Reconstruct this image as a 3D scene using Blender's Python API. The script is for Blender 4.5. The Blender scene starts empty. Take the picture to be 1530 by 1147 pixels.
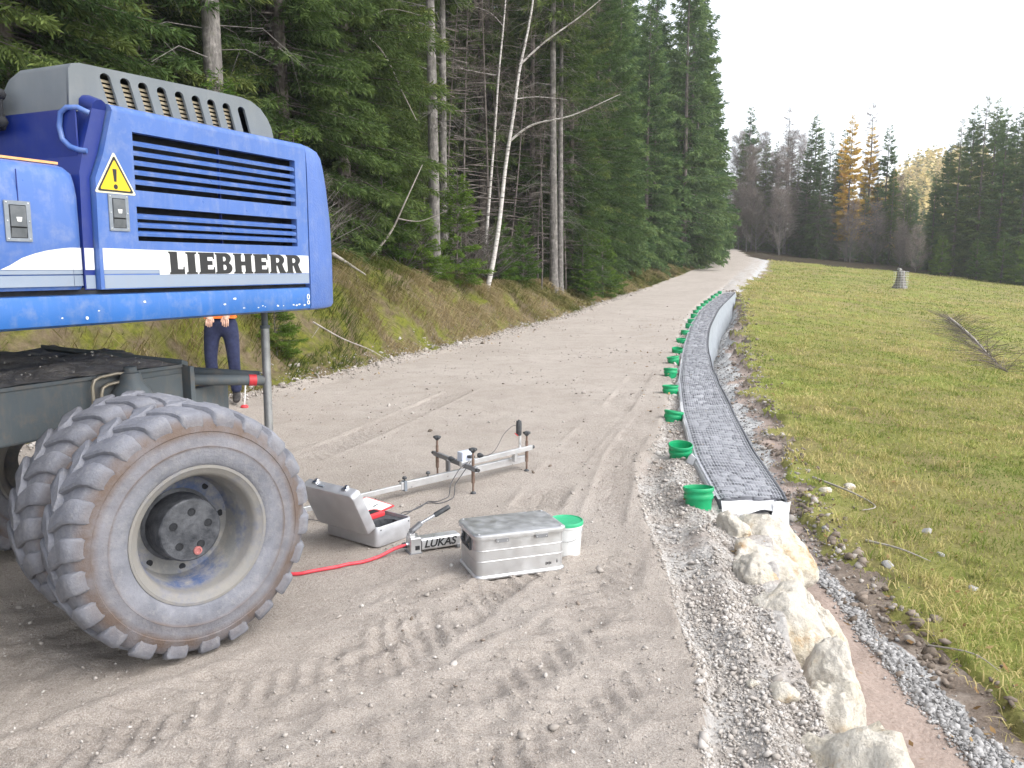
import bpy, bmesh, math, random
import numpy as np
from mathutils import Matrix, Vector, Euler
R = math.radians
C = bpy.context.scene.collection
SC = bpy.context.scene
random.seed(7)

# ---------------------------------------------------------------- camera
cam_d = bpy.data.cameras.new('camera')
cam_d.sensor_fit = 'HORIZONTAL'
cam_d.sensor_width = 36.0
cam_d.lens = 36.0 * 1240.0 / 1530.0
cam_d.clip_start = 0.05
cam_d.clip_end = 2000
cam = bpy.data.objects.new('camera', cam_d)
cam.location = (0, 0, 1.55)
cam.rotation_euler = (R(90 - 8.0), 0, 0)
C.objects.link(cam)
SC.camera = cam

# ---------------------------------------------------------------- sky, sun, exposure
SUN_EL, SUN_AZ = 48.0, 118.0          # azimuth clockwise from +Y (the view direction)
world = bpy.data.worlds.new('World')
SC.world = world
world.use_nodes = True
wt = world.node_tree
sky = wt.nodes.new('ShaderNodeTexSky')
sky.sky_type = 'NISHITA'
sky.sun_disc = False
sky.sun_elevation = R(SUN_EL)
sky.sun_rotation = R(SUN_AZ)
sky.altitude = 900
sky.air_density = 1.0
sky.dust_density = 4.0
sky.ozone_density = 1.0
bg = wt.nodes['Background']
hs = wt.nodes.new('ShaderNodeHueSaturation')      # thin overcast veil takes most of the blue out
hs.inputs['Saturation'].default_value = 0.25
hs.inputs['Value'].default_value = 1.35
wt.links.new(sky.outputs[0], hs.inputs['Color'])
wt.links.new(hs.outputs[0], bg.inputs['Color'])
bg.inputs['Strength'].default_value = 0.15
sun_d = bpy.data.lights.new('sun', 'SUN')
sun_d.energy = 0.8
sun_d.angle = R(45)
sun_d.color = (1.0, 0.95, 0.88)
sun = bpy.data.objects.new('sun', sun_d)
C.objects.link(sun)
az, el = R(SUN_AZ), R(SUN_EL)
sun_dir = Vector((math.sin(az) * math.cos(el), math.cos(az) * math.cos(el), math.sin(el)))
sun.rotation_euler = sun_dir.to_track_quat('Z', 'Y').to_euler()
sun.location = sun_dir * 60
SC.view_settings.view_transform = 'Standard'
SC.view_settings.look = 'None'
SC.view_settings.gamma = 1.0
SC.view_settings.use_curve_mapping = False
SC.view_settings.exposure = 1.12
SC.render.engine = 'CYCLES'
SC.cycles.use_denoising = True
SC.cycles.max_bounces = 6
SC.cycles.transparent_max_bounces = 8

# ---------------------------------------------------------------- helpers
def link(o, parent=None):
    C.objects.link(o)
    if parent is not None:
        o.parent = parent
    return o

def tag(o, label=None, cat=None, group=None, kind=None):
    if label: o['label'] = label
    if cat: o['category'] = cat
    if group: o['group'] = group
    if kind: o['kind'] = kind
    return o

def thing(name, label, cat, loc=(0, 0, 0), rotz=0.0, group=None, rot=None):
    o = bpy.data.objects.new(name, None)
    o.empty_display_size = 0.1
    o.location = loc
    o.rotation_euler = rot if rot else (0, 0, rotz)
    link(o)
    return tag(o, label, cat, group)

class MB:
    """collects shapes and links them as ONE mesh object"""
    def __init__(s):
        s.v = []; s.f = []; s.n = 0
    def add(s, verts, faces):
        b = s.n
        s.v.extend([tuple(p) for p in verts]); s.n += len(verts)
        s.f.extend([tuple(b + i for i in f) for f in faces])
        return s
    def box(s, c, size, rot=None, bev=0.0):
        x, y, z = [k / 2 for k in size]
        if bev > 0:
            bm = bmesh.new()
            bmesh.ops.create_cube(bm, size=1.0)
            bmesh.ops.scale(bm, vec=(2 * x, 2 * y, 2 * z), verts=bm.verts)
            bmesh.ops.bevel(bm, geom=list(bm.edges), offset=bev, segments=2, profile=0.5, affect='EDGES')
            bm.verts.index_update()
            V = [tuple(v.co) for v in bm.verts]
            Fc = [[v.index for v in f.verts] for f in bm.faces]
            bm.free()
        else:
            V = [(-x, -y, -z), (x, -y, -z), (x, y, -z), (-x, y, -z), (-x, -y, z), (x, -y, z), (x, y, z), (-x, y, z)]
            Fc = [(0, 3, 2, 1), (4, 5, 6, 7), (0, 1, 5, 4), (1, 2, 6, 5), (2, 3, 7, 6), (3, 0, 4, 7)]
        M = Matrix.Translation(c)
        if rot is not None:
            M = M @ (rot if isinstance(rot, Matrix) else Euler(rot).to_matrix().to_4x4())
        return s.add([M @ Vector(p) for p in V], Fc)
    def span(s, lo, hi, bev=0.0):
        c = [(a + b) / 2 for a, b in zip(lo, hi)]
        return s.box(c, [abs(b - a) for a, b in zip(lo, hi)], None, bev)
    def tube(s, pts, rad, n=8, cap=True):
        pts = [Vector(p) for p in pts]
        rs = rad if isinstance(rad, (list, tuple)) else [rad] * len(pts)
        V = []; Fc = []
        prev = None
        for i, p in enumerate(pts):
            d = (pts[min(i + 1, len(pts) - 1)] - pts[max(i - 1, 0)])
            d = d.normalized() if d.length > 1e-9 else Vector((0, 0, 1))
            if prev is None:
                a = d.orthogonal().normalized()
            else:
                a = prev - d * prev.dot(d)
                a = a.normalized() if a.length > 1e-6 else d.orthogonal().normalized()
            prev = a
            b = d.cross(a)
            for k in range(n):
                t = 2 * math.pi * k / n
                V.append(p + (a * math.cos(t) + b * math.sin(t)) * rs[i])
        for i in range(len(pts) - 1):
            for k in range(n):
                k2 = (k + 1) % n
                Fc.append((i * n + k, i * n + k2, (i + 1) * n + k2, (i + 1) * n + k))
        if cap:
            Fc.append(tuple(range(n - 1, -1, -1)))
            m = (len(pts) - 1) * n
            Fc.append(tuple(m + k for k in range(n)))
        return s.add(V, Fc)
    def lathe(s, prof, n=32, M=None, closed=False):
        """profile of (radius, height) turned about local Z"""
        M = M or Matrix.Identity(4)
        V = []; Fc = []
        for r, h in prof:
            for k in range(n):
                t = 2 * math.pi * k / n
                V.append(M @ Vector((r * math.cos(t), r * math.sin(t), h)))
        m = len(prof)
        for i in range(m - 1 + (1 if closed else 0)):
            i2 = (i + 1) % m
            for k in range(n):
                k2 = (k + 1) % n
                Fc.append((i * n + k, i * n + k2, i2 * n + k2, i2 * n + k))
        if not closed:
            if prof[0][0] > 1e-6: pass
        return s.add(V, Fc)
    def prism(s, poly, h0, h1, M=None):
        """polygon (x, y) extruded from h0 to h1 along local Z"""
        M = M or Matrix.Identity(4)
        n = len(poly)
        V = [M @ Vector((x, y, h0)) for x, y in poly] + [M @ Vector((x, y, h1)) for x, y in poly]
        Fc = [tuple(range(n - 1, -1, -1)), tuple(range(n, 2 * n))]
        for i in range(n):
            j = (i + 1) % n
            Fc.append((i, j, n + j, n + i))
        return s.add(V, Fc)
    def build(s, name, m, parent=None, smooth=None, loc=None):
        me = bpy.data.meshes.new(name)
        me.from_pydata([tuple(p) for p in s.v], [], s.f)
        bm = bmesh.new(); bm.from_mesh(me)
        bmesh.ops.recalc_face_normals(bm, faces=bm.faces)
        bm.to_mesh(me); bm.free()
        me.materials.append(m)
        if smooth is not None:
            me.shade_smooth()
            me.set_sharp_from_angle(angle=R(smooth))
        o = bpy.data.objects.new(name, me)
        if loc is not None: o.location = loc
        return link(o, parent)

def np_mesh(name, V, F, m, attrs=None, smooth=False):
    """mesh from numpy arrays; F is (n, 3) or (n, 4)"""
    me = bpy.data.meshes.new(name)
    V = np.asarray(V, np.float32); F = np.asarray(F, np.int32)
    k = F.shape[1]
    me.vertices.add(len(V)); me.vertices.foreach_set('co', V.ravel())
    me.loops.add(F.size); me.loops.foreach_set('vertex_index', F.ravel())
    me.polygons.add(len(F))
    me.polygons.foreach_set('loop_start', np.arange(0, F.size, k, dtype=np.int32))
    me.polygons.foreach_set('loop_total', np.full(len(F), k, np.int32))
    if attrs:
        for an, av in attrs.items():
            a = me.attributes.new(an, 'FLOAT', 'POINT')
            a.data.foreach_set('value', np.asarray(av, np.float32))
    me.update(calc_edges=True)
    if smooth: me.shade_smooth()
    if m is not None: me.materials.append(m)
    return me

def np_obj(name, V, F, m, attrs=None, smooth=False, parent=None):
    return link(bpy.data.objects.new(name, np_mesh(name, V, F, m, attrs, smooth)), parent)

# ---------------------------------------------------------------- numpy noise
def _h(ix, iy, iz, seed):
    n = (ix.astype(np.uint32) * np.uint32(374761393) + iy.astype(np.uint32) * np.uint32(668265263)
         + iz.astype(np.uint32) * np.uint32(2147483647 - 58) + np.uint32((seed * 974634777) & 0xffffffff))
    n = (n ^ (n >> np.uint32(13))) * np.uint32(1274126177)
    n = n ^ (n >> np.uint32(16))
    return n.astype(np.float64) / 4294967295.0 * 2 - 1

def vnoise(x, y, z=None, seed=0):
    x = np.asarray(x, float); y = np.asarray(y, float)
    ix = np.floor(x).astype(np.int64); iy = np.floor(y).astype(np.int64)
    fx = x - ix; fy = y - iy
    ux = fx * fx * (3 - 2 * fx); uy = fy * fy * (3 - 2 * fy)
    if z is None:
        o = np.zeros_like(ix)
        a = _h(ix, iy, o, seed); b = _h(ix + 1, iy, o, seed); c = _h(ix, iy + 1, o, seed); d = _h(ix + 1, iy + 1, o, seed)
        return (a * (1 - ux) + b * ux) * (1 - uy) + (c * (1 - ux) + d * ux) * uy
    z = np.asarray(z, float); iz = np.floor(z).astype(np.int64); fz = z - iz; uz = fz * fz * (3 - 2 * fz)
    r = []
    for k in (0, 1):
        a = _h(ix, iy, iz + k, seed); b = _h(ix + 1, iy, iz + k, seed)
        c = _h(ix, iy + 1, iz + k, seed); d = _h(ix + 1, iy + 1, iz + k, seed)
        r.append((a * (1 - ux) + b * ux) * (1 - uy) + (c * (1 - ux) + d * ux) * uy)
    return r[0] * (1 - uz) + r[1] * uz

def fbm(x, y, z=None, oct=4, seed=0, gain=0.5):
    s = 0.0; a = 1.0; f = 1.0; t = 0.0
    for k in range(oct):
        s = s + a * vnoise(x * f + 17.3 * k, y * f - 9.1 * k, None if z is None else z * f + 5.7 * k, seed + k)
        t += a; a *= gain; f *= 2.03
    return s / t

def sstep(a, b, x):
    t = np.clip((np.asarray(x, float) - a) / (b - a), 0, 1)
    return t * t * (3 - 2 * t)

# ---------------------------------------------------------------- lie of the land (metres; Y runs up the road)
_S = np.arange(-12, 420, 0.1)
def curve(tab, w=0.6):
    t = np.array(tab, float)
    v = np.interp(_S, t[:, 0], t[:, 1])
    m = (t[-1, 1] - t[-2, 1]) / (t[-1, 0] - t[-2, 0])
    v = np.where(_S > t[-1, 0], t[-1, 1] + m * (_S - t[-1, 0]), v)
    def sm(q, k):
        k = max(1, int(k)); c = np.concatenate([[0], np.cumsum(np.pad(q, (k, k), 'edge'))])
        return (c[2 * k + 1:] - c[:-2 * k - 1]) / (2 * k + 1)
    near = sm(sm(v, w * 5), w * 5); far = sm(sm(v, 20), 20)
    bl = sstep(6, 26, _S)
    v = near * (1 - bl) + far * bl
    return lambda y: np.interp(y, _S, v)
xl = curve([(-12, -11), (0, -6.6), (4, -5.3), (7, -4.3), (9, -3.6), (10.6, -3.07), (13.2, -2.2), (17.3, -.91), (24.3, 1.47),
            (29.5, 2.73), (45.5, 7.84), (57.7, 12.0), (68.9, 15.9), (80, 19.4), (92, 21.6), (110, 22.0)])
xr = curve([(-12, .2), (0, .45), (2.4, .607), (3.05, .73), (3.95, .782), (5.07, .844), (6.2, .947), (7.6, 1.373), (9.55, 1.83),
            (11.97, 2.34), (18.9, 3.82), (27.2, 5.79), (37.1, 8.79), (45.5, 11.67), (56.1, 15.03), (73.6, 21.2), (82, 23.0), (92, 24.4), (110, 25)], .3)
wl = curve([(-12, .8), (0, .92), (2.4, .98), (2.75, 1.03), (3.7, 1.11), (4.33, 1.25), (5.26, 1.36), (6.5, 1.48), (8.66, 1.81),
            (11.26, 2.29), (14.7, 3.04), (20.8, 4.45), (27.2, 6.12), (34.8, 8.51), (38.65, 9.9), (45.5, 12.2), (60, 17.0), (75, 22.0), (92, 24.8), (110, 25.4)], .3)
wr = curve([(-12, 1.05), (0, 1.12), (2.4, 1.2), (2.94, 1.24), (3.55, 1.34), (4.13, 1.5), (4.8, 1.66), (5.34, 1.82), (6.76, 2.01),
            (9.55, 2.5), (12.4, 3.02), (15.9, 3.76), (20.8, 4.95), (28.8, 7.18), (38.65, 10.35), (45.5, 12.7), (60, 17.5), (75, 22.6), (92, 25.3), (110, 26)], .3)
me_ = curve([(-12, 2.2), (2, 2.25), (3.5, 2.3), (4.2, 2.28), (5.2, 2.33), (6.4, 2.5), (8.6, 3.02), (14.2, 4.36), (20.1, 5.75), (26.8, 7.49),
             (33.8, 9.44), (39.6, 10.85), (46.9, 12.95), (58.6, 17.7), (75, 23.2), (92, 26), (110, 26.6)])
def zr(Y):
    Y = np.asarray(Y, float)
    a = .00055 * np.clip(Y - 12, 0, 84) ** 2
    return a + .012 * np.clip(Y - 96, 0, 60)
def zc(Y):
    return np.interp(Y, [2, 5, 8, 14, 25, 36, 42, 60, 75, 100], [-.55, -.5, -.55, -.65, -.55, -.3, -.05, -.15, -.2, -.2])
def zd(Y):
    return np.interp(Y, [-5, 5, 9, 16, 25, 36, 38.6, 39.6, 41], [-.54, -.54, -.78, -1.1, -1.2, -1.1, -1.0, -.6, -.1])
def hb(Y):
    return np.interp(Y, [-10, 6, 16, 22, 28, 40, 60, 90, 140], [1.6, 1.6, 1.42, .92, .72, .5, .4, .25, .2])

def track(x, y, pts, halfw, pitch, depth, seed):
    """tyre cleat prints along a polyline"""
    out = np.zeros_like(x)
    pts = np.array(pts, float)
    L0 = 0.0
    for a, b in zip(pts[:-1], pts[1:]):
        d = b - a; L = np.hypot(*d); d = d / L
        t = (x - a[0]) * d[0] + (y - a[1]) * d[1]
        q = -(x - a[0]) * d[1] + (y - a[1]) * d[0]
        m = (t >= 0) & (t < L) & (np.abs(q) < halfw * 1.4)
        tt, qq = t[m] + L0, q[m]
        ph = (tt + np.abs(qq) * .75 + np.where(qq > 0, pitch / 2, 0)) / pitch
        saw = ph - np.floor(ph)
        lug = sstep(.04, .16, saw) * (1 - sstep(.5, .62, saw))
        edge = 1 - sstep(halfw * .8, halfw * 1.05, np.abs(qq))
        rim = sstep(halfw * .95, halfw * 1.12, np.abs(qq)) * (1 - sstep(halfw * 1.15, halfw * 1.4, np.abs(qq)))
        fade = np.clip(.55 + 1.1 * fbm(x[m] * 2.2, y[m] * 2.2, seed=seed, oct=2), 0, 1)
        out[m] += fade * depth * (-.35 * edge - lug * edge + .55 * rim + .5 * edge * sstep(.62, .75, saw) * (1 - sstep(.85, .98, saw)))
        L0 += L
    return out

def terrain(x, y, fine=True):
    """height of the ground, and the weight of each kind of cover"""
    x = np.asarray(x, float); y = np.asarray(y, float)
    w1 = .10 * fbm(x * 1.1, y * 1.1, seed=11, oct=3) * np.clip(y / 8, .5, 2)
    L_ = xl(y) + w1 * 1.6
    X_ = xr(y) + .05 * fbm(x * 2.3, y * 2.3, seed=12, oct=3) * np.clip(y / 6, .7, 3)
    WL, WR, ME = wl(y), wr(y), me_(y) + .30 * fbm(x * 1.7, y * 1.7, seed=13, oct=4) * np.clip(y / 6, .6, 2.5)
    base = zr(y)
    # road: slight crown and worn ruts
    mid = (L_ + X_) / 2
    zroad = base + .02 * fbm(x * .7, y * .45, seed=3, oct=3)
    # forest side
    d = L_ - x
    hbk = hb(y)
    bank = hbk * sstep(-.05, 1.5, d) * (1 + .18 * fbm(x * 1.2, y * 1.2, seed=4, oct=3)) + .26 * np.clip(d - 1.2, 0, 40) + .05 * np.clip(d - 40, 0, 400)
    z = zroad + np.where(d > -.05, bank, 0)
    z = z + np.where(d > .3, .10 * fbm(x * 1.6, y * 1.6, seed=5, oct=3), 0)
    z = z + .035 * np.exp(-((d + .02) / .22) ** 2) * (1 + fbm(x * 5, y * 5, seed=6, oct=2))     # stones pushed to the side
    # verge: layer edge, loose heap
    e = x - X_
    heap = -.045 * sstep(-.02, .05, e) + .05 * sstep(.12, .3, e) * (1 - .55 * sstep(-.22, -.03, x - WL) * (y > 4.9)) * (1 + .9 * fbm(x * 3, y * 3, seed=7, oct=3))
    z = np.where(e > -.02, base + .02 * fbm(x * .7, y * .45, seed=3, oct=3) + heap, z)
    z = z - .075 * sstep(-.16, .02, x - WL) * (1 - sstep(5.15, 5.35, y)) * (e > 0)
    # trench beyond the wall / boulders
    q = x - (WR - .10)
    C_ = base + zc(y); D_ = np.minimum(base + zd(y), C_ + .0)
    wid = np.maximum(ME - WR + .1, .05)
    s = np.clip(q / wid, 0, 1)
    flat = np.interp(y, [3, 5, 7, 12], [.80, .68, .40, .12])
    wedge = D_ + (C_ - D_) * np.clip((s - flat) / (1 - flat), 0, 1) ** 1.0
    wedge = wedge + .035 * fbm(x * 2.4, y * 2.4, seed=8, oct=4) * sstep(0, .1, s)
    drop = sstep(0, .05, q)
    z = np.where(q > 0, z * (1 - drop) + wedge * drop, z)
    # meadow
    g = x - ME
    slope = .087 * np.clip(g, 0, 60) + .02 * np.clip(g - 60, 0, 300)
    bumps = .05 * fbm(x * .9, y * .9, seed=9, oct=3) + .22 * fbm(x * .12, y * .12, seed=10, oct=2) * sstep(0, 6, g)
    lip = .025 * np.exp(-(g / .25) ** 2) * (1 + fbm(x * 4, y * 4, seed=14, oct=2))
    zm = C_ - slope + bumps + lip
    z = np.where(g > 0, zm, z)
    # far hill across the valley
    z = z + 34 * sstep(130, 300, y) * sstep(.34, .50, x / np.maximum(y, 1)) * (1 + .2 * fbm(x * .01, y * .01, seed=15, oct=2))
    forest = sstep(76, 82, y + .12 * (x - 30) + 2 * fbm(x * .2, y * .2, seed=16, oct=2))
    if fine:
        near = 1 - sstep(9, 16, y)
        on = np.where((d < -.1) & (e < -.03), 1.0, 0.0)
        z = z + on * near * (.007 * fbm(x * 6, y * 6, seed=20, oct=4) + .010 * np.abs(fbm(x * 2.2, y * 2.2, seed=21, oct=3)))
        rough = np.clip(fbm(x * .9 + 3, y * .9, seed=22, oct=2) * 1.6 + .55, 0, 1) * (1 - sstep(3.4, 4.6, y))
        z = z + on * rough * .024 * fbm(x * 11, y * 11, seed=23, oct=3)
        tr = track(x, y, [(-2.6, 1.2), (-1.55, 2.35), (-.75, 3.2), (.1, 4.2)], .19, .105, .017, 31)
        tr += track(x, y, [(-3.2, 1.9), (-1.3, 2.05), (-.2, 2.35), (.5, 3.1)], .17, .10, .014, 37)
        tr += track(x, y, [(-2.0, 1.4), (-.95, 2.5), (-.35, 3.35), (.3, 4.6)], .13, .095, .013, 38)
        tr += track(x, y, [(-1.7, 1.0), (-.55, 2.3), (.35, 3.5), (.55, 4.4)], .18, .10, .011, 32)
        tr += track(x, y, [(-.9, 1.1), (-.1, 2.1), (.4, 2.9)], .16, .10, .008, 33)
        tr += track(x, y, [(.15, 5.2), (.55, 7.0), (1.2, 9.2), (2.0, 12.5)], .16, .085, .016, 34)
        tr += track(x, y, [(.55, 4.9), (.92, 6.8), (1.6, 9.2), (2.4, 12.5)], .13, .085, .014, 35)
        tr += track(x, y, [(-2.2, 5.0), (-1.4, 7.6), (-.6, 10.5)], .17, .10, .014, 36)
        z = z + on * tr
        rest = np.where((d >= -.1) | (e >= -.03), 1.0, 0.0)
        z = z + rest * .012 * fbm(x * 8, y * 8, seed=24, oct=3) * near
    wts = dict(
        road=sstep(-.08, .03, -d) * (1 - sstep(-.02, .03, e)),
        verge=sstep(-.02, .03, e) * (1 - sstep(-.02, .05, q)),
        bank=sstep(-.08, .06, d),
        trench=sstep(0, .03, q) * (1 - sstep(-.12, .03, g)),
        meadow=sstep(-.12, .05, g))
    info = dict(d=d, e=e, q=q, g=g, s=s, forest=forest, lim=flat)
    return z, wts, info

def gz(x, y):
    return float(terrain(np.array([float(x)]), np.array([float(y)]))[0][0])

# ---------------------------------------------------------------- materials
class NT:
    def __init__(s, name):
        s.m = bpy.data.materials.new(name)
        s.m.use_nodes = True
        s.t = s.m.node_tree
        s.b = s.t.nodes['Principled BSDF']
        s.tc = s.t.nodes.new('ShaderNodeTexCoord')
        s.co = s.tc.outputs['Object']
    def nd(s, kind, **kw):
        n = s.t.nodes.new(kind)
        for k, v in kw.items():
            if k in n.inputs.keys() if not isinstance(k, int) else False:
                s.set(n.inputs[k], v)
            else:
                setattr(n, k, v)
        return n
    def set(s, inp, v):
        if isinstance(v, bpy.types.NodeSocket): s.t.links.new(v, inp)
        else: inp.default_value = v
    def noise(s, scale, detail=4, rough=.55, co=None, dist=0.0, stretch=None):
        co = co or s.co
        if stretch:
            mp = s.t.nodes.new('ShaderNodeMapping'); s.t.links.new(co, mp.inputs[0]); mp.inputs['Scale'].default_value = stretch
            co = mp.outputs[0]
        n = s.t.nodes.new('ShaderNodeTexNoise')
        s.t.links.new(co, n.inputs['Vector'])
        n.inputs['Scale'].default_value = scale; n.inputs['Detail'].default_value = detail
        n.inputs['Roughness'].default_value = rough; n.inputs['Distortion'].default_value = dist
        return n.outputs['Fac']
    def voro(s, scale, out='Distance', feature='F1', rnd=1.0):
        n = s.t.nodes.new('ShaderNodeTexVoronoi'); n.feature = feature
        s.t.links.new(s.co, n.inputs['Vector']); n.inputs['Scale'].default_value = scale
        n.inputs['Randomness'].default_value = rnd
        return n.outputs[out]
    def ramp(s, fac, stops):
        n = s.t.nodes.new('ShaderNodeValToRGB'); s.t.links.new(fac, n.inputs[0])
        e = n.color_ramp.elements
        while len(e) < len(stops): e.new(0.5)
        for el_, (p, c) in zip(e, stops):
            el_.position = p; el_.color = (*c, 1) if len(c) == 3 else c
        return n.outputs[0]
    def mapr(s, fac, a, b, c=0.0, d=1.0):
        n = s.t.nodes.new('ShaderNodeMapRange'); s.t.links.new(fac, n.inputs[0])
        n.inputs[1].default_value = a; n.inputs[2].default_value = b; n.inputs[3].default_value = c; n.inputs[4].default_value = d
        return n.outputs[0]
    def mix(s, fac, a, b, mode='MIX'):
        n = s.t.nodes.new('ShaderNodeMix'); n.data_type = 'RGBA'; n.blend_type = mode
        s.set(n.inputs[0], fac)
        for k, v in ((6, a), (7, b)):
            if isinstance(v, bpy.types.NodeSocket): s.t.links.new(v, n.inputs[k])
            else: n.inputs[k].default_value = (*v, 1)
        return n.outputs[2]
    def math(s, op, a, b=0.0):
        n = s.t.nodes.new('ShaderNodeMath'); n.operation = op
        s.set(n.inputs[0], a); s.set(n.inputs[1], b)
        return n.outputs[0]
    def attr(s, name):
        n = s.t.nodes.new('ShaderNodeAttribute'); n.attribute_name = name
        return n.outputs['Fac']
    def objrand(s):
        return s.t.nodes.new('ShaderNodeObjectInfo').outputs['Random']
    def bump(s, h, strength=.4, dist=.01):
        n = s.t.nodes.new('ShaderNodeBump'); s.t.links.new(h, n.inputs['Height'])
        n.inputs['Strength'].default_value = strength; n.inputs['Distance'].default_value = dist
        s.t.links.new(n.outputs[0], s.b.inputs['Normal'])
    def out(s, col, rough=.8, metal=0.0, spec=None):
        s.set(s.b.inputs['Base Color'], col if isinstance(col, bpy.types.NodeSocket) else (*col, 1))
        s.set(s.b.inputs['Roughness'], rough); s.set(s.b.inputs['Metallic'], metal)
        if spec is not None: s.b.inputs['Specular IOR Level'].default_value = spec
        return s.m

def simple(name, a, b, scale=8, rough=.7, metal=0.0, bump=0.0, bscale=60, bdist=.002, spec=None, rvar=.1):
    """two-tone worn surface with fine relief"""
    n = NT(name)
    f = n.noise(scale, 5, .6)
    c = n.mix(n.mapr(f, .32, .68), a, b)
    r = n.mapr(n.noise(scale * 2.3, 3), .3, .7, max(0, rough - rvar), min(1, rough + rvar))
    if bump > 0:
        n.bump(n.noise(bscale, 3, .6), bump, bdist)
    return n.out(c, r, metal, spec)

def paint(name, col, dirt=(.33, .30, .27), dirty=.25, rough=.35, bump=0.0, bscale=300, dark=.85):
    n = NT(name)
    c0 = n.mix(n.mapr(n.noise(3.0, 4), .3, .7), col, tuple(k * dark for k in col))
    spots = n.mapr(n.noise(14, 8, .7), .50, .78, 0, dirty * 1.5)
    streak = n.mapr(n.noise(5, 6, .65, stretch=(4, 4, .7)), .5, .8, 0, dirty)
    c = n.mix(n.math('ADD', spots, streak), c0, dirt)
    r = n.math('ADD', n.mapr(n.noise(9, 4), .3, .7, rough - .06, rough + .12), n.math('MULTIPLY', spots, .5))
    if bump > 0: n.bump(n.noise(bscale, 2, .5), bump, .003)
    return n.out(c, r, 0.0)

MT = {}
# ground covers
def ground_road():
    n = NT('packed_gravel')
    big = n.noise(.55, 5, .6); med = n.noise(3.2, 5, .62); fin = n.noise(46, 6, .75); grit = n.noise(190, 3, .8)
    base = n.mix(n.mapr(big, .36, .64), (.475, .42, .368), (.58, .522, .468))
    base = n.mix(n.mapr(med, .47, .68, 0, .55), base, (.345, .300, .262))
    base = n.mix(n.mapr(n.noise(1.1, 6, .7), .57, .72, 0, .6), base, (.56, .515, .475))      # spilled pale stone dust
    base = n.mix(n.mapr(fin, .35, .70, 0, .5), base, (.53, .475, .43))
    base = n.mix(n.mapr(fin, .48, .24, 0, .65), base, (.22, .18, .15))
    base = n.mix(n.mapr(grit, .34, .62, .75, .0), base, (.20, .168, .14))
    base = n.mix(n.mapr(grit, .56, .74, 0, .6), base, (.62, .58, .54))
    vd = n.voro(62, 'Distance')
    n.bump(n.math('ADD', n.math('MULTIPLY', fin, 1.0), n.math('ADD', n.math('MULTIPLY', grit, .6), n.math('MULTIPLY', vd, -.35))), 1.0, .012)
    return n.out(base, .93, 0, .2)
MT['road'] = ground_road()
def ground_verge():
    n = NT('loose_gravel')
    vc = n.voro(38, 'Color'); vd = n.voro(38, 'Distance')
    med = n.noise(2.2, 5, .6)
    g = n.mix(n.mapr(vc, .0, 1.0), (.36, .335, .31), (.58, .56, .535))
    soil = n.mix(n.mapr(n.noise(30, 5, .7), .3, .7), (.33, .285, .25), (.46, .41, .37))
    c = n.mix(n.mapr(med, .46, .60), g, soil)
    n.bump(n.math('ADD', n.math('MULTIPLY', vd, -.8), n.noise(90, 4, .7)), .9, .016)
    return n.out(c, .93, 0, .2)
MT['verge'] = ground_verge()
def ground_trench():
    n = NT('trench_fill')
    fin = n.noise(60, 5, .75); med = n.noise(4, 5, .65)
    sand = n.mix(n.mapr(fin, .3, .7), (.33, .255, .215), (.44, .36, .315))
    vc = n.voro(34, 'Color'); vd = n.voro(34, 'Distance')
    gr = n.mix(n.mapr(vc, 0, 1), (.36, .355, .35), (.60, .595, .59))
    so = n.mix(n.mapr(fin, .3, .7), (.14, .11, .088), (.27, .22, .18))
    so = n.mix(n.mapr(med, .5, .68), so, (.36, .31, .265))
    wob = n.math('MULTIPLY', n.math('SUBTRACT', n.noise(3.2, 5, .65), .5), 1.1)
    a = n.math('ADD', n.attr('gravel'), wob); b = n.math('ADD', n.attr('soil'), wob)
    c = n.mix(n.mapr(a, .4, .6), sand, gr)
    c = n.mix(n.mapr(b, .38, .62), c, so)
    n.bump(n.math('ADD', n.math('MULTIPLY', vd, -.5), n.math('ADD', fin, n.math('MULTIPLY', med, 2.0))), .8, .015)
    return n.out(c, .95, 0, .15)
MT['trench'] = ground_trench()
def ground_bank():
    n = NT('grassy_bank')
    a = n.noise(1.6, 6, .65); b = n.noise(12, 6, .7)
    c = n.mix(n.mapr(b, .3, .7), (.115, .088, .052), (.26, .205, .13))
    c = n.mix(n.mapr(a, .44, .58), c, n.mix(n.mapr(b, .3, .7), (.085, .105, .02), (.25, .25, .045)))
    n.bump(n.noise(28, 6, .75), 1.0, .05)
    return n.out(c, .95, 0, .1)
MT['bank'] = ground_bank()
def ground_forest():
    n = NT('forest_litter')
    b = n.noise(9, 6, .7)
    c = n.mix(n.mapr(b, .3, .7), (.03, .024, .017), (.085, .065, .045))
    c = n.mix(n.mapr(n.noise(.9, 5, .6), .55, .66), c, (.05, .06, .02))
    n.bump(n.noise(22, 6, .75), 1.0, .05)
    return n.out(c, .95, 0, .1)
MT['forest'] = ground_forest()
def ground_meadow():
    n = NT('meadow_turf')
    a = n.noise(.32, 6, .62); b = n.noise(1.4, 6, .65); f = n.noise(26, 6, .75)
    g = n.mix(n.mapr(f, .3, .7), (.175, .22, .045), (.32, .335, .09))
    st = n.mix(n.mapr(f, .3, .7), (.21, .175, .07), (.36, .31, .145))
    c = n.mix(n.mapr(a, .40, .62), g, st)
    c = n.mix(n.mapr(b, .48, .64, 0, .85), c, n.mix(n.mapr(f, .3, .7), (.14, .12, .045), (.28, .235, .11)))
    n.bump(n.math('ADD', f, n.math('MULTIPLY', b, 1.5)), .9, .05)
    return n.out(c, .95, 0, .1)
MT['meadow'] = ground_meadow()
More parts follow.
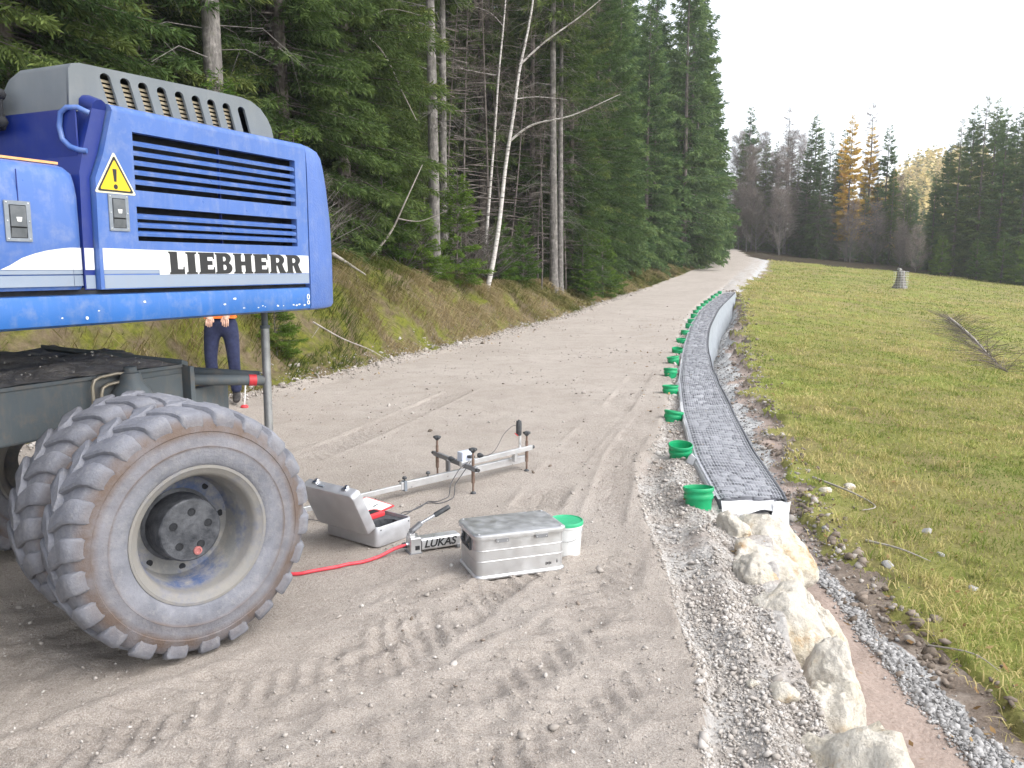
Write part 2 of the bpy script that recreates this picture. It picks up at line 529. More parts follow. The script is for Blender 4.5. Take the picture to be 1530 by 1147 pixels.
def tinted(name, lo, mid, hi, rough=.85, trans=0.0, attr='tint', bump=False, hue=0.0, spec=.2):
    """colour runs with a per-piece tint stored on the mesh"""
    n = NT(name)
    c = n.ramp(n.attr(attr), [(0.0, lo), (.5, mid), (1.0, hi)])
    if hue:
        h = n.nd('ShaderNodeHueSaturation'); n.t.links.new(c, h.inputs['Color'])
        n.t.links.new(n.mapr(n.objrand(), 0, 1, .5 - hue, .5 + hue), h.inputs['Hue'])
        n.t.links.new(n.mapr(n.objrand(), 0, 1, 1.25, .72), h.inputs['Value'])
        c = h.outputs[0]
    if bump: n.bump(n.noise(70, 4, .7), .5, .006)
    m = n.out(c, rough, 0, spec)
    if trans:
        tr = n.nd('ShaderNodeBsdfTranslucent'); n.t.links.new(c, tr.inputs['Color'])
        mx = n.nd('ShaderNodeMixShader'); mx.inputs[0].default_value = trans
        o = n.t.nodes['Material Output']
        n.t.links.new(n.b.outputs[0], mx.inputs[1]); n.t.links.new(tr.outputs[0], mx.inputs[2]); n.t.links.new(mx.outputs[0], o.inputs['Surface'])
    return m
MT['pebble'] = tinted('pebbles', (.27, .24, .21), (.425, .39, .355), (.61, .58, .545), .9, bump=True)
MT['grey_pebble'] = tinted('grey_pebbles', (.215, .21, .207), (.345, .338, .333), (.51, .50, .49), .9, bump=True)
MT['clod'] = tinted('soil_clods', (.11, .088, .07), (.19, .155, .125), (.30, .25, .21), .95, bump=True)
MT['grass'] = tinted('meadow_blades', (.145, .205, .036), (.31, .33, .085), (.55, .46, .21), .8, .3)
MT['bank_grass'] = tinted('bank_blades', (.085, .115, .02), (.215, .185, .065), (.40, .32, .175), .85, .3)
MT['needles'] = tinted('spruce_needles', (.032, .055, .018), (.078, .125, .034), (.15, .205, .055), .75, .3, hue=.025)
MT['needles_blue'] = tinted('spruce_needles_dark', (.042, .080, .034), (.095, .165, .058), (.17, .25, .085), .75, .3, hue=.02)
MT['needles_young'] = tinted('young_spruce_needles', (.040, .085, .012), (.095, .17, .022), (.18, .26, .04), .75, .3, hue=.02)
MT['needles_gold'] = tinted('larch_needles', (.34, .22, .03), (.62, .41, .06), (.82, .60, .13), .8, .35, hue=.01)
MT['needles_dead'] = tinted('dead_twigs', (.06, .05, .042), (.12, .10, .085), (.20, .17, .145), .9)
MT['twigs'] = tinted('bare_twigs', (.13, .105, .095), (.24, .20, .18), (.36, .31, .28), .9, hue=.01)
def bark(name, a, b, mossy=0.0, scale=18):
    n = NT(name)
    f = n.noise(scale, 6, .7, stretch=(1, 1, .22)); g = n.noise(scale * .35, 4, .6)
    c = n.mix(n.mapr(f, .3, .7), a, b)
    c = n.mix(n.mapr(g, .48, .66, 0, .8), c, tuple(k * 1.35 for k in b))
    if mossy: c = n.mix(n.mapr(n.noise(6, 4), .55, .65, 0, mossy), c, (.07, .085, .025))
    n.bump(f, 1.0, .03)
    return n.out(c, .95, 0, .1)
MT['bark'] = bark('spruce_bark', (.075, .064, .056), (.20, .175, .16))
MT['bark_dark'] = bark('dark_spruce_bark', (.035, .03, .026), (.095, .083, .074))  # darker tone of the spruce bark, keeps dead branches from looking pale
MT['bark_grey'] = bark('grey_bark', (.085, .079, .073), (.25, .232, .218), .25)
def birch():
    n = NT('birch_bark')
    f = n.noise(7, 5, .7, stretch=(.6, .6, 4.5))
    c = n.ramp(f, [(.36, (.05, .045, .04)), (.44, (.50, .47, .44)), (.60, (.66, .63, .60)), (.72, (.42, .38, .34))])
    n.bump(f, .5, .01)
    return n.out(c, .8, 0, .2)
MT['birch'] = birch()
def limestone():
    n = NT('limestone')
    f = n.noise(9, 8, .7); g = n.noise(2.6, 5, .6); h = n.noise(40, 5, .7)
    c = n.mix(n.mapr(f, .3, .7), (.54, .49, .41), (.79, .75, .67))
    c = n.mix(n.mapr(g, .49, .66, 0, .65), c, (.66, .56, .37))
    c = n.mix(n.mapr(n.noise(5.3, 6, .65), .57, .68, 0, .85), c, (.46, .27, .11))
    c = n.mix(n.mapr(n.noise(7.7, 6, .7, dist=.4), .62, .74, 0, .55), c, (.33, .30, .27))
    c = n.mix(n.mapr(h, .52, .72, 0, .65), c, (.36, .33, .29))
    n.bump(n.math('ADD', f, n.math('MULTIPLY', h, .35)), 1.0, .045)
    return n.out(c, .9, 0, .2)
MT['limestone'] = limestone()
MT['grey_stone'] = simple('grey_stone', (.22, .215, .21), (.46, .45, .44), 14, .9, bump=.7, bscale=50, bdist=.01)
MT['soil'] = simple('dark_soil', (.07, .052, .04), (.16, .125, .10), 12, .95, bump=1.0, bscale=30, bdist=.03)
# machine
MT['blue'] = paint('blue_paint', (.068, .150, .43), (.31, .34, .41), .26, .32)
MT['blue_deck'] = paint('deck_blue_paint', (.030, .138, .43), (.29, .31, .35), .28, .34)
MT['blue_cast'] = paint('textured_blue_paint', (.085, .165, .46), (.34, .38, .46), .18, .48, bump=.8, bscale=85)
MT['blue_dark'] = paint('dark_blue_paint', (.010, .028, .20), (.12, .13, .2), .12, .35)  # darker copy of the blue; shade of the forest-facing corner is put in
MT['hood'] = paint('grey_hood_plastic', (.16, .18, .195), (.25, .25, .24), .22, .55, bump=.25, bscale=420)
MT['white'] = paint('white_film', (.76, .77, .76), (.4, .38, .35), .12, .4)
MT['grey_film'] = paint('grey_film', (.255, .31, .40), (.30, .29, .28), .2, .4)
MT['black_film'] = paint('black_film', (.018, .018, .020), (.1, .1, .1), .06, .45)
MT['yellow'] = paint('yellow_sign_film', (.80, .53, .01), (.4, .3, .15), .08, .4)
MT['cream'] = simple('sign_rim', (.62, .60, .42), (.70, .66, .48), 20, .5)
MT['orange'] = simple('orange_stripe', (.80, .33, .10), (.75, .42, .20), 30, .5)
MT['dark'] = simple('dark_interior', (.008, .009, .012), (.02, .022, .026), 15, .85)
MT['mesh_tan'] = simple('tan_wire_slats', (.40, .33, .21), (.55, .47, .33), 25, .6)
MT['latch'] = simple('latch_plastic', (.085, .095, .105), (.13, .14, .15), 30, .5, bump=.2, bscale=200, bdist=.001)
MT['latch_rim'] = simple('latch_frame', (.17, .195, .225), (.23, .255, .29), 30, .5)
MT['chrome'] = simple('bare_steel', (.55, .56, .58), (.75, .76, .78), 20, .28, 1.0)
MT['chassis'] = paint('grey_chassis_paint', (.105, .125, .135), (.20, .17, .14), .55, .6, bump=.3, bscale=60)
MT['grime'] = simple('chassis_grime', (.24, .21, .18), (.42, .375, .33), 16, .95, bump=1.0, bscale=45, bdist=.012)
MT['pipe'] = simple('yellowed_pipe', (.30, .26, .19), (.42, .37, .29), 25, .45, .5)
MT['steel_tube'] = simple('dusty_steel_tube', (.25, .255, .26), (.40, .405, .41), 12, .42, .6, bump=.2)
def rubber():
    n = NT('dusty_tyre_rubber')
    f = n.noise(7, 6, .65); g = n.noise(34, 5, .7)
    c = n.mix(n.mapr(f, .3, .7), (.125, .130, .152), (.225, .230, .258))
    c = n.mix(n.mapr(g, .48, .72, 0, .55), c, (.28, .275, .278))
    c = n.mix(n.math('MULTIPLY', n.attr('scuff'), n.mapr(n.noise(5, 6, .7), .30, .58, .25, 1.0)), c, (.125, .092, .076))
    c = n.mix(n.mapr(n.attr('lug'), .2, 1, 0, .32), c, (.075, .078, .09))
    n.bump(n.math('ADD', g, n.noise(120, 3, .7)), .5, .006)
    return n.out(c, .82, 0, .35)
MT['rubber'] = rubber()
def rimpaint():
    n = NT('dusty_blue_rim')
    f = n.noise(6, 6, .65)
    c = n.mix(n.mapr(f, .46, .64), (.19, .19, .187), (.055, .09, .20))
    c = n.mix(n.mapr(n.noise(13, 7, .7), .45, .7, 0, .85), c, (.31, .29, .255))
    c = n.mix(n.math('MULTIPLY', n.attr('lip'), n.mapr(n.noise(11, 6, .75), .3, .62, .25, 1.0)), c, (.215, .203, .185))
    n.bump(n.noise(55, 5, .7), .4, .004)
    return n.out(c, .7, 0, .4)
MT['rim'] = rimpaint()
MT['hub'] = simple('scuffed_hub', (.022, .025, .032), (.095, .10, .112), 16, .5, .1, bump=.6, bscale=50, bdist=.006)
MT['red'] = simple('red_plastic', (.55, .03, .04), (.66, .06, .07), 20, .5)
MT['hose_red'] = simple('red_hose', (.58, .035, .055), (.68, .07, .09), 30, .42)
MT['pink_red'] = simple('faded_red_paint', (.30, .09, .085), (.42, .17, .16), 25, .7)
# test kit
def alu(name, a, b, rough=.38, metal=.75, sc=9):
    n = NT(name)
    f = n.noise(sc, 6, .65)
    c = n.mix(n.mapr(f, .3, .7), a, b)
    c = n.mix(n.mapr(n.noise(30, 6, .75), .60, .78, 0, .22), c, (.40, .39, .38))
    n.bump(n.noise(7, 3, .5), .05, .02)
    return n.out(c, n.mapr(n.noise(18, 5), .3, .7, rough - .1, rough + .14), metal)
MT['alu'] = alu('aluminium_sheet', (.55, .552, .555), (.67, .672, .675), .40, .8, 6)
MT['alu_dull'] = alu('dull_aluminium', (.22, .225, .235), (.33, .335, .345), .52, .55)
MT['alu_case'] = alu('case_aluminium', (.46, .465, .485), (.60, .605, .625), .48, .6)
MT['alu_bright'] = alu('bright_aluminium', (.60, .605, .615), (.74, .745, .75), .36, .75)
MT['knob'] = simple('black_knob_plastic', (.03, .032, .035), (.075, .08, .085), 30, .5)
MT['rust'] = simple('rusty_spindle', (.14, .085, .06), (.26, .19, .15), 30, .6, .3)
MT['foam'] = simple('black_foam', (.035, .037, .042), (.09, .095, .105), 40, .95, bump=.5, bscale=150)
MT['paper'] = simple('white_paper', (.74, .78, .74), (.80, .83, .80), 12, .8)
MT['cable'] = simple('grey_cable', (.06, .06, .065), (.11, .11, .115), 30, .55)
MT['device'] = simple('pale_blue_device', (.50, .55, .66), (.62, .66, .74), 15, .45)
MT['green'] = simple('green_plastic', (.006, .30, .11), (.012, .38, .155), 9, .38)
MT['lid_green'] = simple('green_lid_plastic', (.02, .36, .16), (.06, .44, .23), 9, .45)
MT['white_plastic'] = simple('white_bucket_plastic', (.68, .69, .68), (.78, .79, .78), 8, .42)
MT['fleece'] = simple('white_fleece', (.62, .63, .65), (.76, .77, .78), 12, .9, bump=.5, bscale=40, bdist=.01)
MT['wall_stone'] = tinted('fill_stones', (.17, .17, .19), (.31, .315, .345), (.50, .505, .54), .85, bump=True)
MT['wall_core'] = simple('dark_fill', (.05, .053, .062), (.12, .125, .14), 25, .95, bump=.9, bscale=60)
MT['grid'] = simple('black_geogrid', (.34, .35, .385), (.46, .47, .50), 30, .6)
MT['edge'] = simple('dark_wall_edge', (.085, .09, .105), (.15, .155, .175), 30, .7)
MT['wall_face'] = None
def wall_face():
    n = NT('fleece_backed_wall_face')
    st = n.noise(20, 4, .6, stretch=(1, 1, .08)); f = n.noise(6, 5, .6)
    c = n.mix(n.mapr(f, .3, .7), (.30, .33, .36), (.42, .45, .475))
    c = n.mix(n.mapr(st, .45, .62, 0, .55), c, (.22, .245, .28))
    n.bump(st, .6, .02)
    return n.out(c, .85, 0, .2)
MT['wall_face'] = wall_face()
# people
MT['trousers'] = simple('navy_trousers', (.012, .017, .05), (.025, .032, .085), 14, .9, bump=.4, bscale=30, bdist=.01)
MT['shoes'] = simple('dark_shoes', (.02, .018, .018), (.05, .045, .042), 20, .7)
MT['hivis'] = simple('orange_work_jacket', (.85, .17, .015), (.9, .22, .03), 12, .8)
MT['reflective'] = simple('silver_reflective_tape', (.55, .56, .57), (.68, .69, .70), 20, .5)
MT['skin'] = simple('skin', (.50, .30, .22), (.58, .36, .27), 20, .6)
MT['hair'] = simple('brown_hair', (.05, .033, .02), (.08, .055, .035), 40, .8)
MT['stick'] = simple('bleached_branch', (.26, .23, .20), (.44, .40, .36), 18, .9)

# ---------------------------------------------------------------- the ground
def spaced(*segs):
    out = [segs[0][0]]
    for a, b, h0, h1 in segs:
        x = a
        while True:
            t = (x - a) / (b - a); h = h0 + (h1 - h0) * t
            x = x + h
            if x >= b - .4 * h: break
            out.append(x)
        out.append(b)
    return np.array(out)
gx = spaced((-260, -40, 14, 3), (-40, -9, 1.6, .35), (-9, -3.2, .3, .09), (-3.2, -2.3, .04, .018), (-2.3, .9, .018, .018), (.9, 2.9, .02, .03), (2.9, 6, .035, .06), (6, 13, .07, .1), (13, 32, .3, .8), (32, 330, 1.0, 14))
gy = spaced((-12, 1.6, 1.2, .1), (1.6, 1.9, .03, .018), (1.9, 4.0, .018, .018), (4.0, 7, .02, .034), (7, 14, .035, .07), (14, 42, .09, .16), (42, 100, .4, 1.5), (100, 400, 3, 10))
GX, GY = np.meshgrid(gx, gy)
GZ, GW, GI = terrain(GX, GY)
nx, ny = len(gx), len(gy)
gV = np.stack([GX.ravel(), GY.ravel(), GZ.ravel()], 1)
ii = np.arange(nx * ny).reshape(ny, nx)
gF = np.stack([ii[:-1, :-1].ravel(), ii[:-1, 1:].ravel(), ii[1:, 1:].ravel(), ii[1:, :-1].ravel()], 1)
def fc(a): return a.ravel()[gF].mean(1)
regn = np.argmax(np.stack([fc(GW['road']), fc(GW['verge']), fc(GW['bank']), fc(GW['trench']), fc(GW['meadow'])]), 0)
fd, ffor, fg = fc(GI['d']), fc(GI['forest']), fc(GI['g'])
regn = np.where((regn == 2) & (fd > 2.3), 5, regn)
regn = np.where((ffor > .5) & (regn != 0), 5, regn)
q_, s_ = GI['q'].ravel(), GI['s'].ravel()
lim = GI['lim'].ravel()
gyv = gV[:, 1]
grav = np.where(gyv > 5.6, 1.0 - sstep(.58, .82, s_), sstep(lim - .10, lim + .02, s_) * (1 - sstep(lim + .03, lim + .11, s_)))
soil = np.where(gyv > 5.6, sstep(.74, .94, s_), sstep(lim + .03, lim + .10, s_))
for k, (nm, mk) in enumerate([('gravel_road', 'road'), ('gravel_verge', 'verge'), ('grassy_bank', 'bank'), ('wall_trench', 'trench'), ('meadow', 'meadow'), ('forest_floor', 'forest')]):
    f = gF[regn == k]
    if len(f) == 0: continue
    u, inv = np.unique(f, return_inverse=True)
    o = np_obj(nm, gV[u], inv.reshape(f.shape), MT[mk], dict(gravel=grav[u], soil=soil[u]), smooth=True)
    o['kind'] = 'structure'

# ---------------------------------------------------------------- loose stones (uncountable)
_ico_bm = bmesh.new(); bmesh.ops.create_icosphere(_ico_bm, subdivisions=1, radius=1.0)
ICO_V = np.array([v.co[:] for v in _ico_bm.verts]); ICO_F = np.array([[v.index for v in f.verts] for f in _ico_bm.faces]); _ico_bm.free()
def rotm(rng, n):
    q = rng.normal(size=(n, 4)); q /= np.linalg.norm(q, axis=1, keepdims=True)
    w, x, y, z = q.T
    return np.stack([np.stack([1 - 2 * (y * y + z * z), 2 * (x * y - z * w), 2 * (x * z + y * w)], -1),
                     np.stack([2 * (x * y + z * w), 1 - 2 * (x * x + z * z), 2 * (y * z - x * w)], -1),
                     np.stack([2 * (x * z - y * w), 2 * (y * z + x * w), 1 - 2 * (x * x + y * y)], -1)], 1)
OCT_V = np.array([(1, 0, 0), (-1, 0, 0), (0, 1, 0), (0, -1, 0), (0, 0, 1), (0, 0, -1)], float) * 1.12
OCT_F = np.array([(0, 2, 4), (2, 1, 4), (1, 3, 4), (3, 0, 4), (2, 0, 5), (1, 2, 5), (3, 1, 5), (0, 3, 5)])
def pebbles(name, X, Y, S, m, seed, sink=.25, tint=None):
    """loose stones: the larger-looking ones get twenty faces, crumbs get eight"""
    rng = np.random.default_rng(seed)
    t_all = rng.beta(2.2, 2.2, len(X)) if tint is None else tint
    Zall = terrain(X, Y)[0]
    VV, FF, TT = [], [], []; off = 0
    for big, (BV, BF) in ((True, (ICO_V, ICO_F)), (False, (OCT_V, OCT_F))):
        sel = (S / np.maximum(Y, 1) > .0026) == big
        n = int(sel.sum())
        if n == 0: continue
        x, y, s_, z, t = X[sel], Y[sel], S[sel], Zall[sel], t_all[sel]
        base = BV[None] * (1 + rng.uniform(-.40, .36, (n, len(BV), 1))) * rng.uniform(.65, 1.25, (n, 1, 3)) * np.array([1, 1, .72])
        a = rng.uniform(0, 2 * np.pi, n); ca, sa = np.cos(a), np.sin(a)
        bx = base[..., 0] * ca[:, None] - base[..., 1] * sa[:, None]; by = base[..., 0] * sa[:, None] + base[..., 1] * ca[:, None]
        tl = rng.normal(0, .25, (n, 2))
        bz = base[..., 2] + bx * tl[:, :1] + by * tl[:, 1:]
        VV.append(np.stack([bx * s_[:, None] + x[:, None], by * s_[:, None] + y[:, None], bz * s_[:, None] + (z + s_ * (.72 - sink * 1.6))[:, None]], -1).reshape(-1, 3))
        FF.append((BF[None] + (np.arange(n) * len(BV))[:, None, None]).reshape(-1, 3) + off); off += n * len(BV)
        TT.append(np.repeat(t, len(BV)))
    o = np_obj(name, np.concatenate(VV), np.concatenate(FF), m, dict(tint=np.concatenate(TT)), smooth=False)
    return tag(o, kind='stuff')
def scatter(n, x0, x1, y0, y1, seed, power=2.0):
    """random spots, thinner with distance"""
    rng = np.random.default_rng(seed)
    u = rng.uniform(0, 1, n)
    y = (y0 ** (1 - power) + u * (y1 ** (1 - power) - y0 ** (1 - power))) ** (1 / (1 - power))
    return rng.uniform(x0, x1, n), y, rng
# on the road
X, Y, rng = scatter(90000, -6, 6, 1.7, 26, 101, 2.0)
X = xl(Y) + rng.uniform(0, 1, len(Y)) * (xr(Y) - xl(Y))
den = np.clip(.35 + 1.7 * fbm(X * .9 + 3, Y * .9, seed=22, oct=2) + .6 * np.exp(-((X - xr(Y) + .25) / .22) ** 2) + .8 * np.exp(-((X - xl(Y)) / .3) ** 2), .06, 1)
k = (rng.uniform(size=len(X)) < den * .26) & (X > -3.2 - .3 * Y)
X, Y = X[k], Y[k]
S = rng.lognormal(math.log(.0042), .50, len(X)).clip(.002, .022) * np.clip(.6 + Y * .09, .8, 2.2)
pebbles('road_pebbles', X, Y, S, MT['pebble'], 102, .25, rng.beta(1.6, 3.0, len(X)))
# stones pushed against the bank
rng = np.random.default_rng(103)
Y = 6.5 + 34 * rng.uniform(size=6000) ** 1.3; X = xl(Y) + rng.normal(0.05, .16, len(Y))
S = rng.lognormal(math.log(.0105), .55, len(X)).clip(.005, .055)
pebbles('bank_foot_rubble', X, Y, S, MT['pebble'], 104, .1, rng.beta(1.6, 3.0, len(X)))
# verge
X, Y, rng = scatter(44000, 0, 1, 1.7, 20, 105, 1.75)
lo, hi = xr(Y), np.where(Y < 5.2, wl(Y) + .11, wl(Y) - .035)
X = lo + rng.uniform(-.03, 1.0, len(Y)) * (hi - lo)
k = rng.uniform(size=len(X)) < np.clip(.62 + 1.2 * fbm(X * 3, Y * 2.2, seed=77, oct=3), .08, 1)
X, Y = X[k], Y[k]
S = rng.lognormal(math.log(.0042), .52, len(X)).clip(.0018, .026) * np.clip(.75 + Y * .06, .8, 1.8)
pebbles('verge_gravel', X, Y, S, MT['pebble'], 106, .12)
# trench
X, Y, rng = scatter(32000, 0, 1, 2.2, 34, 107, 1.4)
lo, hi = wr(Y), me_(Y)
fl = np.interp(Y, [3, 5, 7, 12], [.80, .68, .40, .12])
sN = np.where(Y < 5.6, fl + .0 + rng.normal(0, .042, len(Y)), np.abs(rng.normal(0, .34, len(Y))))
X = lo - .1 + sN * (hi - lo + .1)
k = (sN > .04) & (sN < 1.1)
X, Y = X[k], Y[k]
S = rng.lognormal(math.log(.0064), .45, len(X)).clip(.003, .03) * np.clip(.75 + Y * .05, .8, 2.2)
pebbles('trench_gravel', X, Y, S, MT['grey_pebble'], 108, .1)

# soil clods along the cut edge of the turf
rng = np.random.default_rng(109)
Y = 3.0 + 38 * rng.uniform(size=2600) ** 1.6; X = me_(Y) + rng.normal(-.10, .16, 2600) * np.clip(Y / 7, .8, 2.2)
k = fbm(X * 1.4, Y * 1.1, seed=78, oct=3) > -.12
X, Y = X[k], Y[k]
pebbles('soil_clods', X, Y, rng.lognormal(math.log(.013), .6, len(X)).clip(.004, .040) * np.clip(.8 + Y * .03, .9, 1.8), MT['clod'], 110, .2)
# dark crumbs and small debris on the road
rng = np.random.default_rng(111)
Y = 1.9 * (30 / 1.9) ** rng.uniform(size=420); X = xl(Y) + rng.uniform(.03, .97, 420) * (xr(Y) - xl(Y))
k = (fbm(X * .8, Y * .6, seed=79, oct=3) > .05) & (X > -3.2 - .3 * Y); X, Y = X[k], Y[k]
pebbles('dark_crumbs', X, Y, rng.lognormal(math.log(.006), .5, len(X)).clip(.003, .02) * np.clip(.7 + Y * .08, .8, 2), MT['clod'], 112, .2)

# ---------------------------------------------------------------- grass (uncountable)
def blades(name, X, Y, hgt, wid, lean, tint, m, seed, bend=.35, leandir=None, tri=True):
    rng = np.random.default_rng(seed); n = len(X)
    Z = terrain(X, Y)[0] - .01
    a = rng.uniform(0, 2 * np.pi, n) if leandir is None else leandir + rng.normal(0, .7, n)
    b = rng.uniform(0, 2 * np.pi, n)
    dx, dy = np.cos(a), np.sin(a); px, py = np.cos(b), np.sin(b)
    P = np.stack([X, Y, Z], 1)
    w = np.stack([px, py, np.zeros(n)], 1) * (wid / 2)[:, None]
    mid = P + np.stack([dx * lean * hgt * .35, dy * lean * hgt * .35, hgt * (.62 if bend < 1 else .55)], 1)
    tip = P + np.stack([dx * lean * hgt, dy * lean * hgt, hgt * (1 - bend * lean)], 1)
    V = np.stack([P - w, P + w, mid + w * .8, mid - w * .8, tip], 1).reshape(-1, 3)
    i0 = np.arange(n) * 5
    F = np.concatenate([np.stack([i0, i0 + 1, i0 + 2], 1), np.stack([i0, i0 + 2, i0 + 3], 1), np.stack([i0 + 3, i0 + 2, i0 + 4], 1)])
    o = np_obj(name, V, F, m, dict(tint=np.repeat(tint, 5)))
    return tag(o, kind='stuff')
rng = np.random.default_rng(201)
XS, YS = [], []
for n, r0, r1 in ((70000, 2.4, 9), (75000, 9, 24), (60000, 24, 80)):
    u = rng.uniform(size=n); y = r0 * (r1 / r0) ** u
    width = np.where(y < 12, 5.2 + y * .35, np.maximum(y * .72 - me_(y), 6) + 4)
    XS.append(me_(y) + rng.uniform(-.08, 1, n) * width); YS.append(y)
X = np.concatenate(XS); Y = np.concatenate(YS)
X = X + .13 * fbm(X * 1.7, Y * 1.7, seed=13, oct=4)
t = terrain(X, Y)[2]
k = (t['g'] > -.10) & (t['forest'] < .6) & ~((t['g'] < .25) & (rng.uniform(size=len(X)) < .75)) & (X < Y * .70 + 1.0)
X, Y, g = X[k], Y[k], t['g'][k]
patch = .75 * fbm(X * .35, Y * .35, seed=41, oct=3) + .6 * fbm(X * 1.6, Y * 1.6, seed=42, oct=3)
tint = np.clip(.50 + 1.05 * patch + rng.normal(0, .17, len(X)) + .2 * np.exp(-g / .5), 0, 1)
hgt = rng.uniform(.03, .085, len(X)) * (1 + .6 * np.clip(patch, -1, 1)) * np.clip(.75 + Y * .016, .8, 1.9)
wid = rng.uniform(.004, .009, len(X)) * np.clip(.6 + Y * .11, 1, 6.5)
blades('meadow_grass', X, Y, hgt, wid, rng.uniform(.3, 1.5, len(X)), tint, MT['grass'], 202)
# taller dry tufts here and there
rng = np.random.default_rng(207)
cy = 3.4 * (70 / 3.4) ** rng.uniform(size=900); cx = me_(cy) + .1 + rng.uniform(size=900) ** 1.3 * (5 + cy * .5)
n = 900 * 22; i = np.repeat(np.arange(900), 22)
X = cx[i] + rng.normal(0, .05, n) * np.clip(cy[i] * .1, 1, 3); Y = cy[i] + rng.normal(0, .05, n) * np.clip(cy[i] * .1, 1, 3)
t = terrain(X, Y)[2]; k = (t['g'] > -.2) & (t['forest'] < .5) & (X < Y * .7 + 1)
X, Y, i = X[k], Y[k], i[k]
tt = rng.uniform(0, 1, 900)
blades('meadow_tufts', X, Y, rng.uniform(.06, .15, len(X)) * (.6 + tt[i]), rng.uniform(.004, .007, len(X)) * np.clip(.6 + Y * .1, 1, 5), rng.uniform(.4, 1.4, len(X)),
       np.clip(np.where(tt[i] > .55, .75, .15) + rng.normal(0, .15, len(X)), 0, 1), MT['grass'], 208)
# fallen leaves
rng = np.random.default_rng(209); n = 1500
Y = 2.6 * (26 / 2.6) ** rng.uniform(size=n); X = np.where(rng.uniform(size=n) < .75, me_(Y) + rng.uniform(-.3, 1, n) * (2 + Y * .4), xl(Y) - rng.uniform(-.8, 1.2, n))
Z = terrain(X, Y)[0] + rng.uniform(.012, .045, n); s_ = rng.uniform(.010, .026, n) * np.clip(.8 + Y * .04, 1, 1.8)
a = rng.uniform(0, 6.28, n); u = np.stack([np.cos(a), np.sin(a), rng.normal(0, .3, n)], 1) * s_[:, None]; w = np.stack([-np.sin(a), np.cos(a), rng.normal(0, .3, n)], 1) * (s_ * .55)[:, None]
P = np.stack([X, Y, Z], 1); V = np.stack([P - u, P + w, P + u + np.array([0, 0, .006]), P - w], 1).reshape(-1, 3)
MT['leaf'] = tinted('dead_leaves', (.12, .07, .03), (.26, .16, .07), (.42, .30, .14), .85, .2)
tag(np_obj('fallen_leaves', V, np.arange(n * 4).reshape(n, 4), MT['leaf'], dict(tint=np.repeat(rng.uniform(size=n), 4))), kind='stuff')
# bank: long hanging dead grass
rng = np.random.default_rng(203)
n = 80000
Y = 6.0 + (rng.uniform(size=n) ** 1.25) * 58
D = rng.uniform(-.02, 1, n) ** .8 * np.interp(Y, [6, 20, 60], [2.6, 2.2, 1.6])
D = np.nan_to_num(D, nan=.05)
X = xl(Y) - D + .16 * fbm(X[:n] if len(X) >= n else Y, Y * 1.1, seed=11, oct=3)
X = xl(Y) - D
clump = fbm(X * 2.3, Y * 2.3, seed=43, oct=3)
k = rng.uniform(size=n) < np.clip(.55 + 2.2 * clump, .04, 1)
X, Y, D, clump = X[k], Y[k], D[k], clump[k]
pt = 1.3 * fbm(X * .7, Y * .7, seed=44, oct=3) + .5 * clump
tint = np.clip(.44 + 1.1 * pt - .55 * sstep(13.5, 8, Y) + rng.normal(0, .17, len(X)), 0, 1)
hgt = rng.uniform(.08, .26, len(X)) * (1 + .8 * np.clip(clump, -.5, 1)) * (.6 + .4 * sstep(0, .6, D))
wid = rng.uniform(.006, .013, len(X)) * np.clip(.55 + Y * .05, .8, 3)
blades('bank_grass', X, Y, hgt, wid, rng.uniform(.7, 1.9, len(X)), tint, MT['bank_grass'], 204, bend=.55, leandir=np.full(len(X), -.35))

# ---------------------------------------------------------------- the wheeled excavator
# local frame: x = along its side towards the tail (s), y = inward from the side panel (w), z = up
EX_P, EX_AZ = Vector((-1.098, 4.55, 0)), 24.6
ex = thing('wheeled_excavator', 'blue wheeled excavator with grey louvred hood standing on the gravel', 'excavator', EX_P, R(90 - EX_AZ))
EXM = Matrix.Translation(EX_P) @ Matrix.Rotation(R(90 - EX_AZ), 4, 'Z')
EXI = EXM.inverted()
def side_prism(mb, poly, w0, w1):
    """polygon in (s, z) from depth w0 to w1"""
    n = len(poly)
    V = [(s, w0, z) for s, z in poly] + [(s, w1, z) for s, z in poly]
    Fc = [tuple(range(n)), tuple(range(2 * n - 1, n - 1, -1))] + [(i, n + i, n + (i + 1) % n, (i + 1) % n) for i in range(n)]
    return mb.add(V, Fc)
# --- counterweight: rounded tail, lofted rings
def foot(inset, taper):
    pts = []
    for k in range(0, 17):
        a = math.pi / 2 * k / 16
        f = math.sin(a)
        r = .6 - inset - taper * f
        pts.append((r * math.sin(a), .6 - r * math.cos(a) if True else 0))
    left = [(0.003, .6 - (.6 - inset))] if False else []
    other = [(s, 2.4 - w) for s, w in reversed(pts)]
    return [(0.004, inset)] + [(max(s, .004), w) for s, w in pts[1:]] + other[:-1] + [(0.004, 2.4 - inset)]
mb = MB()
layers = [(1.318, .030, .00), (1.326, .010, .0), (1.345, .0, .0), (1.6, .0, .0), (1.8, .0, .008), (2.0, .0, .04), (2.10, .002, .06),
          (2.16, .006, .078), (2.185, .015, .09), (2.200, .035, .10), (2.204, .08, .12)]
rings = []
for z, i, t in layers:
    p = foot(i, t); rings.append([(s, w, z) for s, w in p])
n = len(rings[0]); V = [q for r_ in rings for q in r_]
Fc = [(i * n + k, i * n + (k + 1) % n, (i + 1) * n + (k + 1) % n, (i + 1) * n + k) for i in range(len(rings) - 1) for k in range(n)]
Fc += [tuple(range(n - 1, -1, -1)), tuple((len(rings) - 1) * n + k for k in range(n))]
mb.add(V, Fc).build('counterweight', MT['blue_cast'], ex, smooth=35)
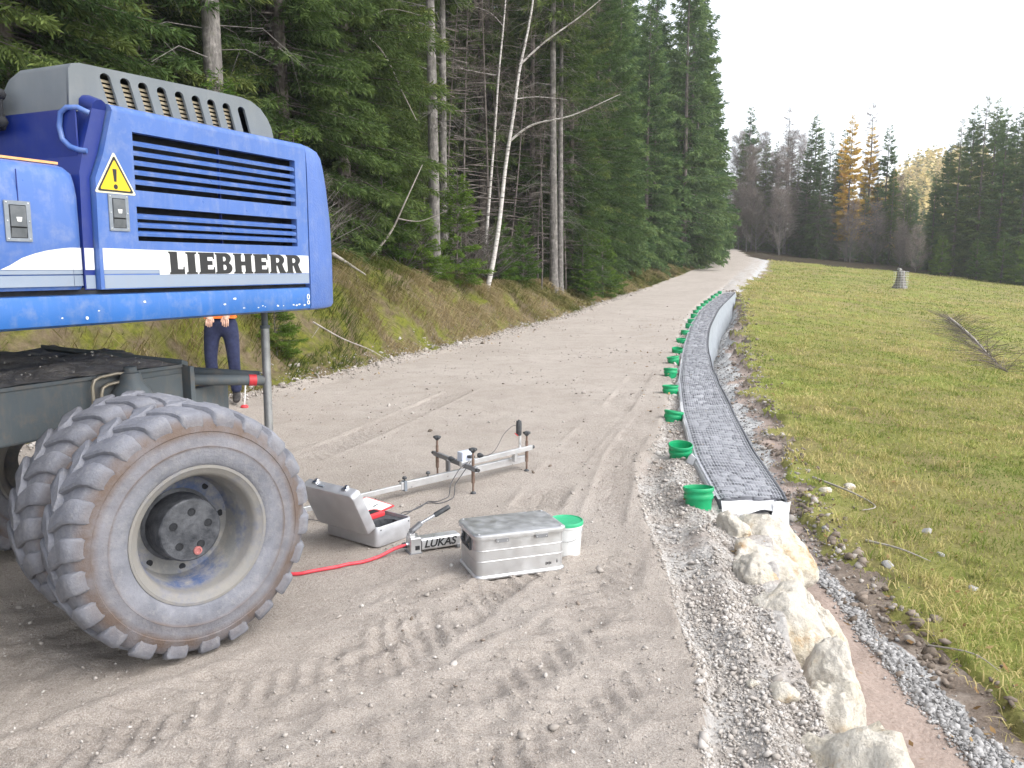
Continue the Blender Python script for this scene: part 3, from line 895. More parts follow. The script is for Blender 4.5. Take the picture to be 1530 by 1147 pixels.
# --- deck skirt under the doors
mb = MB()
prof = [(.022, 1.320), (.004, 1.330), (.0, 1.348), (.0, 1.425), (.006, 1.440), (.03, 1.444)]
s0, s1 = -3.4, -.004
V = [(s0, w, z) for w, z in prof] + [(s1, w, z) for w, z in prof] + [(s0, 2.3, 1.444), (s0, 2.3, 1.320), (s1, 2.3, 1.444), (s1, 2.3, 1.320)]
m = len(prof)
Fc = [(k, k + 1, m + k + 1, m + k) for k in range(m - 1)] + [(m - 1, 2 * m, 2 * m + 2, 2 * m - 1), (0, m, 2 * m + 3, 2 * m + 1)]
Fc += [tuple(range(m)) + (2 * m, 2 * m + 1), tuple(range(2 * m - 1, m - 1, -1)) + (2 * m + 3, 2 * m + 2)]
mb.add(V, Fc).build('deck_skirt', MT['blue_deck'], ex, smooth=40)
# black gap above it
MB().span((-3.4, .03, 1.440), (-.004, 2.2, 1.470)).build('deck_gap', MT['dark'], ex)
# --- engine door: frame pieces round two openings
S0, S1 = -1.300, -.006
U = (-1.123, -.095, 1.868, 2.103); Lw = (-1.130, -.100, 1.660, 1.802)
ZB, ZT = 1.462, 2.172
mb = MB()
th = .035
# the door's front edge leans: lower part from -1.30, upper part back to -1.255 at the top
side_prism(mb, [(S0 - .02, ZB), (U[0], ZB), (U[0], ZT), (-1.215, ZT), (-1.268, 2.00), (S0 - .012, 1.90)], 0, th)
for a in [(U[1], ZB, S1, ZT), (U[0], U[3], U[1], ZT), (U[0], Lw[3], U[1], U[2]), (U[0], ZB, U[1], Lw[2])]:
    mb.span((a[0], 0, a[1]), (a[2], th, a[3]))
# rounded top shoulder
arc = [(.0, 2.172)] + [(.040 - .040 * math.cos(t), 2.172 + .030 * math.sin(t)) for t in np.linspace(.2, math.pi / 2, 6)] + [(.30, 2.206), (.30, 2.172)]
q = len(arc)
V = [(-1.215, w, z) for w, z in arc] + [(S1, w, z) for w, z in arc]
mb.add(V, [(k, k + 1, q + k + 1, q + k) for k in range(q - 1)] + [tuple(range(q)), tuple(range(2 * q - 1, q - 1, -1)), (q - 1, 0, q, 2 * q - 1)])
door = mb.build('engine_door', MT['blue'], ex, smooth=40)
MB().span((U[0] - .01, .10, 1.64), (U[1] + .02, .12, 2.12)).build('radiator_screen', MT['dark'], door)
mb = MB(); mb.span((U[0] - .012, th, 2.106), (U[1] + .012, .10, 2.116)); mb.span((U[0] - .012, th, 1.642), (U[1] + .012, .10, 1.652))
mb.span((U[0] - .012, th, 1.642), (U[0] - .002, .10, 2.116)); mb.span((U[1] + .002, th, 1.642), (U[1] + .012, .10, 2.116))
mb.build('screen_surround', MT['dark'], door)
def slat(zc_, s0, s1):
    m_ = MB(); h = .017
    side = [(.004, -h * .55), (.002, h * .15), (.012, h * .62), (.030, h * .9), (.033, h * .75), (.016, h * .35), (.010, -h * .5)]
    k_ = len(side)
    V = [(s0, w, zc_ + z) for w, z in side] + [(s1, w, zc_ + z) for w, z in side]
    m_.add(V, [(i, (i + 1) % k_, k_ + (i + 1) % k_, k_ + i) for i in range(k_)] + [tuple(range(k_ - 1, -1, -1)), tuple(range(k_, 2 * k_))])
    m_.build('louvre_slat', MT['blue'], door, smooth=30)
for i in range(5):
    slat(U[2] + (U[3] - U[2]) * (i + 1) / 6 - .006, U[0] + .002, U[1] - .002)
for i in range(3):
    slat(Lw[2] + (Lw[3] - Lw[2]) * (i + 1) / 4 - .006, U[0] + .002, U[1] - .002)
mb = MB(); mb.span((-.602, .036, U[2]), (-.598, .05, U[3])); mb.span((-.602, .036, Lw[2]), (-.598, .05, Lw[3]))
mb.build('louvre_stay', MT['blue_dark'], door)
# --- groove between the doors and the front bulkhead
mb = MB()
side_prism(mb, [(-1.372, 1.462), (-1.325, 1.462), (-1.318, 1.90), (-1.275, 2.0), (-1.222, 2.172), (-1.285, 2.172), (-1.335, 2.02), (-1.362, 1.92)], .026, .34)
mb.tube([(-1.250, .03, 2.178), (-1.250, .09, 2.20), (-1.250, .3, 2.203)], .034, 10)
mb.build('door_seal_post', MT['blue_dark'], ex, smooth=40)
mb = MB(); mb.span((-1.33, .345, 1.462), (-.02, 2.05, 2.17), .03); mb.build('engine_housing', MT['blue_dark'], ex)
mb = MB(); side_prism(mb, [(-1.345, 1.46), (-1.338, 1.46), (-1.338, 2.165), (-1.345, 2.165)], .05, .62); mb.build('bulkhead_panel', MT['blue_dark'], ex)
# --- front side door (lower, bulging, rounded rear edge)
mb = MB()
SD0, SD1 = -3.2, -1.368
def door_section(x):
    """(w, z) outline at distance x from the rear edge; corner rounding in plan"""
    r_ = .075
    o = 0 if x >= r_ else r_ - math.sqrt(max(r_ * r_ - (r_ - x) ** 2, 0))
    dr = .0 if x > .09 else (.09 - x) ** 2 * 3.2
    return [(o + .006, 1.464), (o, 1.476), (o - .006, 1.65), (o - .004, 1.82), (o + .004, 1.885 - dr), (o + .016, 1.918 - dr), (o + .045, 1.936 - dr), (.32, 1.940 - dr), (.32, 1.464)]
xs = [0, .006, .015, .03, .05, .075, .12, .3, .6, 1.0, 1.6, -SD0 + SD1]
secs = [[(SD1 - x, w, z) for w, z in door_section(x)] for x in xs]
k_ = len(secs[0]); V = [p for s_ in secs for p in s_]
Fc = [(i * k_ + j, (i + 1) * k_ + j, (i + 1) * k_ + (j + 1) % k_, i * k_ + (j + 1) % k_) for i in range(len(secs) - 1) for j in range(k_)]
Fc += [tuple(range(k_)), tuple(range((len(secs) - 1) * k_ + k_ - 1, (len(secs) - 1) * k_ - 1, -1))]
fdoor = mb.add(V, Fc).build('side_door', MT['blue'], ex, smooth=40)
mb = MB(); mb.span((-3.2, .055, 1.941), (-1.43, .075, 1.950)); mb.build('orange_strip', MT['orange'], fdoor)
mb = MB(); mb.span((-1.6475, -.0075, 1.70), (-1.6455, -.003, 1.90)); mb.build('door_seam', MT['blue_dark'], fdoor)
MB().span((-3.2, .40, 1.46), (-1.36, 2.2, 1.90)).build('storage_housing', MT['blue_dark'], ex)
# --- latches
def latch(par, s0, s1, z0, z1, w=0.0):
    c = (s0 + s1) / 2; h = z1 - z0; b = s1 - s0
    mb = MB()
    mb.span((s0, w - .005, z0), (s0 + b * .17, w - .0005, z1)); mb.span((s1 - b * .17, w - .005, z0), (s1, w - .0005, z1))
    mb.span((s0 + b * .17, w - .005, z0), (s1 - b * .17, w - .0005, z0 + h * .08)); mb.span((s0 + b * .17, w - .005, z1 - h * .10), (s1 - b * .17, w - .0005, z1))
    o = mb.build('door_latch', MT['latch_rim'], par)
    MB().span((s0 + b * .17, w - .0022, z0 + h * .08), (s1 - b * .17, w - .0004, z1 - h * .10)).build('latch_recess', MT['dark'], o) if par is ex else None
    body = MB(); body.span((s0 + b * .20, w - .0085, z0 + h * .36), (s1 - b * .20, w - .0026, z1 - h * .12), .002)
    body.add([(s0 + b * .20, w - .0024, z0 + h * .1), (s1 - b * .20, w - .0024, z0 + h * .1), (s1 - b * .20, w - .0082, z0 + h * .33), (s0 + b * .20, w - .0082, z0 + h * .33)], [(0, 1, 2, 3)])
    body.build('latch_paddle', MT['latch'], o if par is ex else par)
    key = MB(); key.add([(c - .010, w - .0095, z0 + h * .60), (c + .012, w - .0095, z0 + h * .60), (c + .009, w - .0095, z0 + h * .49), (c - .006, w - .0095, z0 + h * .49),
                         (c - .010, w - .0085, z0 + h * .60), (c + .012, w - .0085, z0 + h * .60), (c + .009, w - .0085, z0 + h * .49), (c - .006, w - .0085, z0 + h * .49)],
                        [(0, 1, 2, 3), (4, 5, 1, 0), (7, 6, 2, 3), (4, 0, 3, 7), (5, 6, 2, 1)])
    key.build('latch_key', MT['white'], o if par is ex else par)
    sc = MB()
    for a in (s0 + b * .085, s1 - b * .085):
        for zz in (z0 + h * .06, z0 + h * .5, z1 - h * .05):
            sc.lathe([(.0001, .002), (.0028, .0015), (.0032, 0)], 8, Matrix.Translation((a, w - .005, zz)) @ Matrix.Rotation(R(90), 4, 'X'))
    sc.build('latch_screws', MT['chrome'], o if par is ex else par)['kind'] = 'stuff'
latch(ex, -1.262, -1.166, 1.697, 1.842, 0.0)
latch(ex, -1.705, -1.605, 1.643, 1.787, -.0062)
# --- stripes and lettering (flat film)
def film(name, poly, w, m, par=None, th=.0012):
    mb = MB(); side_prism(mb, poly, w - th, w); return mb.build(name, m, par or ex)
film('white_stripe', [(-1.302, 1.540), (-1.022, 1.540), (-1.022, 1.519), (-.010, 1.519), (-.010, 1.6115), (-1.302, 1.6265)], -.0002, MT['white'])
film('grey_stripe', [(-1.302, 1.524), (-1.0235, 1.524), (-1.0235, 1.5385), (-1.302, 1.5385)], -.0002, MT['grey_film'])
film('grey_stripe', [(-1.302, 1.466), (-.010, 1.466), (-.010, 1.5155), (-1.302, 1.519)], -.0002, MT['grey_film'])
arcp = [(-1.735, 1.5415), (-1.70, 1.556), (-1.65, 1.5835), (-1.60, 1.600), (-1.55, 1.612), (-1.50, 1.6195), (-1.46, 1.624), (-1.444, 1.625)]
film('white_stripe', [(-1.444, 1.5405)] + arcp[::-1] if False else arcp + [(-1.444, 1.5405)], -.0062, MT['white'])
film('grey_stripe', [(-3.0, 1.524), (-1.444, 1.524), (-1.444, 1.5390), (-3.0, 1.5400)], -.0050, MT['grey_film'])
film('grey_stripe', [(-3.0, 1.478), (-1.444, 1.478), (-1.444, 1.519), (-3.0, 1.519)], -.0050, MT['grey_film'])
# the same bands carried round the door's rear edge and across the groove
def wrap(name, z0, z1, m):
    mb = MB(); xs_ = [.0755, .05, .03, .015, .006, .0]
    V = []
    for x in xs_:
        r_ = .075; o = r_ - math.sqrt(max(r_ * r_ - (r_ - min(x, r_)) ** 2, 0))
        V += [(SD1 - x + (.0012 if x < .02 else 0), o - .0078, z0), (SD1 - x + (.0012 if x < .02 else 0), o - .0078, z1)]
    mb.add(V, [(2 * i, 2 * i + 2, 2 * i + 3, 2 * i + 1) for i in range(len(xs_) - 1)])
    return mb.build(name, m, ex, smooth=60)
wrap('white_stripe', 1.5405, 1.6252, MT['white']); wrap('grey_stripe', 1.524, 1.5390, MT['grey_film']); wrap('grey_stripe', 1.478, 1.519, MT['grey_film'])
film('white_stripe', [(-1.366, 1.540), (-1.324, 1.540), (-1.323, 1.6262), (-1.365, 1.6258)], .0255, MT['white'])
film('grey_stripe', [(-1.367, 1.466), (-1.324, 1.466), (-1.324, 1.519), (-1.367, 1.519)], .0255, MT['grey_film'])
# block lettering drawn from its own outlines
def arcpts(cx, cy, rx, ry, a0, a1, n=10):
    return [(cx + rx * math.cos(R(a0 + (a1 - a0) * k / n)), cy + ry * math.sin(R(a0 + (a1 - a0) * k / n))) for k in range(n + 1)]
GLY = {
 'L': [[(0, 0), (1, 0), (1, .34), (.93, .34), (.90, .22), (.56, .22), (.56, 1), (0, 1), (0, .93), (.08, .90), (.08, .10), (0, .07)]],
 'I': [[(0, 0), (1, 0), (1, .07), (.84, .10), (.84, .90), (1, .93), (1, 1), (0, 1), (0, .93), (.16, .90), (.16, .10), (0, .07)]],
 'E': [[(0, 0), (1, 0), (1, .32), (.93, .32), (.90, .21), (.55, .21), (.55, .41), (.86, .41), (.86, .61), (.55, .61), (.55, .79), (.88, .79), (.91, .68), (.98, .68), (.98, 1), (0, 1), (0, .93), (.08, .90), (.08, .10), (0, .07)]],
 'B': [[(0, 0), (.62, 0)] + arcpts(.64, .27, .36, .27, -90, 62) + arcpts(.60, .745, .34, .255, -42, 90) + [(0, 1), (0, .93), (.08, .90), (.08, .10), (0, .07)],
       [(.46, .18), (.46, .43)] + arcpts(.55, .305, .10, .125, 90, -90, 6), [(.46, .60), (.46, .82)] + arcpts(.54, .71, .09, .11, 90, -90, 6)],
 'H': [[(0, 0), (.44, 0), (.44, .07), (.40, .10), (.40, .40), (.60, .40), (.60, .10), (.56, .07), (.56, 0), (1, 0), (1, .07), (.93, .10), (.93, .90), (1, .93), (1, 1), (.56, 1), (.56, .93), (.60, .90), (.60, .61), (.40, .61), (.40, .90), (.44, .93), (.44, 1), (0, 1), (0, .93), (.07, .90), (.07, .10), (0, .07)]],
 'R': [[(0, 0), (.46, 0), (.46, .07), (.42, .10), (.42, .40), (.48, .40), (.62, 0), (1.02, 0), (1.02, .07), (.95, .10), (.80, .46)] + arcpts(.58, .72, .36, .28, -48, 90) + [(0, 1), (0, .93), (.08, .90), (.08, .10), (0, .07)],
       [(.42, .57), (.42, .82)] + arcpts(.51, .695, .11, .125, 90, -90, 6)]}
def curve_shape(name, loops, depth, m, M, parent, bevel=0.0):
    """flat outlines with holes, extruded, turned into a mesh"""
    cu = bpy.data.curves.new(name, 'CURVE'); cu.dimensions = '2D'; cu.fill_mode = 'BOTH'; cu.extrude = depth / 2
    cu.bevel_depth = bevel; cu.bevel_resolution = 1 if bevel else 0
    for lp in loops:
        sp = cu.splines.new('POLY'); sp.points.add(len(lp) - 1); sp.use_cyclic_u = True
        for p_, (x, y) in zip(sp.points, lp): p_.co = (x, y, 0, 1)
    t_ = bpy.data.objects.new(name + '_outline', cu); C.objects.link(t_)
    dg = bpy.context.evaluated_depsgraph_get()
    me = bpy.data.meshes.new_from_object(t_.evaluated_get(dg)); me.name = name
    bpy.data.objects.remove(t_); bpy.data.curves.remove(cu)
    me.transform(M); me.materials.clear(); me.materials.append(m)
    o = bpy.data.objects.new(name, me)
    return link(o, parent)
SZ = Matrix(((1, 0, 0, 0), (0, 0, -1, 0), (0, 1, 0, 0), (0, 0, 0, 1)))     # (x, y, h) -> (s, -h, z)
spans = [(-.967, -.881), (-.871, -.806), (-.796, -.697), (-.693, -.584), (-.575, -.443), (-.436, -.331), (-.321, -.199), (-.193, -.072)]
loops = []
for ch, (a, b) in zip('LIEBHERR', spans):
    for lp in GLY[ch]:
        loops.append([(a + x * (b - a) - .004 * y, 1.5205 + y * (.0985 - .006 * (a + .97) / .9)) for x, y in lp])
curve_shape('lettering', loops, .0012, MT['black_film'], Matrix.Translation((0, -.0022, 0)) @ SZ, ex)
# --- warning triangle
def rtri(cx, z0, z1, hw, r_, ins):
    P = [(cx - hw + ins * 1.75, z0 + ins), (cx + hw - ins * 1.75, z0 + ins), (cx, z1 - ins * 2.1)]
    out = []
    for i in range(3):
        p = Vector(P[i]); a = (Vector(P[i - 1]) - p).normalized(); b = (Vector(P[(i + 1) % 3]) - p).normalized()
        for t in np.linspace(0, 1, 5):
            q0, q1 = p + a * r_, p + b * r_
            out.append(tuple((1 - t) ** 2 * q0 + 2 * t * (1 - t) * p + t * t * q1))
    return out
TC, TZ0, TZ1, TH = -1.2215, 1.845, 2.012, .100
sign = film('warning_triangle', rtri(TC, TZ0, TZ1, TH, .012, 0), -.0002, MT['cream'], ex, .0014)
curve_shape('sign_border', [rtri(TC, TZ0, TZ1, TH, .012, .007), rtri(TC, TZ0, TZ1, TH, .010, .0145)], .0008, MT['black_film'], Matrix.Translation((0, -.0022, 0)) @ SZ, sign)
film('sign_field', rtri(TC, TZ0, TZ1, TH, .010, .0075), -.0018, MT['yellow'], sign, .0005)
curve_shape('exclamation_mark', [[(TC - .011, 1.943), (TC + .009, 1.943), (TC + .005, 1.893), (TC - .006, 1.893)], arcpts(TC, 1.873, .010, .010, 0, 330, 11)], .0008, MT['black_film'],
            Matrix.Translation((0, -.0030, 0)) @ SZ, sign)
# --- tie-down symbol and lifting-eye mark low on the skirt
curve_shape('hook_symbol', [arcpts(-.022, 1.392, .012, .016, 0, 330, 11), arcpts(-.022, 1.392, .006, .010, 0, 330, 11), arcpts(-.022, 1.362, .012, .012, 0, 330, 11), arcpts(-.022, 1.362, .006, .006, 0, 330, 11)],
            .0008, MT['white'], Matrix.Translation((0, -.0012, 0)) @ SZ, ex)
rngm = random.Random(3)
mb = MB()
for k in range(16):
    a = rngm.uniform(-.55, -.05) if k > 4 else rngm.uniform(-1.6, -.5); z = rngm.uniform(1.338, 1.362) if k > 3 else rngm.uniform(1.34, 1.41); r_ = rngm.uniform(.0015, .006)
    side_prism(mb, [(a + r_ * rngm.uniform(.6, 1.4) * math.cos(t) * 1.6, z + r_ * rngm.uniform(.5, 1.1) * math.sin(t)) for t in np.linspace(0, 2 * math.pi, 8)[:-1]], -.0011, -.0002)
side_prism(mb, arcpts(-1.395, 1.352, .0065, .0065, 0, 330, 11), -.0030, -.0002)
mb.build('paint_chips', MT['white'], ex)['kind'] = 'stuff'
mb = MB()
for k in range(7):
    z = 2.02 + .022 * k; mb.box((.085 + rngm.uniform(-.01, .01), .030 - .004 * k + .018, z), (.012, .004, .02))
# --- grey hood
HZ0 = 2.165
outer = [(-1.328, HZ0), (-1.318, 2.325), (-1.305, 2.345), (-1.27, 2.354), (-.60, 2.378), (-.36, 2.384), (-.29, 2.376), (-.225, 2.352), (-.175, 2.310), (-.145, 2.265), (-.118, HZ0)]
loops = [outer]
slotx = [-1.150, -1.052, -.960, -.860, -.759, -.660, -.564, -.465, -.362]
for i, sx in enumerate(slotx):
    zb, zt, hw = 2.178, 2.338, .026
    ln = .048
    top = arcpts(sx, zt - .020, hw, .020, 0, 180, 8)
    loops.append(top + [(sx - hw + ln, zb), (sx + hw + ln, zb)])
HP = Matrix.Translation((0, .108, 0)) @ SZ
hood = curve_shape('hood', loops, .012, MT['hood'], HP, ex, .0)
# hood shell: front face, roof, tail, inner side
mb = MB()
prof = outer
wN, wF = .114, .56
def roof_w(s, z): return z
ring = [(s, z) for s, z in prof]
cols = [(.102, .0, 0), (.112, .0, 0), (.40, -.0, 0), (.47, -.028, 0), (.53, -.10, 0), (.56, -.19, 0)]
V = []
for w, dz, _ in cols:
    for s, z in ring: V.append((s, w, max(z + dz * (1 if z > 2.2 else 0), HZ0) if z > HZ0 + .001 else HZ0))
k_ = len(ring)
Fc = [(i * k_ + j, i * k_ + j + 1, (i + 1) * k_ + j + 1, (i + 1) * k_ + j) for i in range(1, len(cols) - 1) for j in range(k_ - 1)]
Fc += [((len(cols) - 1) * k_ + j for j in range(k_))] if False else [tuple((len(cols) - 1) * k_ + j for j in range(k_))]
mb.add(V, Fc)
sh = mb.build('hood_shell', MT['hood'], hood, smooth=50)
mb = MB(); mb.span((-1.29, .20, 2.17), (-.17, .215, 2.33)); mb.build('hood_inside', MT['dark'], hood)
for k in range(8):
    z = 2.186 + .0182 * k
    if z > 2.318: break
    MB().box((-.822, .132, z), (.815, .012, .0085), (R(25), 0, 0)).build('grille_slat', MT['mesh_tan'], hood)
    MB().box((-1.235 + .045, .132, z), (0.08, .012, .0085), (R(25), 0, 0)) if False else None
# --- grab handle on the front edge, stay with ball ends, yellow boom end behind it
mb = MB(); mb.tube([(-1.305, .02, 2.150), (-1.335, .045, 2.168), (-1.352, .085, 2.168), (-1.356, .115, 2.150), (-1.356, .128, 2.10), (-1.354, .118, 2.050), (-1.348, .085, 2.020), (-1.345, .04, 2.005), (-1.33, .015, 2.002)], .0105, 10)
mb.build('grab_handle', MT['blue'], ex, smooth=60)
mb = MB()
mb.tube([(-1.40, .400, 2.235), (-1.40, .405, 2.13)], .009, 8)
for z in (2.235, 2.128):
    mb.lathe([(.0005, -.024), (.016, -.018), (.024, 0), (.016, .018), (.0005, .024)], 12, Matrix.Translation((-1.40, .403, z)))
mb.span((-1.43, .42, 2.19), (-1.38, .60, 2.28), .01); mb.span((-1.40, .43, 2.10), (-1.36, .56, 2.17), .01)
mb.build('hood_stay', MT['dark'], ex, smooth=50)
mb = MB(); mb.span((-1.52, .47, 2.205), (-1.44, .62, 2.245), .004); mb.build('yellow_marker_plate', MT['yellow'], ex)
mb = MB(); mb.span((-1.60, .50, 2.262), (-1.44, .75, 2.30), .006); mb.build('orange_marker_plate', MT['orange'], ex)

# --- chassis
mb = MB()
mb.span((-4.2, .50, .79), (-.44, 1.45, 1.030), .012)
ch = mb.build('chassis', MT['chassis'], ex)
MB().span((-4.2, .488, 1.030), (-.46, 1.46, 1.046)).build('top_plate', MT['chassis'], ch)
rg = np.random.default_rng(5)
ggx, ggy = np.meshgrid(np.linspace(-3.0, -.47, 110), np.linspace(.50, 1.46, 34))
ggz = 1.048 + np.clip(.04 * sstep(.0, .35, ggy - .5) * (1 + fbm(ggx * 4, ggy * 4, seed=51, oct=4)) + .012 * fbm(ggx * 16, ggy * 16, seed=52, oct=3), 0, .2)
iG = np.arange(ggx.size).reshape(ggx.shape)
np_obj('caked_dirt', np.stack([ggx.ravel(), ggy.ravel(), ggz.ravel()], 1), np.stack([iG[:-1, :-1].ravel(), iG[:-1, 1:].ravel(), iG[1:, 1:].ravel(), iG[1:, :-1].ravel()], 1), MT['grime'], None, True, ch)
nb = 90
px_, py_ = rg.uniform(-1.7, -.5, nb), .5 + rg.beta(1.2, 2.5, nb) * .9
Vp = (ICO_V[None] * rg.uniform(.6, 1.3, (nb, len(ICO_V), 1)) * rg.lognormal(math.log(.0035), .45, nb)[:, None, None] + np.stack([px_, py_, np.interp(py_, [.5, .85], [1.055, 1.11])], 1)[:, None]).reshape(-1, 3)
o = np_obj('chassis_pebbles', Vp, (ICO_F[None] + (np.arange(nb) * len(ICO_V))[:, None, None]).reshape(-1, 3), MT['pebble'], dict(tint=np.repeat(rg.uniform(.1, .8, nb), len(ICO_V))), False, ch)
o['kind'] = 'stuff'
MB().span((-.455, .44, .80), (-.425, .52, 1.035), .004).build('end_bracket', MT['chassis'], ch)
mb = MB(); mb.add([(-.46, .49, 1.046), (-.42, .49, 1.03), (-.66, 1.25, 1.10), (-.70, 1.25, 1.12), (-.46, .49, 1.07), (-.42, .49, 1.055), (-.66, 1.25, 1.125), (-.70, 1.25, 1.14)],
        [(0, 1, 2, 3), (4, 5, 6, 7), (0, 1, 5, 4), (1, 2, 6, 5), (2, 3, 7, 6), (3, 0, 4, 7)]); mb.build('sloping_angle_bar', MT['chassis'], ch)
mb = MB(); mb.span((-.72, .485, .83), (-.47, .499, 1.00)); mb.build('side_plate', MT['chassis'], ch)
MB().span((-.424, .52, .72), (-.10, .60, .90), .01).build('rear_plate', MT['chassis'], ch)
mb = MB(); mb.lathe([(.10, .80), (.10, .92), (.085, .965), (.055, 1.0), (.045, 1.045), (.030, 1.05), (.030, 1.075), (.0, 1.08)], 20, Matrix.Translation((-.83, .44, 0)))
mb.build('axle_pivot', MT['chassis'], ch, smooth=40)
for off in (0, .045):
    mb = MB()
    z = 1.040 - off * .9; s = -1.02 + off
    mb.tube([(s, .47, .80), (s, .47, z - .04), (s + .01, .47, z - .012), (s + .04, .47, z), (s + .13 - off * .2, .465, z + .008), (-.845, .45, z + .005)], .0085, 8)
    mb.build('hydraulic_pipe', MT['pipe'], ch, smooth=60)
# towing frame at the end
tip = EXI @ Vector((-1.385, 4.60, .925))
mb = MB(); mb.tube([(-.43, .56, .955), tip], .030, 12); a = mb.build('tow_bar', MT['chassis'], ex, smooth=60)
mb = MB(); mb.tube([(-.44, 1.12, .965), (-.40, .98, .985), (-.32, .84, .985), tip + Vector((.02, .05, .02))], .026, 10); mb.build('tow_bar', MT['chassis'], ex, smooth=60)
dv = (tip - Vector((-.43, .56, .955))).normalized()
MB().tube([tip - dv * .085, tip - dv * .045], .0325, 12).build('red_tape', MT['red'], a, smooth=60)
MB().tube([tip - dv * .005, tip + dv * .03], .024, 12).build('red_tip', MT['pink_red'], a, smooth=60)
# undercarriage bits seen in the shade below
MB().span((-4.0, .70, .55), (-1.6, 1.25, .80), .03).build('transmission', MT['dark'], ch)

# --- wheels
RT = .512
def tyre_mesh(seed):
    rg = random.Random(seed)
    V = []; Fc = []; scuff = []; lug = []
    # o: + = outward (local -Y), profile (o, r, scuff)
    prof = [(-.012, .268, 0), (.004, .278, 0), (.014, .292, 0), (.020, .318, 0), (.023, .345, .15), (.0235, .352, .6), (.0255, .356, .8), (.0235, .360, .3), (.021, .385, .2), (.017, .405, .8), (.016, .411, 1),
            (.0185, .414, 1), (.0165, .420, 1), (.010, .440, 1), (-.002, .458, .7), (-.018, .474, .1), (-.06, .485, 0), (-.14, .489, 0)]
    W = .28
    full = prof + [(-W - o, r, s) for o, r, s in reversed(prof[:-1])]
    n = 96
    for o, r, sc in full:
        for k in range(n):
            t = 2 * math.pi * k / n
            V.append((r * math.cos(t), -o, r * math.sin(t))); scuff.append(sc); lug.append(0.0)
    m = len(full)
    for i in range(m - 1):
        for k in range(n):
            Fc.append((i * n + k, i * n + (k + 1) % n, (i + 1) * n + (k + 1) % n, (i + 1) * n + k))
    NL = 22
    for side in (0, 1):
        for j in range(NL):
            t0 = 2 * math.pi * (j + .5 * side) / NL + rg.uniform(-.012, .012)
            # stations from the sidewall over the shoulder to past the centre: (o, base r, top r, half width, angle shift)
            st = [(.010, .422, .430, .028, .0), (.0145, .436, .455, .036, .0), (.007, .444, .486, .042, .004), (-.008, .450, .499, .045, .010), (-.040, .458, .507, .046, .026),
                  (-.080, .468, RT - .004, .044, .066), (-.118, .472, RT, .040, .125), (-.145, .472, RT - .001, .031, .170), (-.156, .472, RT - .012, .022, .185)]
            wear = rg.uniform(.0, .007)
            b = len(V)
            for q_, (o, r0, r1, hw, da) in enumerate(st):
                oo = o if side == 0 else -W - o
                r1 = r1 - wear * (1 if q_ > 1 else .3) + rg.uniform(-.0015, .0015)
                for rr, sg, cut in ((r0, -1, 1.12), (r1 - .007, -1, 1.0), (r1, -1, .76), (r1, 1, .76), (r1 - .007, 1, 1.0), (r0, 1, 1.12)):
                    t = t0 + da + sg * hw * cut / .5
                    V.append((rr * math.cos(t), -oo, rr * math.sin(t))); scuff.append(.35 if q_ < 2 else 0.0); lug.append(.9 if (rr == r0) else .0)
            for q_ in range(len(st) - 1):
                for u in range(5):
                    Fc.append((b + q_ * 6 + u, b + (q_ + 1) * 6 + u, b + (q_ + 1) * 6 + u + 1, b + q_ * 6 + u + 1))
            Fc.append(tuple(b + u for u in range(6))); e_ = b + (len(st) - 1) * 6
            Fc.append(tuple(e_ + u for u in range(5, -1, -1)))
    me = bpy.data.meshes.new('tyre'); me.from_pydata(V, [], Fc)
    for nm, dat in (('scuff', scuff), ('lug', lug)):
        at = me.attributes.new(nm, 'FLOAT', 'POINT'); at.data.foreach_set('value', np.array(dat, np.float32))
    bm = bmesh.new(); bm.from_mesh(me); bmesh.ops.recalc_face_normals(bm, faces=bm.faces); bm.to_mesh(me); bm.free()
    me.shade_smooth(); me.set_sharp_from_angle(angle=R(38)); me.materials.append(MT['rubber'])
    return me
YM = Matrix(((1, 0, 0, 0), (0, 0, -1, 0), (0, 1, 0, 0), (0, 0, 0, 1)))       # lathe axis -> local -Y (outward)
def rim_mesh():
    mb = MB()
    prof = [(.262, -.02), (.279, -.004), (.2805, .004), (.279, .009), (.268, .0095), (.262, .004), (.250, -.001), (.240, -.010), (.2345, -.022), (.232, -.05), (.224, -.075), (.217, -.10), (.215, -.17), (.205, -.195), (.186, -.203), (.150, -.205), (.120, -.205)]
    mb.lathe(prof, 72, YM)
    o = mb.build('rim', MT['rim'], None, smooth=30)
    me = o.data
    lip = [1.0 if (v.co.x ** 2 + v.co.z ** 2) ** .5 > .228 else 0.0 for v in me.vertices]
    at = me.attributes.new('lip', 'FLOAT', 'POINT'); at.data.foreach_set('value', np.array(lip, np.float32))
    return o
NW = Vector((math.cos(R(44.4)), -math.sin(R(44.4)), 0))
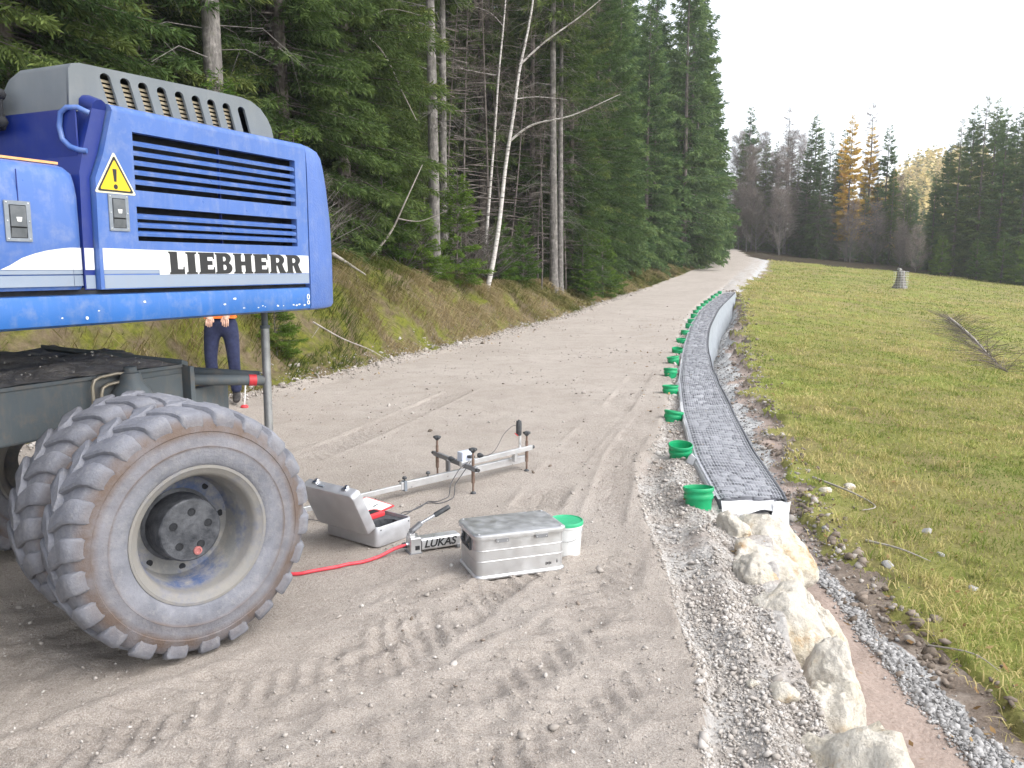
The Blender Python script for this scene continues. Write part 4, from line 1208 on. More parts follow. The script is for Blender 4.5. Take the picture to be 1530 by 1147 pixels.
def wheel(world_c, full, seed, flip=False):
    rot = R(90 - 44.4) - R(90 - EX_AZ) + (math.pi if flip else 0)
    w = bpy.data.objects.new('wheel', None); w.location = EXI @ Vector(world_c); w.rotation_euler = (0, R(seed * 7.0), 0)
    w.rotation_mode = 'XYZ'; w.rotation_euler = (Matrix.Rotation(rot, 3, 'Z') @ Matrix.Rotation(R(seed * 7.3), 3, 'Y')).to_euler()
    link(w, ex)
    link(bpy.data.objects.new('tyre', tyre_mesh(seed)), w)
    r_ = rim_mesh(); r_.parent = w
    if full:
        mb = MB()
        mb.lathe([(.150, -.205), (.150, -.20), (.136, -.195), (.134, -.16), (.130, -.10), (.1265, -.088), (.121, -.083), (.100, -.0835), (.0001, -.0825)], 48, YM)
        h = mb.build('hub', MT['hub'], w, smooth=30)
        holes = MB()
        for k in range(5):
            t = R(72 * k + 20); c = (.075 * math.cos(t), .0, .075 * math.sin(t))
            holes.lathe([(.0165, -.0830), (.0165, -.0805), (.0125, -.0802), (.0118, -.0822), (.0001, -.0824)], 14, Matrix.Translation(c) @ YM)
        holes.build('hub_bolts', MT['dark'], w, smooth=40)['kind'] = 'stuff'
        p = MB(); t = R(-68); c = (.092 * math.cos(t), 0, .092 * math.sin(t))
        p.lathe([(.018, -.083), (.017, -.077), (.010, -.075), (.009, -.080), (.0001, -.080)], 16, Matrix.Translation(c) @ YM)
        p.build('red_drain_plug', MT['pink_red'], w, smooth=40)
        sl = MB()
        for k in range(8):
            t = R(45 * k + 10); c = (.184 * math.cos(t), 0, .184 * math.sin(t))
            sl.lathe([(.0001, -.2005), (.013, -.2005), (.0145, -.203)], 12, Matrix.Translation(c) @ Matrix.Rotation(0, 4, 'Y') @ YM)
        sl.build('rim_holes', MT['dark'], w)['kind'] = 'stuff'
    return w
WC = Vector((-1.226, 3.15, .508))
wheel(WC, True, 1)
wheel(WC - NW * .405, False, 3)
wheel(WC - NW * 2.05, False, 5)
wheel(WC - NW * 1.72, False, 6)
mb = MB(); a_, b_ = EXI @ (WC - NW * .30), EXI @ (WC - NW * 1.75)
mb.tube([a_, b_], .10, 16); m_ = (a_ + b_) / 2
mb.lathe([(.0, -.2), (.14, -.16), (.2, 0), (.14, .16), (.0, .2)], 18, Matrix.Translation(m_)); mb.build('axle', MT['grime'], ex, smooth=40)

# ---------------------------------------------------------------- load-test kit on the road
def rrect(a, b, r_, n=5):
    pts = []
    for cx, cy, a0 in ((a - r_, b - r_, 0), (-a + r_, b - r_, 90), (-a + r_, -b + r_, 180), (a - r_, -b + r_, 270)):
        pts += [(cx + r_ * math.cos(R(a0 + 90 * k / n)), cy + r_ * math.sin(R(a0 + 90 * k / n))) for k in range(n + 1)]
    return pts
def loft(mb, rings, cap0=True, cap1=True):
    n = len(rings[0]); V = [p for r_ in rings for p in r_]
    Fc = [(i * n + k, i * n + (k + 1) % n, (i + 1) * n + (k + 1) % n, (i + 1) * n + k) for i in range(len(rings) - 1) for k in range(n)]
    if cap0: Fc.append(tuple(range(n - 1, -1, -1)))
    if cap1: Fc.append(tuple((len(rings) - 1) * n + k for k in range(n)))
    return mb.add(V, Fc)
def ring(a, b, r_, z, n=5): return [(x, y, z) for x, y in rrect(a, b, r_, n)]
# jack under the tail
jz = gz(-1.39, 4.66)
jk = thing('hydraulic_jack', 'grey steel jack pole set between the blue tail and the ground', 'jack', (-1.372, 4.60, jz))
mb = MB(); mb.tube([(.0, 0, .30), (.002, 0, 1.215 - jz)], .0235, 20); mb.build('ram_tube', MT['steel_tube'], jk, smooth=50)
mb = MB(); mb.tube([(.002, 0, 1.215 - jz), (.002, 0, 1.232 - jz)], .0275, 20); mb.tube([(.002, 0, 1.232 - jz), (.002, 0, 1.318 - jz)], .0175, 16); mb.build('ram_head', MT['chassis'], jk, smooth=50)
MB().tube([(0, 0, .06), (0, 0, .30)], .062, 24).build('cylinder', MT['alu'], jk, smooth=50)
MB().tube([(0, 0, .0), (0, 0, .03)], .15, 36).build('load_plate', MT['chassis'], jk, smooth=50)
MB().tube([(0, 0, .03), (0, 0, .06)], .085, 24).build('load_cell', MT['chrome'], jk, smooth=50)

# --- closed aluminium transport box
bz = gz(.02, 4.15)
BA = math.atan2(.15, .416)
bx = thing('aluminium_box', 'closed ribbed aluminium transport box beside the white bucket', 'box', (-.004, 4.18, bz + .002), BA)
HA, HBx, HH = .240, .156, .235
mb = MB()
loft(mb, [ring(HA - .004, HBx - .004, .035, .014), ring(HA - .004, HBx - .004, .035, .212)])
shell = mb.build('shell', MT['alu'], bx, smooth=25)
for z in (.091, .146):
    mb = MB(); loft(mb, [ring(HA - .0038, HBx - .0038, .035, z - .0030), ring(HA - .0022, HBx - .0022, .036, z - .0012), ring(HA - .0022, HBx - .0022, .036, z + .0012), ring(HA - .0038, HBx - .0038, .035, z + .0030)], False, False)
    mb.build('rib', MT['alu'], bx, smooth=20)
mb = MB(); loft(mb, [ring(HA + .001, HBx + .001, .038, 0), ring(HA + .004, HBx + .004, .04, .004), ring(HA + .004, HBx + .004, .04, .012), ring(HA - .001, HBx - .001, .036, .018)]); mb.build('base_rim', MT['alu_bright'], bx, smooth=40)
mb = MB(); loft(mb, [ring(HA + .003, HBx + .003, .040, .205), ring(HA + .009, HBx + .009, .045, .207), ring(HA + .010, HBx + .010, .046, .214), ring(HA + .009, HBx + .009, .045, .2255), ring(HA + .004, HBx + .004, .041, .2295), ring(HA - .004, HBx - .004, .036, .2315)])
lid = mb.build('lid', MT['alu'], bx, smooth=25)
mb = MB()
for sx in (-1, 1):
    for sy in (-1, 1):
        mb.lathe([(.0001, .2355), (.007, .2345), (.009, .2325)], 10, Matrix.Translation((sx * (HA - .018), sy * (HBx - .018), 0)))
mb.build('stacking_studs', MT['alu'], lid, smooth=50)['kind'] = 'stuff'
for cx in (-.105, .105):
    h = MB(); h.box((cx, -HBx - .0105, .199), (.066, .0025, .020)); h = h.build('hinge', MT['alu_dull'], bx)
    r_ = MB()
    for k in (-.024, .024): r_.lathe([(.0001, .002), (.0025, .0015), (.003, 0)], 8, Matrix.Translation((cx + k, -HBx - .0118, .197)) @ Matrix.Rotation(R(90), 4, 'X'))
    r_.build('rivets', MT['chrome'], h)['kind'] = 'stuff'
def box_handle(sx):
    mb = MB(); x = sx * (HA - .004)
    fr = [(-.058, .135), (.058, .135), (.058, .205), (-.058, .205)]
    mb.span((x, -.060, .128), (x + sx * .012, -.050, .208), .002); mb.span((x, .050, .128), (x + sx * .012, .060, .208), .002)
    mb.span((x, -.05, .199), (x + sx * .010, .05, .208), .002); mb.span((x, -.05, .128), (x + sx * .010, .05, .136), .002)
    o = mb.build('handle_frame', MT['knob'], bx)
    mb = MB(); mb.tube([(x + sx * .008, -.05, .185), (x + sx * .020, -.046, .165), (x + sx * .024, 0, .158), (x + sx * .020, .046, .165), (x + sx * .008, .05, .185)], .0075, 8); mb.build('handle', MT['knob'], o, smooth=60)
box_handle(-1); box_handle(1)
# little printed mark low on its front
mb = MB()
for k, hgt in ((0, .016), (1, .012), (2, .016), (3, .012)):
    mb.box((.135 + k * .0085, -HBx + .0035, .045), (.0055, .0012, hgt)); mb.box((.135 + k * .0085, -HBx + .0035, .045 - hgt * .25), (.0062, .0011, .002))
mb.box((.195, -HBx + .0035, .050), (.006, .0012, .014)); mb.box((.195, -HBx + .0035, .0605), (.004, .0012, .004))
mb.build('printed_mark', MT['black_film'], shell)['kind'] = 'stuff'

# --- white bucket with a green lid
kz = gz(.30, 4.36)
bk = thing('lidded_bucket', 'white plastic bucket with a green lid behind the aluminium box', 'bucket', (.293, 4.365, kz))
mb = MB(); mb.lathe([(.0001, .004), (.072, .004), (.075, .0), (.079, .008), (.0885, .165), (.0895, .17), (.0895, .176), (.086, .178)], 40); mb.build('tub', MT['white_plastic'], bk, smooth=40)
mb = MB(); mb.lathe([(.0885, .172), (.0945, .172), (.0955, .186), (.093, .192), (.089, .1925), (.087, .188), (.083, .187), (.0001, .1865)], 40); mb.build('lid', MT['lid_green'], bk, smooth=35)
mb = MB(); mb.lathe([(.090, .165), (.0945, .165), (.0945, .174)], 40); mb.build('rim', MT['white_plastic'], bk, smooth=35)
mb = MB(); mb.tube([(.0905 * math.cos(t), .0905 * math.sin(t), .150 - .055 * math.sin((t - R(190)) / R(160) * math.pi)) for t in np.linspace(R(190), R(350), 16)], .0018, 6); mb.build('wire_handle', MT['chrome'], bk)

# --- open instrument case
cz_ = gz(-.86, 4.66)
long_v = Vector((-.347, .26, 0)).normalized()
cs = thing('instrument_case', 'open silver instrument case with its lid thrown back beside the tyre', 'case', (-.838, 4.694, cz_ + .002), math.atan2(long_v.y, long_v.x))
# local x along the long edge (away-left), local y towards the hinge side is +? (left-near)
LA, LB, LH = .215, .140, .118
hy = 1 if (Matrix.Rotation(math.atan2(long_v.y, long_v.x), 4, 'Z') @ Vector((0, 1, 0))).y < 0 else -1      # hinge along the near-left edge
mb = MB()
loft(mb, [ring(LA - .012, LB - .012, .02, 0), ring(LA - .003, LB - .003, .026, .004), ring(LA, LB, .028, .012), ring(LA, LB, .028, LH - .004), ring(LA - .002, LB - .002, .027, LH), ring(LA - .010, LB - .010, .022, LH), ring(LA - .010, LB - .010, .022, .095)], True, False)
base = mb.build('case_base', MT['alu_case'], cs, smooth=35)
# foam insert with a round well and a square well
mb = MB(); fz = .098
wellc = (-.125, -hy * -.0); wr_ = .068
nseg = 40
inner = [(wellc[0] + wr_ * math.cos(2 * math.pi * k / nseg), .0 + wr_ * 1.25 * math.sin(2 * math.pi * k / nseg)) for k in range(nseg)]
curve_shape('foam_insert', [rrect(LA - .0105, LB - .0105, .02), inner], .02, MT['foam'], Matrix.Translation((0, 0, fz - .01)), base)
mb = MB(); V = [(x, y, fz - .02) for x, y in inner] + [(x, y, .03) for x, y in inner]
mb.add(V, [(k, (k + 1) % nseg, nseg + (k + 1) % nseg, nseg + k) for k in range(nseg)] + [tuple(range(nseg, 2 * nseg))]); mb.build('foam_well', MT['foam'], base)
# lid
lr = bpy.data.objects.new('case_lid', None)
lr.location = (0, hy * (LB + .002), LH - .004)
lr.rotation_euler = (hy * R(64), 0, 0)
link(lr, cs)
# built as a shallow tray: rim plane at z=0, outer skin on the far side
LD = .062
def lring(a, b, r_, z): return [(x, y + hy * .140, z) for x, y in rrect(a, b, r_)]
mb = MB()
sgn = -1
loft(mb, [lring(LA - .010, LB - .010, .022, -.048), lring(LA - .010, LB - .010, .022, 0), lring(LA, LB, .028, 0), lring(LA, LB, .028, -LD + .012), lring(LA - .004, LB - .004, .027, -LD + .003), lring(LA - .014, LB - .014, .022, -LD)], False, True)
mb.build('lid_shell', MT['alu_case'], lr, smooth=35)
mb = MB(); loft(mb, [lring(LA - .011, LB - .011, .022, -.030), lring(LA - .011, LB - .011, .022, -.045)]); mb.build('lid_foam', MT['foam'], lr)
for k in (-.125, .120):
    mb = MB(); mb.box((k, hy * (2 * LB + .005), -.016), (.034, .010, .034), None, .003); mb.box((k, hy * (2 * LB + .011), -.006), (.022, .008, .016), None, .002)
    mb.build('catch', MT['chrome'], lr)
mb = MB(); mb.box((0.055, hy * (2 * LB + .004), -.035), (.05, .006, .014), None, .002); mb.build('carry_handle', MT['latch_rim'], lr)
mb = MB()
for k in (-1, 1):
    for j in (-1, 1):
        mb.box((k * (LA - .012), j * (LB - .012), LH - .018), (.026, .026, .03), None, .006)
mb = MB(); mb.lathe([(.0001, .0025), (.004, .002), (.0045, 0)], 8, Matrix.Translation((-LA - .0, -LB + .03, .10)) @ Matrix.Rotation(R(-90), 4, 'Y')); mb.lathe([(.0001, .0025), (.004, .002), (.0045, 0)], 8, Matrix.Translation((-LA - .0, LB - .03, .10)) @ Matrix.Rotation(R(-90), 4, 'Y')); mb.build('rivets', MT['knob'], base)['kind'] = 'stuff'
CSM = Matrix.Translation(cs.location) @ Matrix.Rotation(cs.rotation_euler.z, 4, 'Z')
def in_case(x, y, z): return CSM @ Vector((x, y, z))
# red instrument lying in the case
p = in_case(.045, 0, fz + .001)
rd = thing('red_instrument', 'red measuring instrument lying in the open silver case', 'instrument', p, cs.rotation_euler.z)
mb = MB(); loft(mb, [ring(.075, .105, .012, 0), ring(.078, .108, .014, .004), ring(.078, .108, .014, .022), ring(.070, .100, .012, .028)]); mb.build('housing', MT['red'], rd, smooth=35)
MB().span((-.055, -.08, .0282), (-.005, .055, .0310), .001).build('display', MT['dark'], rd)
mb = MB()
for a in range(3):
    for b in range(4): mb.box((.015 + a * .016, -.05 + b * .022, .030), (.011, .014, .004), None, .001)
mb.build('keypad', MT['white_plastic'], rd)
# clipboard with white sheet propped over the far end
cbp = in_case(.105, -hy * .055, LH + .006)
cb = thing('clipboard', 'red clipboard with a white sheet laid across the open case', 'clipboard', cbp, cs.rotation_euler.z + R(4), None, (R(-hy * 4), R(-5), cs.rotation_euler.z + R(4)))
mb = MB(); loft(mb, [ring(.115, .155, .008, 0), ring(.115, .155, .008, .004)]); mb.build('board', MT['red'], cb)
mb = MB(); mb.box((0.002, 0, .0052), (.205, .288, .0014)); mb.build('sheet', MT['paper'], cb)
mb = MB(); mb.box((.0, hy * .143, .009), (.09, .018, .006), None, .002); mb.build('clip', MT['chrome'], cb)

# --- hand pump
pz = gz(-.45, 4.42)
pa = math.atan2(4.577 - 4.332, -.325 + .556)
pm = thing('hand_pump', 'silver hydraulic hand pump with its black gripped lever raised', 'pump', (-.565, 4.375, pz + .001), math.radians(25))
mb = MB(); mb.box((.028, 0, .045), (.062, .085, .090), None, .006); mb.box((.015, 0, .098), (.032, .040, .022), None, .003); mb.build('pump_block', MT['alu'], pm)
mb = MB()
sec = rrect(.034, .042, .014)
V = []; xs_ = [.062, .275, .283, .290]
for i, x in enumerate(xs_):
    f = (1, 1, .95, .80)[i]
    V += [(x, a * f, b * f * .0 + .045 + b * f * .98) for b, a in [(q[0], q[1]) for q in sec]]
n = len(sec)
mb.add(V, [(i * n + k, i * n + (k + 1) % n, (i + 1) * n + (k + 1) % n, (i + 1) * n + k) for i in range(3) for k in range(n)] + [tuple(range(n)), tuple(3 * n + k for k in range(n - 1, -1, -1))])
mb.build('reservoir', MT['alu_bright'], pm, smooth=40)
MB().box((.275, 0, .012), (.02, .095, .022), None, .003).build('foot', MT['alu_dull'], pm); MB().span((-.01, -.05, 0), (.062, .05, .006)).build('foot', MT['alu_dull'], pm)
MB().box((.036, -.0428, .033), (.026, .003, .024), None, .001).build('valve_label', MT['black_film'], pm)
mb = MB(); mb.lathe([(.0001, .03), (.014, .03), (.016, .02), (.016, .004), (.010, 0)], 14, Matrix.Translation((-.003, .01, .04)) @ Matrix.Rotation(R(-90), 4, 'Y')); mb.build('release_knob', MT['knob'], pm, smooth=40)
mb = MB()
for sy in (-.013, .013): mb.tube([(.0, sy, .098), (.03, sy, .128), (.065, sy, .150)], .007, 6)
mb.lathe([(.009, -.024), (.009, .024)], 12, Matrix.Translation((.02, 0, .118)) @ Matrix.Rotation(R(90), 4, 'X'))
mb.box((.045, 0, .137), (.07, .034, .022), (0, R(-36), 0), .004); mb.build('lever_linkage', MT['alu_dull'], pm)
mb = MB(); mb.tube([(.06, 0, .150), (.165, 0, .196)], .0085, 10); mb.build('lever', MT['chrome'], pm, smooth=60)
mb = MB(); mb.tube([(.150, 0, .1895), (.156, 0, .192), (.225, 0, .222), (.238, 0, .228), (.240, 0, .229)], [.011, .0145, .0145, .0135, .010], 12); mb.build('grip', MT['knob'], pm, smooth=60)
def text_mesh(body, height, m, M, parent, shear=.0, bold=.0, name='lettering', extr=.0008, width=1.0):
    cu = bpy.data.curves.new('lettering', 'FONT'); cu.body = body; cu.size = 1.0; cu.extrude = extr / height; cu.shear = shear; cu.offset = bold; cu.align_x = 'CENTER'; cu.align_y = 'CENTER'
    t_ = bpy.data.objects.new('t', cu); C.objects.link(t_)
    me = bpy.data.meshes.new_from_object(t_.evaluated_get(bpy.context.evaluated_depsgraph_get())); me.name = name
    bpy.data.objects.remove(t_); bpy.data.curves.remove(cu)
    me.transform(M @ Matrix.Diagonal((height * width, height, height, 1))); me.materials.clear(); me.materials.append(m)
    return link(bpy.data.objects.new(name, me), parent)
text_mesh('LUKAS', .060, MT['black_film'], Matrix.Translation((.166, -.0428, .046)) @ Matrix.Rotation(R(90), 4, 'X'), pm, .25, .022, width=1.02)

# --- red hose, pump to jack, lying on the ground
def ground_path(pts, lift, n=12, wob=0.0, seed=0):
    P = [Vector(p) for p in pts]; out = []
    for i in range(len(P) - 1):
        p0 = P[max(i - 1, 0)]; p1 = P[i]; p2 = P[i + 1]; p3 = P[min(i + 2, len(P) - 1)]
        for k in range(n):
            t = k / n
            q = .5 * ((2 * p1) + (-p0 + p2) * t + (2 * p0 - 5 * p1 + 4 * p2 - p3) * t * t + (-p0 + 3 * p1 - 3 * p2 + p3) * t ** 3)
            out.append(q)
    out.append(P[-1])
    res = []
    for q in out:
        z = gz(q.x, q.y) + lift
        res.append(Vector((q.x, q.y, max(z, q.z))))
    return res
hp = ground_path([(-.572, 4.375, .05), (-.64, 4.34, .035), (-.76, 4.26, 0), (-.95, 4.13, 0), (-1.12, 4.06, 0), (-1.35, 4.15, 0), (-1.42, 4.42, .08), (-1.40, 4.55, .20)], .010)
hs = MB().tube(hp, .0095, 8).build('red_hose', MT['hose_red'], None, smooth=60)
tag(hs, 'red hydraulic hose running over the gravel from the pump', 'hose')
MB().tube([hp[0] + Vector((.02, .006, .002)), hp[0], hp[2]], [.0105, .0125, .0125], 10).build('hose_coupling', MT['chrome'], hs, smooth=60)

# --- measuring beam on three screw legs
bm_z = gz(-.2, 5.9)
be = thing('measuring_beam', 'aluminium measuring beam standing on three screw legs', 'measuring frame', (0, 0, 0))
be.location = (-.25, 5.8, bm_z)
def L(x, y, z): return Vector((x + .25, y - 5.8, z))
def bar(name, a, b, wd, hg, m, bev=.003):
    a = Vector(a); b = Vector(b); d = (b - a); Lg = d.length
    M = d.to_track_quat('X', 'Z').to_matrix().to_4x4()
    mb = MB(); mb.box((0, 0, 0), (Lg, wd, hg), None, bev)
    mb.v = [tuple(M @ Vector(p) + (a + b) / 2) for p in mb.v]
    return mb.build(name, m, be)
legs = [(-.268, 5.585, .325), (.112, 6.19, .320), (-.555, 6.03, .320)]
for x, y, h in legs:
    z0 = gz(x, y) - bm_z
    mb = MB(); mb.tube([L(x, y, z0 + .012), L(x, y, z0 + .075)], .0072, 8); mb.tube([L(x, y, z0 + .075), L(x, y, z0 + .168)], .0125, 10); mb.tube([L(x, y, .20), L(x, y, .245)], .0105, 10); mb.tube([L(x, y, z0 + .13), L(x, y, h - .03)], .0075, 8)
    lg = mb.build('leg', MT['rust'], be, smooth=50)
    M_ = Matrix.Translation(L(x, y, 0))
    mb = MB(); mb.lathe([(.0001, z0 + .018), (.008, z0 + .018), (.019, z0 + .008), (.020, z0)], 14, M_); mb.build('foot', MT['knob'], lg, smooth=40)
    mb = MB()
    prof = [(.0001, h), (.010, h), (.0235, h - .004), (.0260, h - .016), (.016, h - .026), (.009, h - .036), (.0001, h - .036)]
    nn = 24; V = []
    for r_, z in prof:
        for k in range(nn):
            t = 2 * math.pi * k / nn; rr = r_ * (1 + (.16 * math.cos(6 * t) if .015 < r_ else 0)); V.append(L(x + rr * math.cos(t), y + rr * math.sin(t), z))
    mb.add(V, [(i * nn + k, i * nn + (k + 1) % nn, (i + 1) * nn + (k + 1) % nn, (i + 1) * nn + k) for i in range(len(prof) - 1) for k in range(nn)]); mb.build('hand_knob', MT['knob'], lg, smooth=40)
bar('cross_bar', L(-.580, 6.07, .178), L(-.243, 5.548, .178), .026, .034, MT['alu_dull'])
bar('frame_bar', L(-.36, 5.66, .188), L(.150, 6.222, .188), .024, .036, MT['alu_bright'])
bar('probe_arm', L(-.755, 5.455, .088), L(.098, 6.285, .088), .030, .052, MT['alu_bright'])
bar('probe_arm', L(-1.31, 4.89, .083), L(-.72, 5.49, .083), .022, .034, MT['alu_bright'])
mb = MB()
for p_, q_ in ((L(-.580, 6.07, .178), L(-.595, 6.094, .178)), (L(-.243, 5.548, .178), L(-.228, 5.525, .178)), (L(.150, 6.222, .188), L(.166, 6.24, .188))): mb.tube([p_, q_], .0125, 10)
mb.build('end_plugs', MT['knob'], be, smooth=50)
mb = MB(); mb.box(L(-.730, 5.478, .085), (.022, .040, .070), (0, 0, R(44)), .002); cl = mb.build('sleeve_clamp', MT['latch_rim'], be)
for dx, dz in ((0, .0), (.145, .0)):
    mb = MB(); x, y = -.728 + dx, 5.48 + dx * .97
    mb.lathe([(.005, .112), (.005, .130), (.0155, .132), (.0165, .142), (.009, .150), (.0001, .150)], 12, Matrix.Translation(L(x, y, 0))); mb.build('clamp_screw', MT['knob'], cl, smooth=40)
mb = MB(); mb.box(L(-.460, 5.82, .140), (.05, .014, .085), (0, 0, R(-57)), .002); mb.build('hanger_bracket', MT['alu_dull'], be)
mb = MB(); mb.box(L(.02, 6.135, .140), (.030, .036, .085), (0, 0, R(44)), .003); mb.build('pivot_block', MT['alu'], be)
mb = MB(); mb.box(L(-.330, 5.745, .232), (.105, .060, .070), (0, 0, R(44)), .006); dv_ = mb.build('displacement_sensor', MT['device'], be)
mb = MB(); mb.box(L(-.300, 5.728, .232), (.040, .075, .018), (0, 0, R(44)), .003); mb.build('sensor_bracket', MT['knob'], dv_)
for x, y in ((-.425, 5.69), (-.228, 5.80)):
    mb = MB(); mb.lathe([(.0001, -.018), (.016, -.016), (.019, 0), (.014, .012), (.007, .026), (.0001, .026)], 12, Matrix.Translation(L(x, y, .222)) @ Matrix.Rotation(R(90), 4, 'Y') @ Matrix.Rotation(R(30), 4, 'X')); mb.build('clamp_knob', MT['knob'], be, smooth=40)
mb = MB(); mb.box(L(.060, 6.155, .245), (.020, .012, .135), (0, 0, R(44)), .002); st = mb.build('gauge_post', MT['alu_bright'], be)
mb = MB(); mb.tube([L(.045, 6.14, .295), L(.022, 6.12, .318)], .004, 6); mb.build('red_lever', MT['red'], st)
mb = MB(); mb.lathe([(.0001, -.062), (.012, -.062), (.017, -.054), (.019, -.02), (.019, .03), (.016, .052), (.0001, .056)], 18, Matrix.Translation(L(.052, 6.15, .356)) @ Matrix.Diagonal((1.15, .9, 1, 1))); mb.build('dial_gauge', MT['knob'], st, smooth=40)
mb = MB(); mb.tube([L(.052, 6.15, .40), L(.052, 6.15, .408), L(.052, 6.15, .416)], [.008, .010, .006], 8); mb.build('gauge_cap', MT['knob'], st)
# cables
def cable(name, pts, label, rad=.0032):
    o = MB().tube(pts, rad, 6).build(name, MT['cable'], None, smooth=60)
    return tag(o, label, 'cable')
def spline(pts, n=10):
    P = [Vector(p) for p in pts]; out = []
    for i in range(len(P) - 1):
        p0 = P[max(i - 1, 0)]; p1 = P[i]; p2 = P[i + 1]; p3 = P[min(i + 2, len(P) - 1)]
        for k in range(n):
            t = k / n
            out.append(.5 * ((2 * p1) + (-p0 + p2) * t + (2 * p0 - 5 * p1 + 4 * p2 - p3) * t * t + (-p0 + 3 * p1 - 3 * p2 + p3) * t ** 3))
    return out + [P[-1]]
def W(x, y, z): return (x, y, z + bm_z)
top1 = spline([W(-.22, 5.80, .222), W(-.17, 5.86, .21), W(-.12, 5.93, .235), W(-.06, 6.02, .33), W(.0, 6.11, .372), W(.03, 6.14, .375)])
cable('gauge_cable', top1, 'thin grey cable looping up to the dial gauge post', .0024)
g1 = spline([W(-.30, 5.69, .205), W(-.36, 5.62, .17), W(-.42, 5.57, .08)]) + ground_path([(-.425, 5.565, .07), (-.435, 5.48, 0), (-.50, 5.36, 0), (-.56, 5.36, 0), (-.60, 5.22, 0), (-.655, 5.14, 0), (-.69, 5.12, 0), (-.71, 5.05, 0), (-.74, 4.98, .02), (-.77, 4.93, .06), (-.80, 4.90, .122), (-.83, 4.83, .13)], .004)[1:]
cable('sensor_cable', g1, 'dark grey cable trailing from the beam into the open case')
g2 = spline([W(-.29, 5.70, .20), W(-.33, 5.64, .15), W(-.39, 5.60, .07)]) + ground_path([(-.395, 5.595, .06), (-.40, 5.46, 0), (-.47, 5.33, 0), (-.545, 5.33, 0), (-.585, 5.29, 0), (-.63, 5.18, 0), (-.665, 5.09, 0), (-.70, 5.06, 0), (-.745, 5.02, .02), (-.79, 4.96, .07), (-.83, 4.93, .122), (-.86, 4.86, .13)], .004)[1:]
cable('sensor_cable', g2, 'second grey cable lying beside the first on the gravel')
g3 = ground_path([(-1.00, 4.86, 0), (-1.12, 4.92, 0), (-1.25, 4.98, 0), (-1.40, 4.95, 0)], .004)
cable('sensor_cable', g3, 'short grey cable behind the case lid near the tyre')

# ---------------------------------------------------------------- green buckets along the wall
def make_bucket():
    t = thing('green_bucket', 'x', 'bucket', (0, 0, 0))
    mb = MB(); mb.lathe([(.0001, .012), (.074, .012), (.077, 0), (.081, .004), (.089, .105), (.0915, .112), (.092, .118), (.090, .123), (.0935, .160), (.0955, .162), (.0955, .160), (.0915, .158), (.0885, .120), (.0875, .112), (.0795, .020), (.0001, .018)], 36)
    mb.build('tub', MT['green'], t, smooth=40)
    mb = MB(); mb.lathe([(.0935, .150), (.099, .150), (.1015, .156), (.1015, .170), (.099, .175), (.095, .175), (.0935, .170), (.0935, .150)], 36); mb.build('rim', MT['green'], t, smooth=35)
    mb = MB(); mb.lathe([(.0885, .100), (.0955, .100), (.0975, .106), (.0975, .126), (.0955, .131), (.090, .131)], 36); mb.build('collar', MT['green'], t, smooth=35)
    return t
def copy_thing(src, loc, rotz, label, group=None):
    r_ = src.copy(); C.objects.link(r_); r_.location = loc; r_.rotation_euler = (0, 0, rotz)
    r_['label'] = label
    if group: r_['group'] = group
    for ch_ in src.children:
        c_ = ch_.copy(); C.objects.link(c_); c_.parent = r_
        for g_ in ch_.children:
            d_ = g_.copy(); C.objects.link(d_); d_.parent = c_
    return r_
b0 = make_bucket()
BG = 'green buckets set out along the wall'
bp = [(1.235, 5.32), (1.405, 6.80), (1.66, 8.48), (1.97, 10.2), (2.29, 11.9), (2.66, 13.5), (3.03, 15.2), (3.52, 17.2), (4.02, 19.3), (4.50, 21.2), (4.93, 22.9), (5.38, 24.7), (5.85, 26.4), (6.35, 28.2), (6.86, 29.9), (7.35, 31.5), (7.86, 33.1), (8.37, 34.7), (8.9, 36.3), (9.4, 37.8)]
lab = ['nearest green bucket, tilted in the gravel at the wall end', 'second green bucket from the wall end, by the white fleece', 'third green bucket from the near wall end', 'fourth green bucket from the near wall end', 'fifth green bucket from the near wall end',
       'sixth green bucket from the near wall end', 'seventh green bucket from the near wall end', 'eighth green bucket from the near wall end', 'ninth green bucket from the near wall end']
for i, (x, y) in enumerate(bp):
    lb = lab[i] if i < len(lab) else 'tiny green bucket in the distant row along the bending wall'
    z = gz(x, y) - .062
    rz = R(40 + 77 * i)
    if i == 0:
        b0.location = (x, y, z + .012); b0.rotation_euler = (R(-5), R(3), rz); b0['label'] = lb; b0['group'] = BG
    else:
        o = copy_thing(b0, (x, y, z), rz, lb, BG)
        o.rotation_euler = (R(random.uniform(-11, 11)), R(random.uniform(-11, 11)), rz)

# ---------------------------------------------------------------- the retaining wall
WY0, WY1 = 5.30, 38.7
wall = thing('retaining_wall', 'curved retaining wall of grey stones wrapped in black geogrid', 'retaining wall', (1.5, WY0, 0))
def WLc(p): return (p[0] - 1.5, p[1] - WY0, p[2])
def yend(f):    # the near end is cut a little askew
    return WY0 + .06 * (1 - f)
ys = np.concatenate([np.arange(WY0, 12, .12), np.arange(12, WY1, .3), [WY1]])
def wtop(y, f): return zr(y) + .012 - .035 * (f - .3) ** 2 * 0 + .012 * vnoise(np.array(y) * 1.3, np.array(f) * 3, seed=61)
mb = MB(); V = []; Fc = []
fs = [0, .03, .25, .5, .75, .97, 1.0]
for y in ys:
    a, b = float(wl(y)), float(wr(y))
    sec = [(a + .01, y, float(zr(y)) - .5)] + [(a + (b - a) * f, y, float(wtop(y, f)) - (.03 if f in (0, 1.0) else .018)) for f in fs] + [(b + .085, y, float(zr(y) + zd(y)) - .15)]
    V += [WLc(p) for p in sec]
k_ = len(fs) + 2
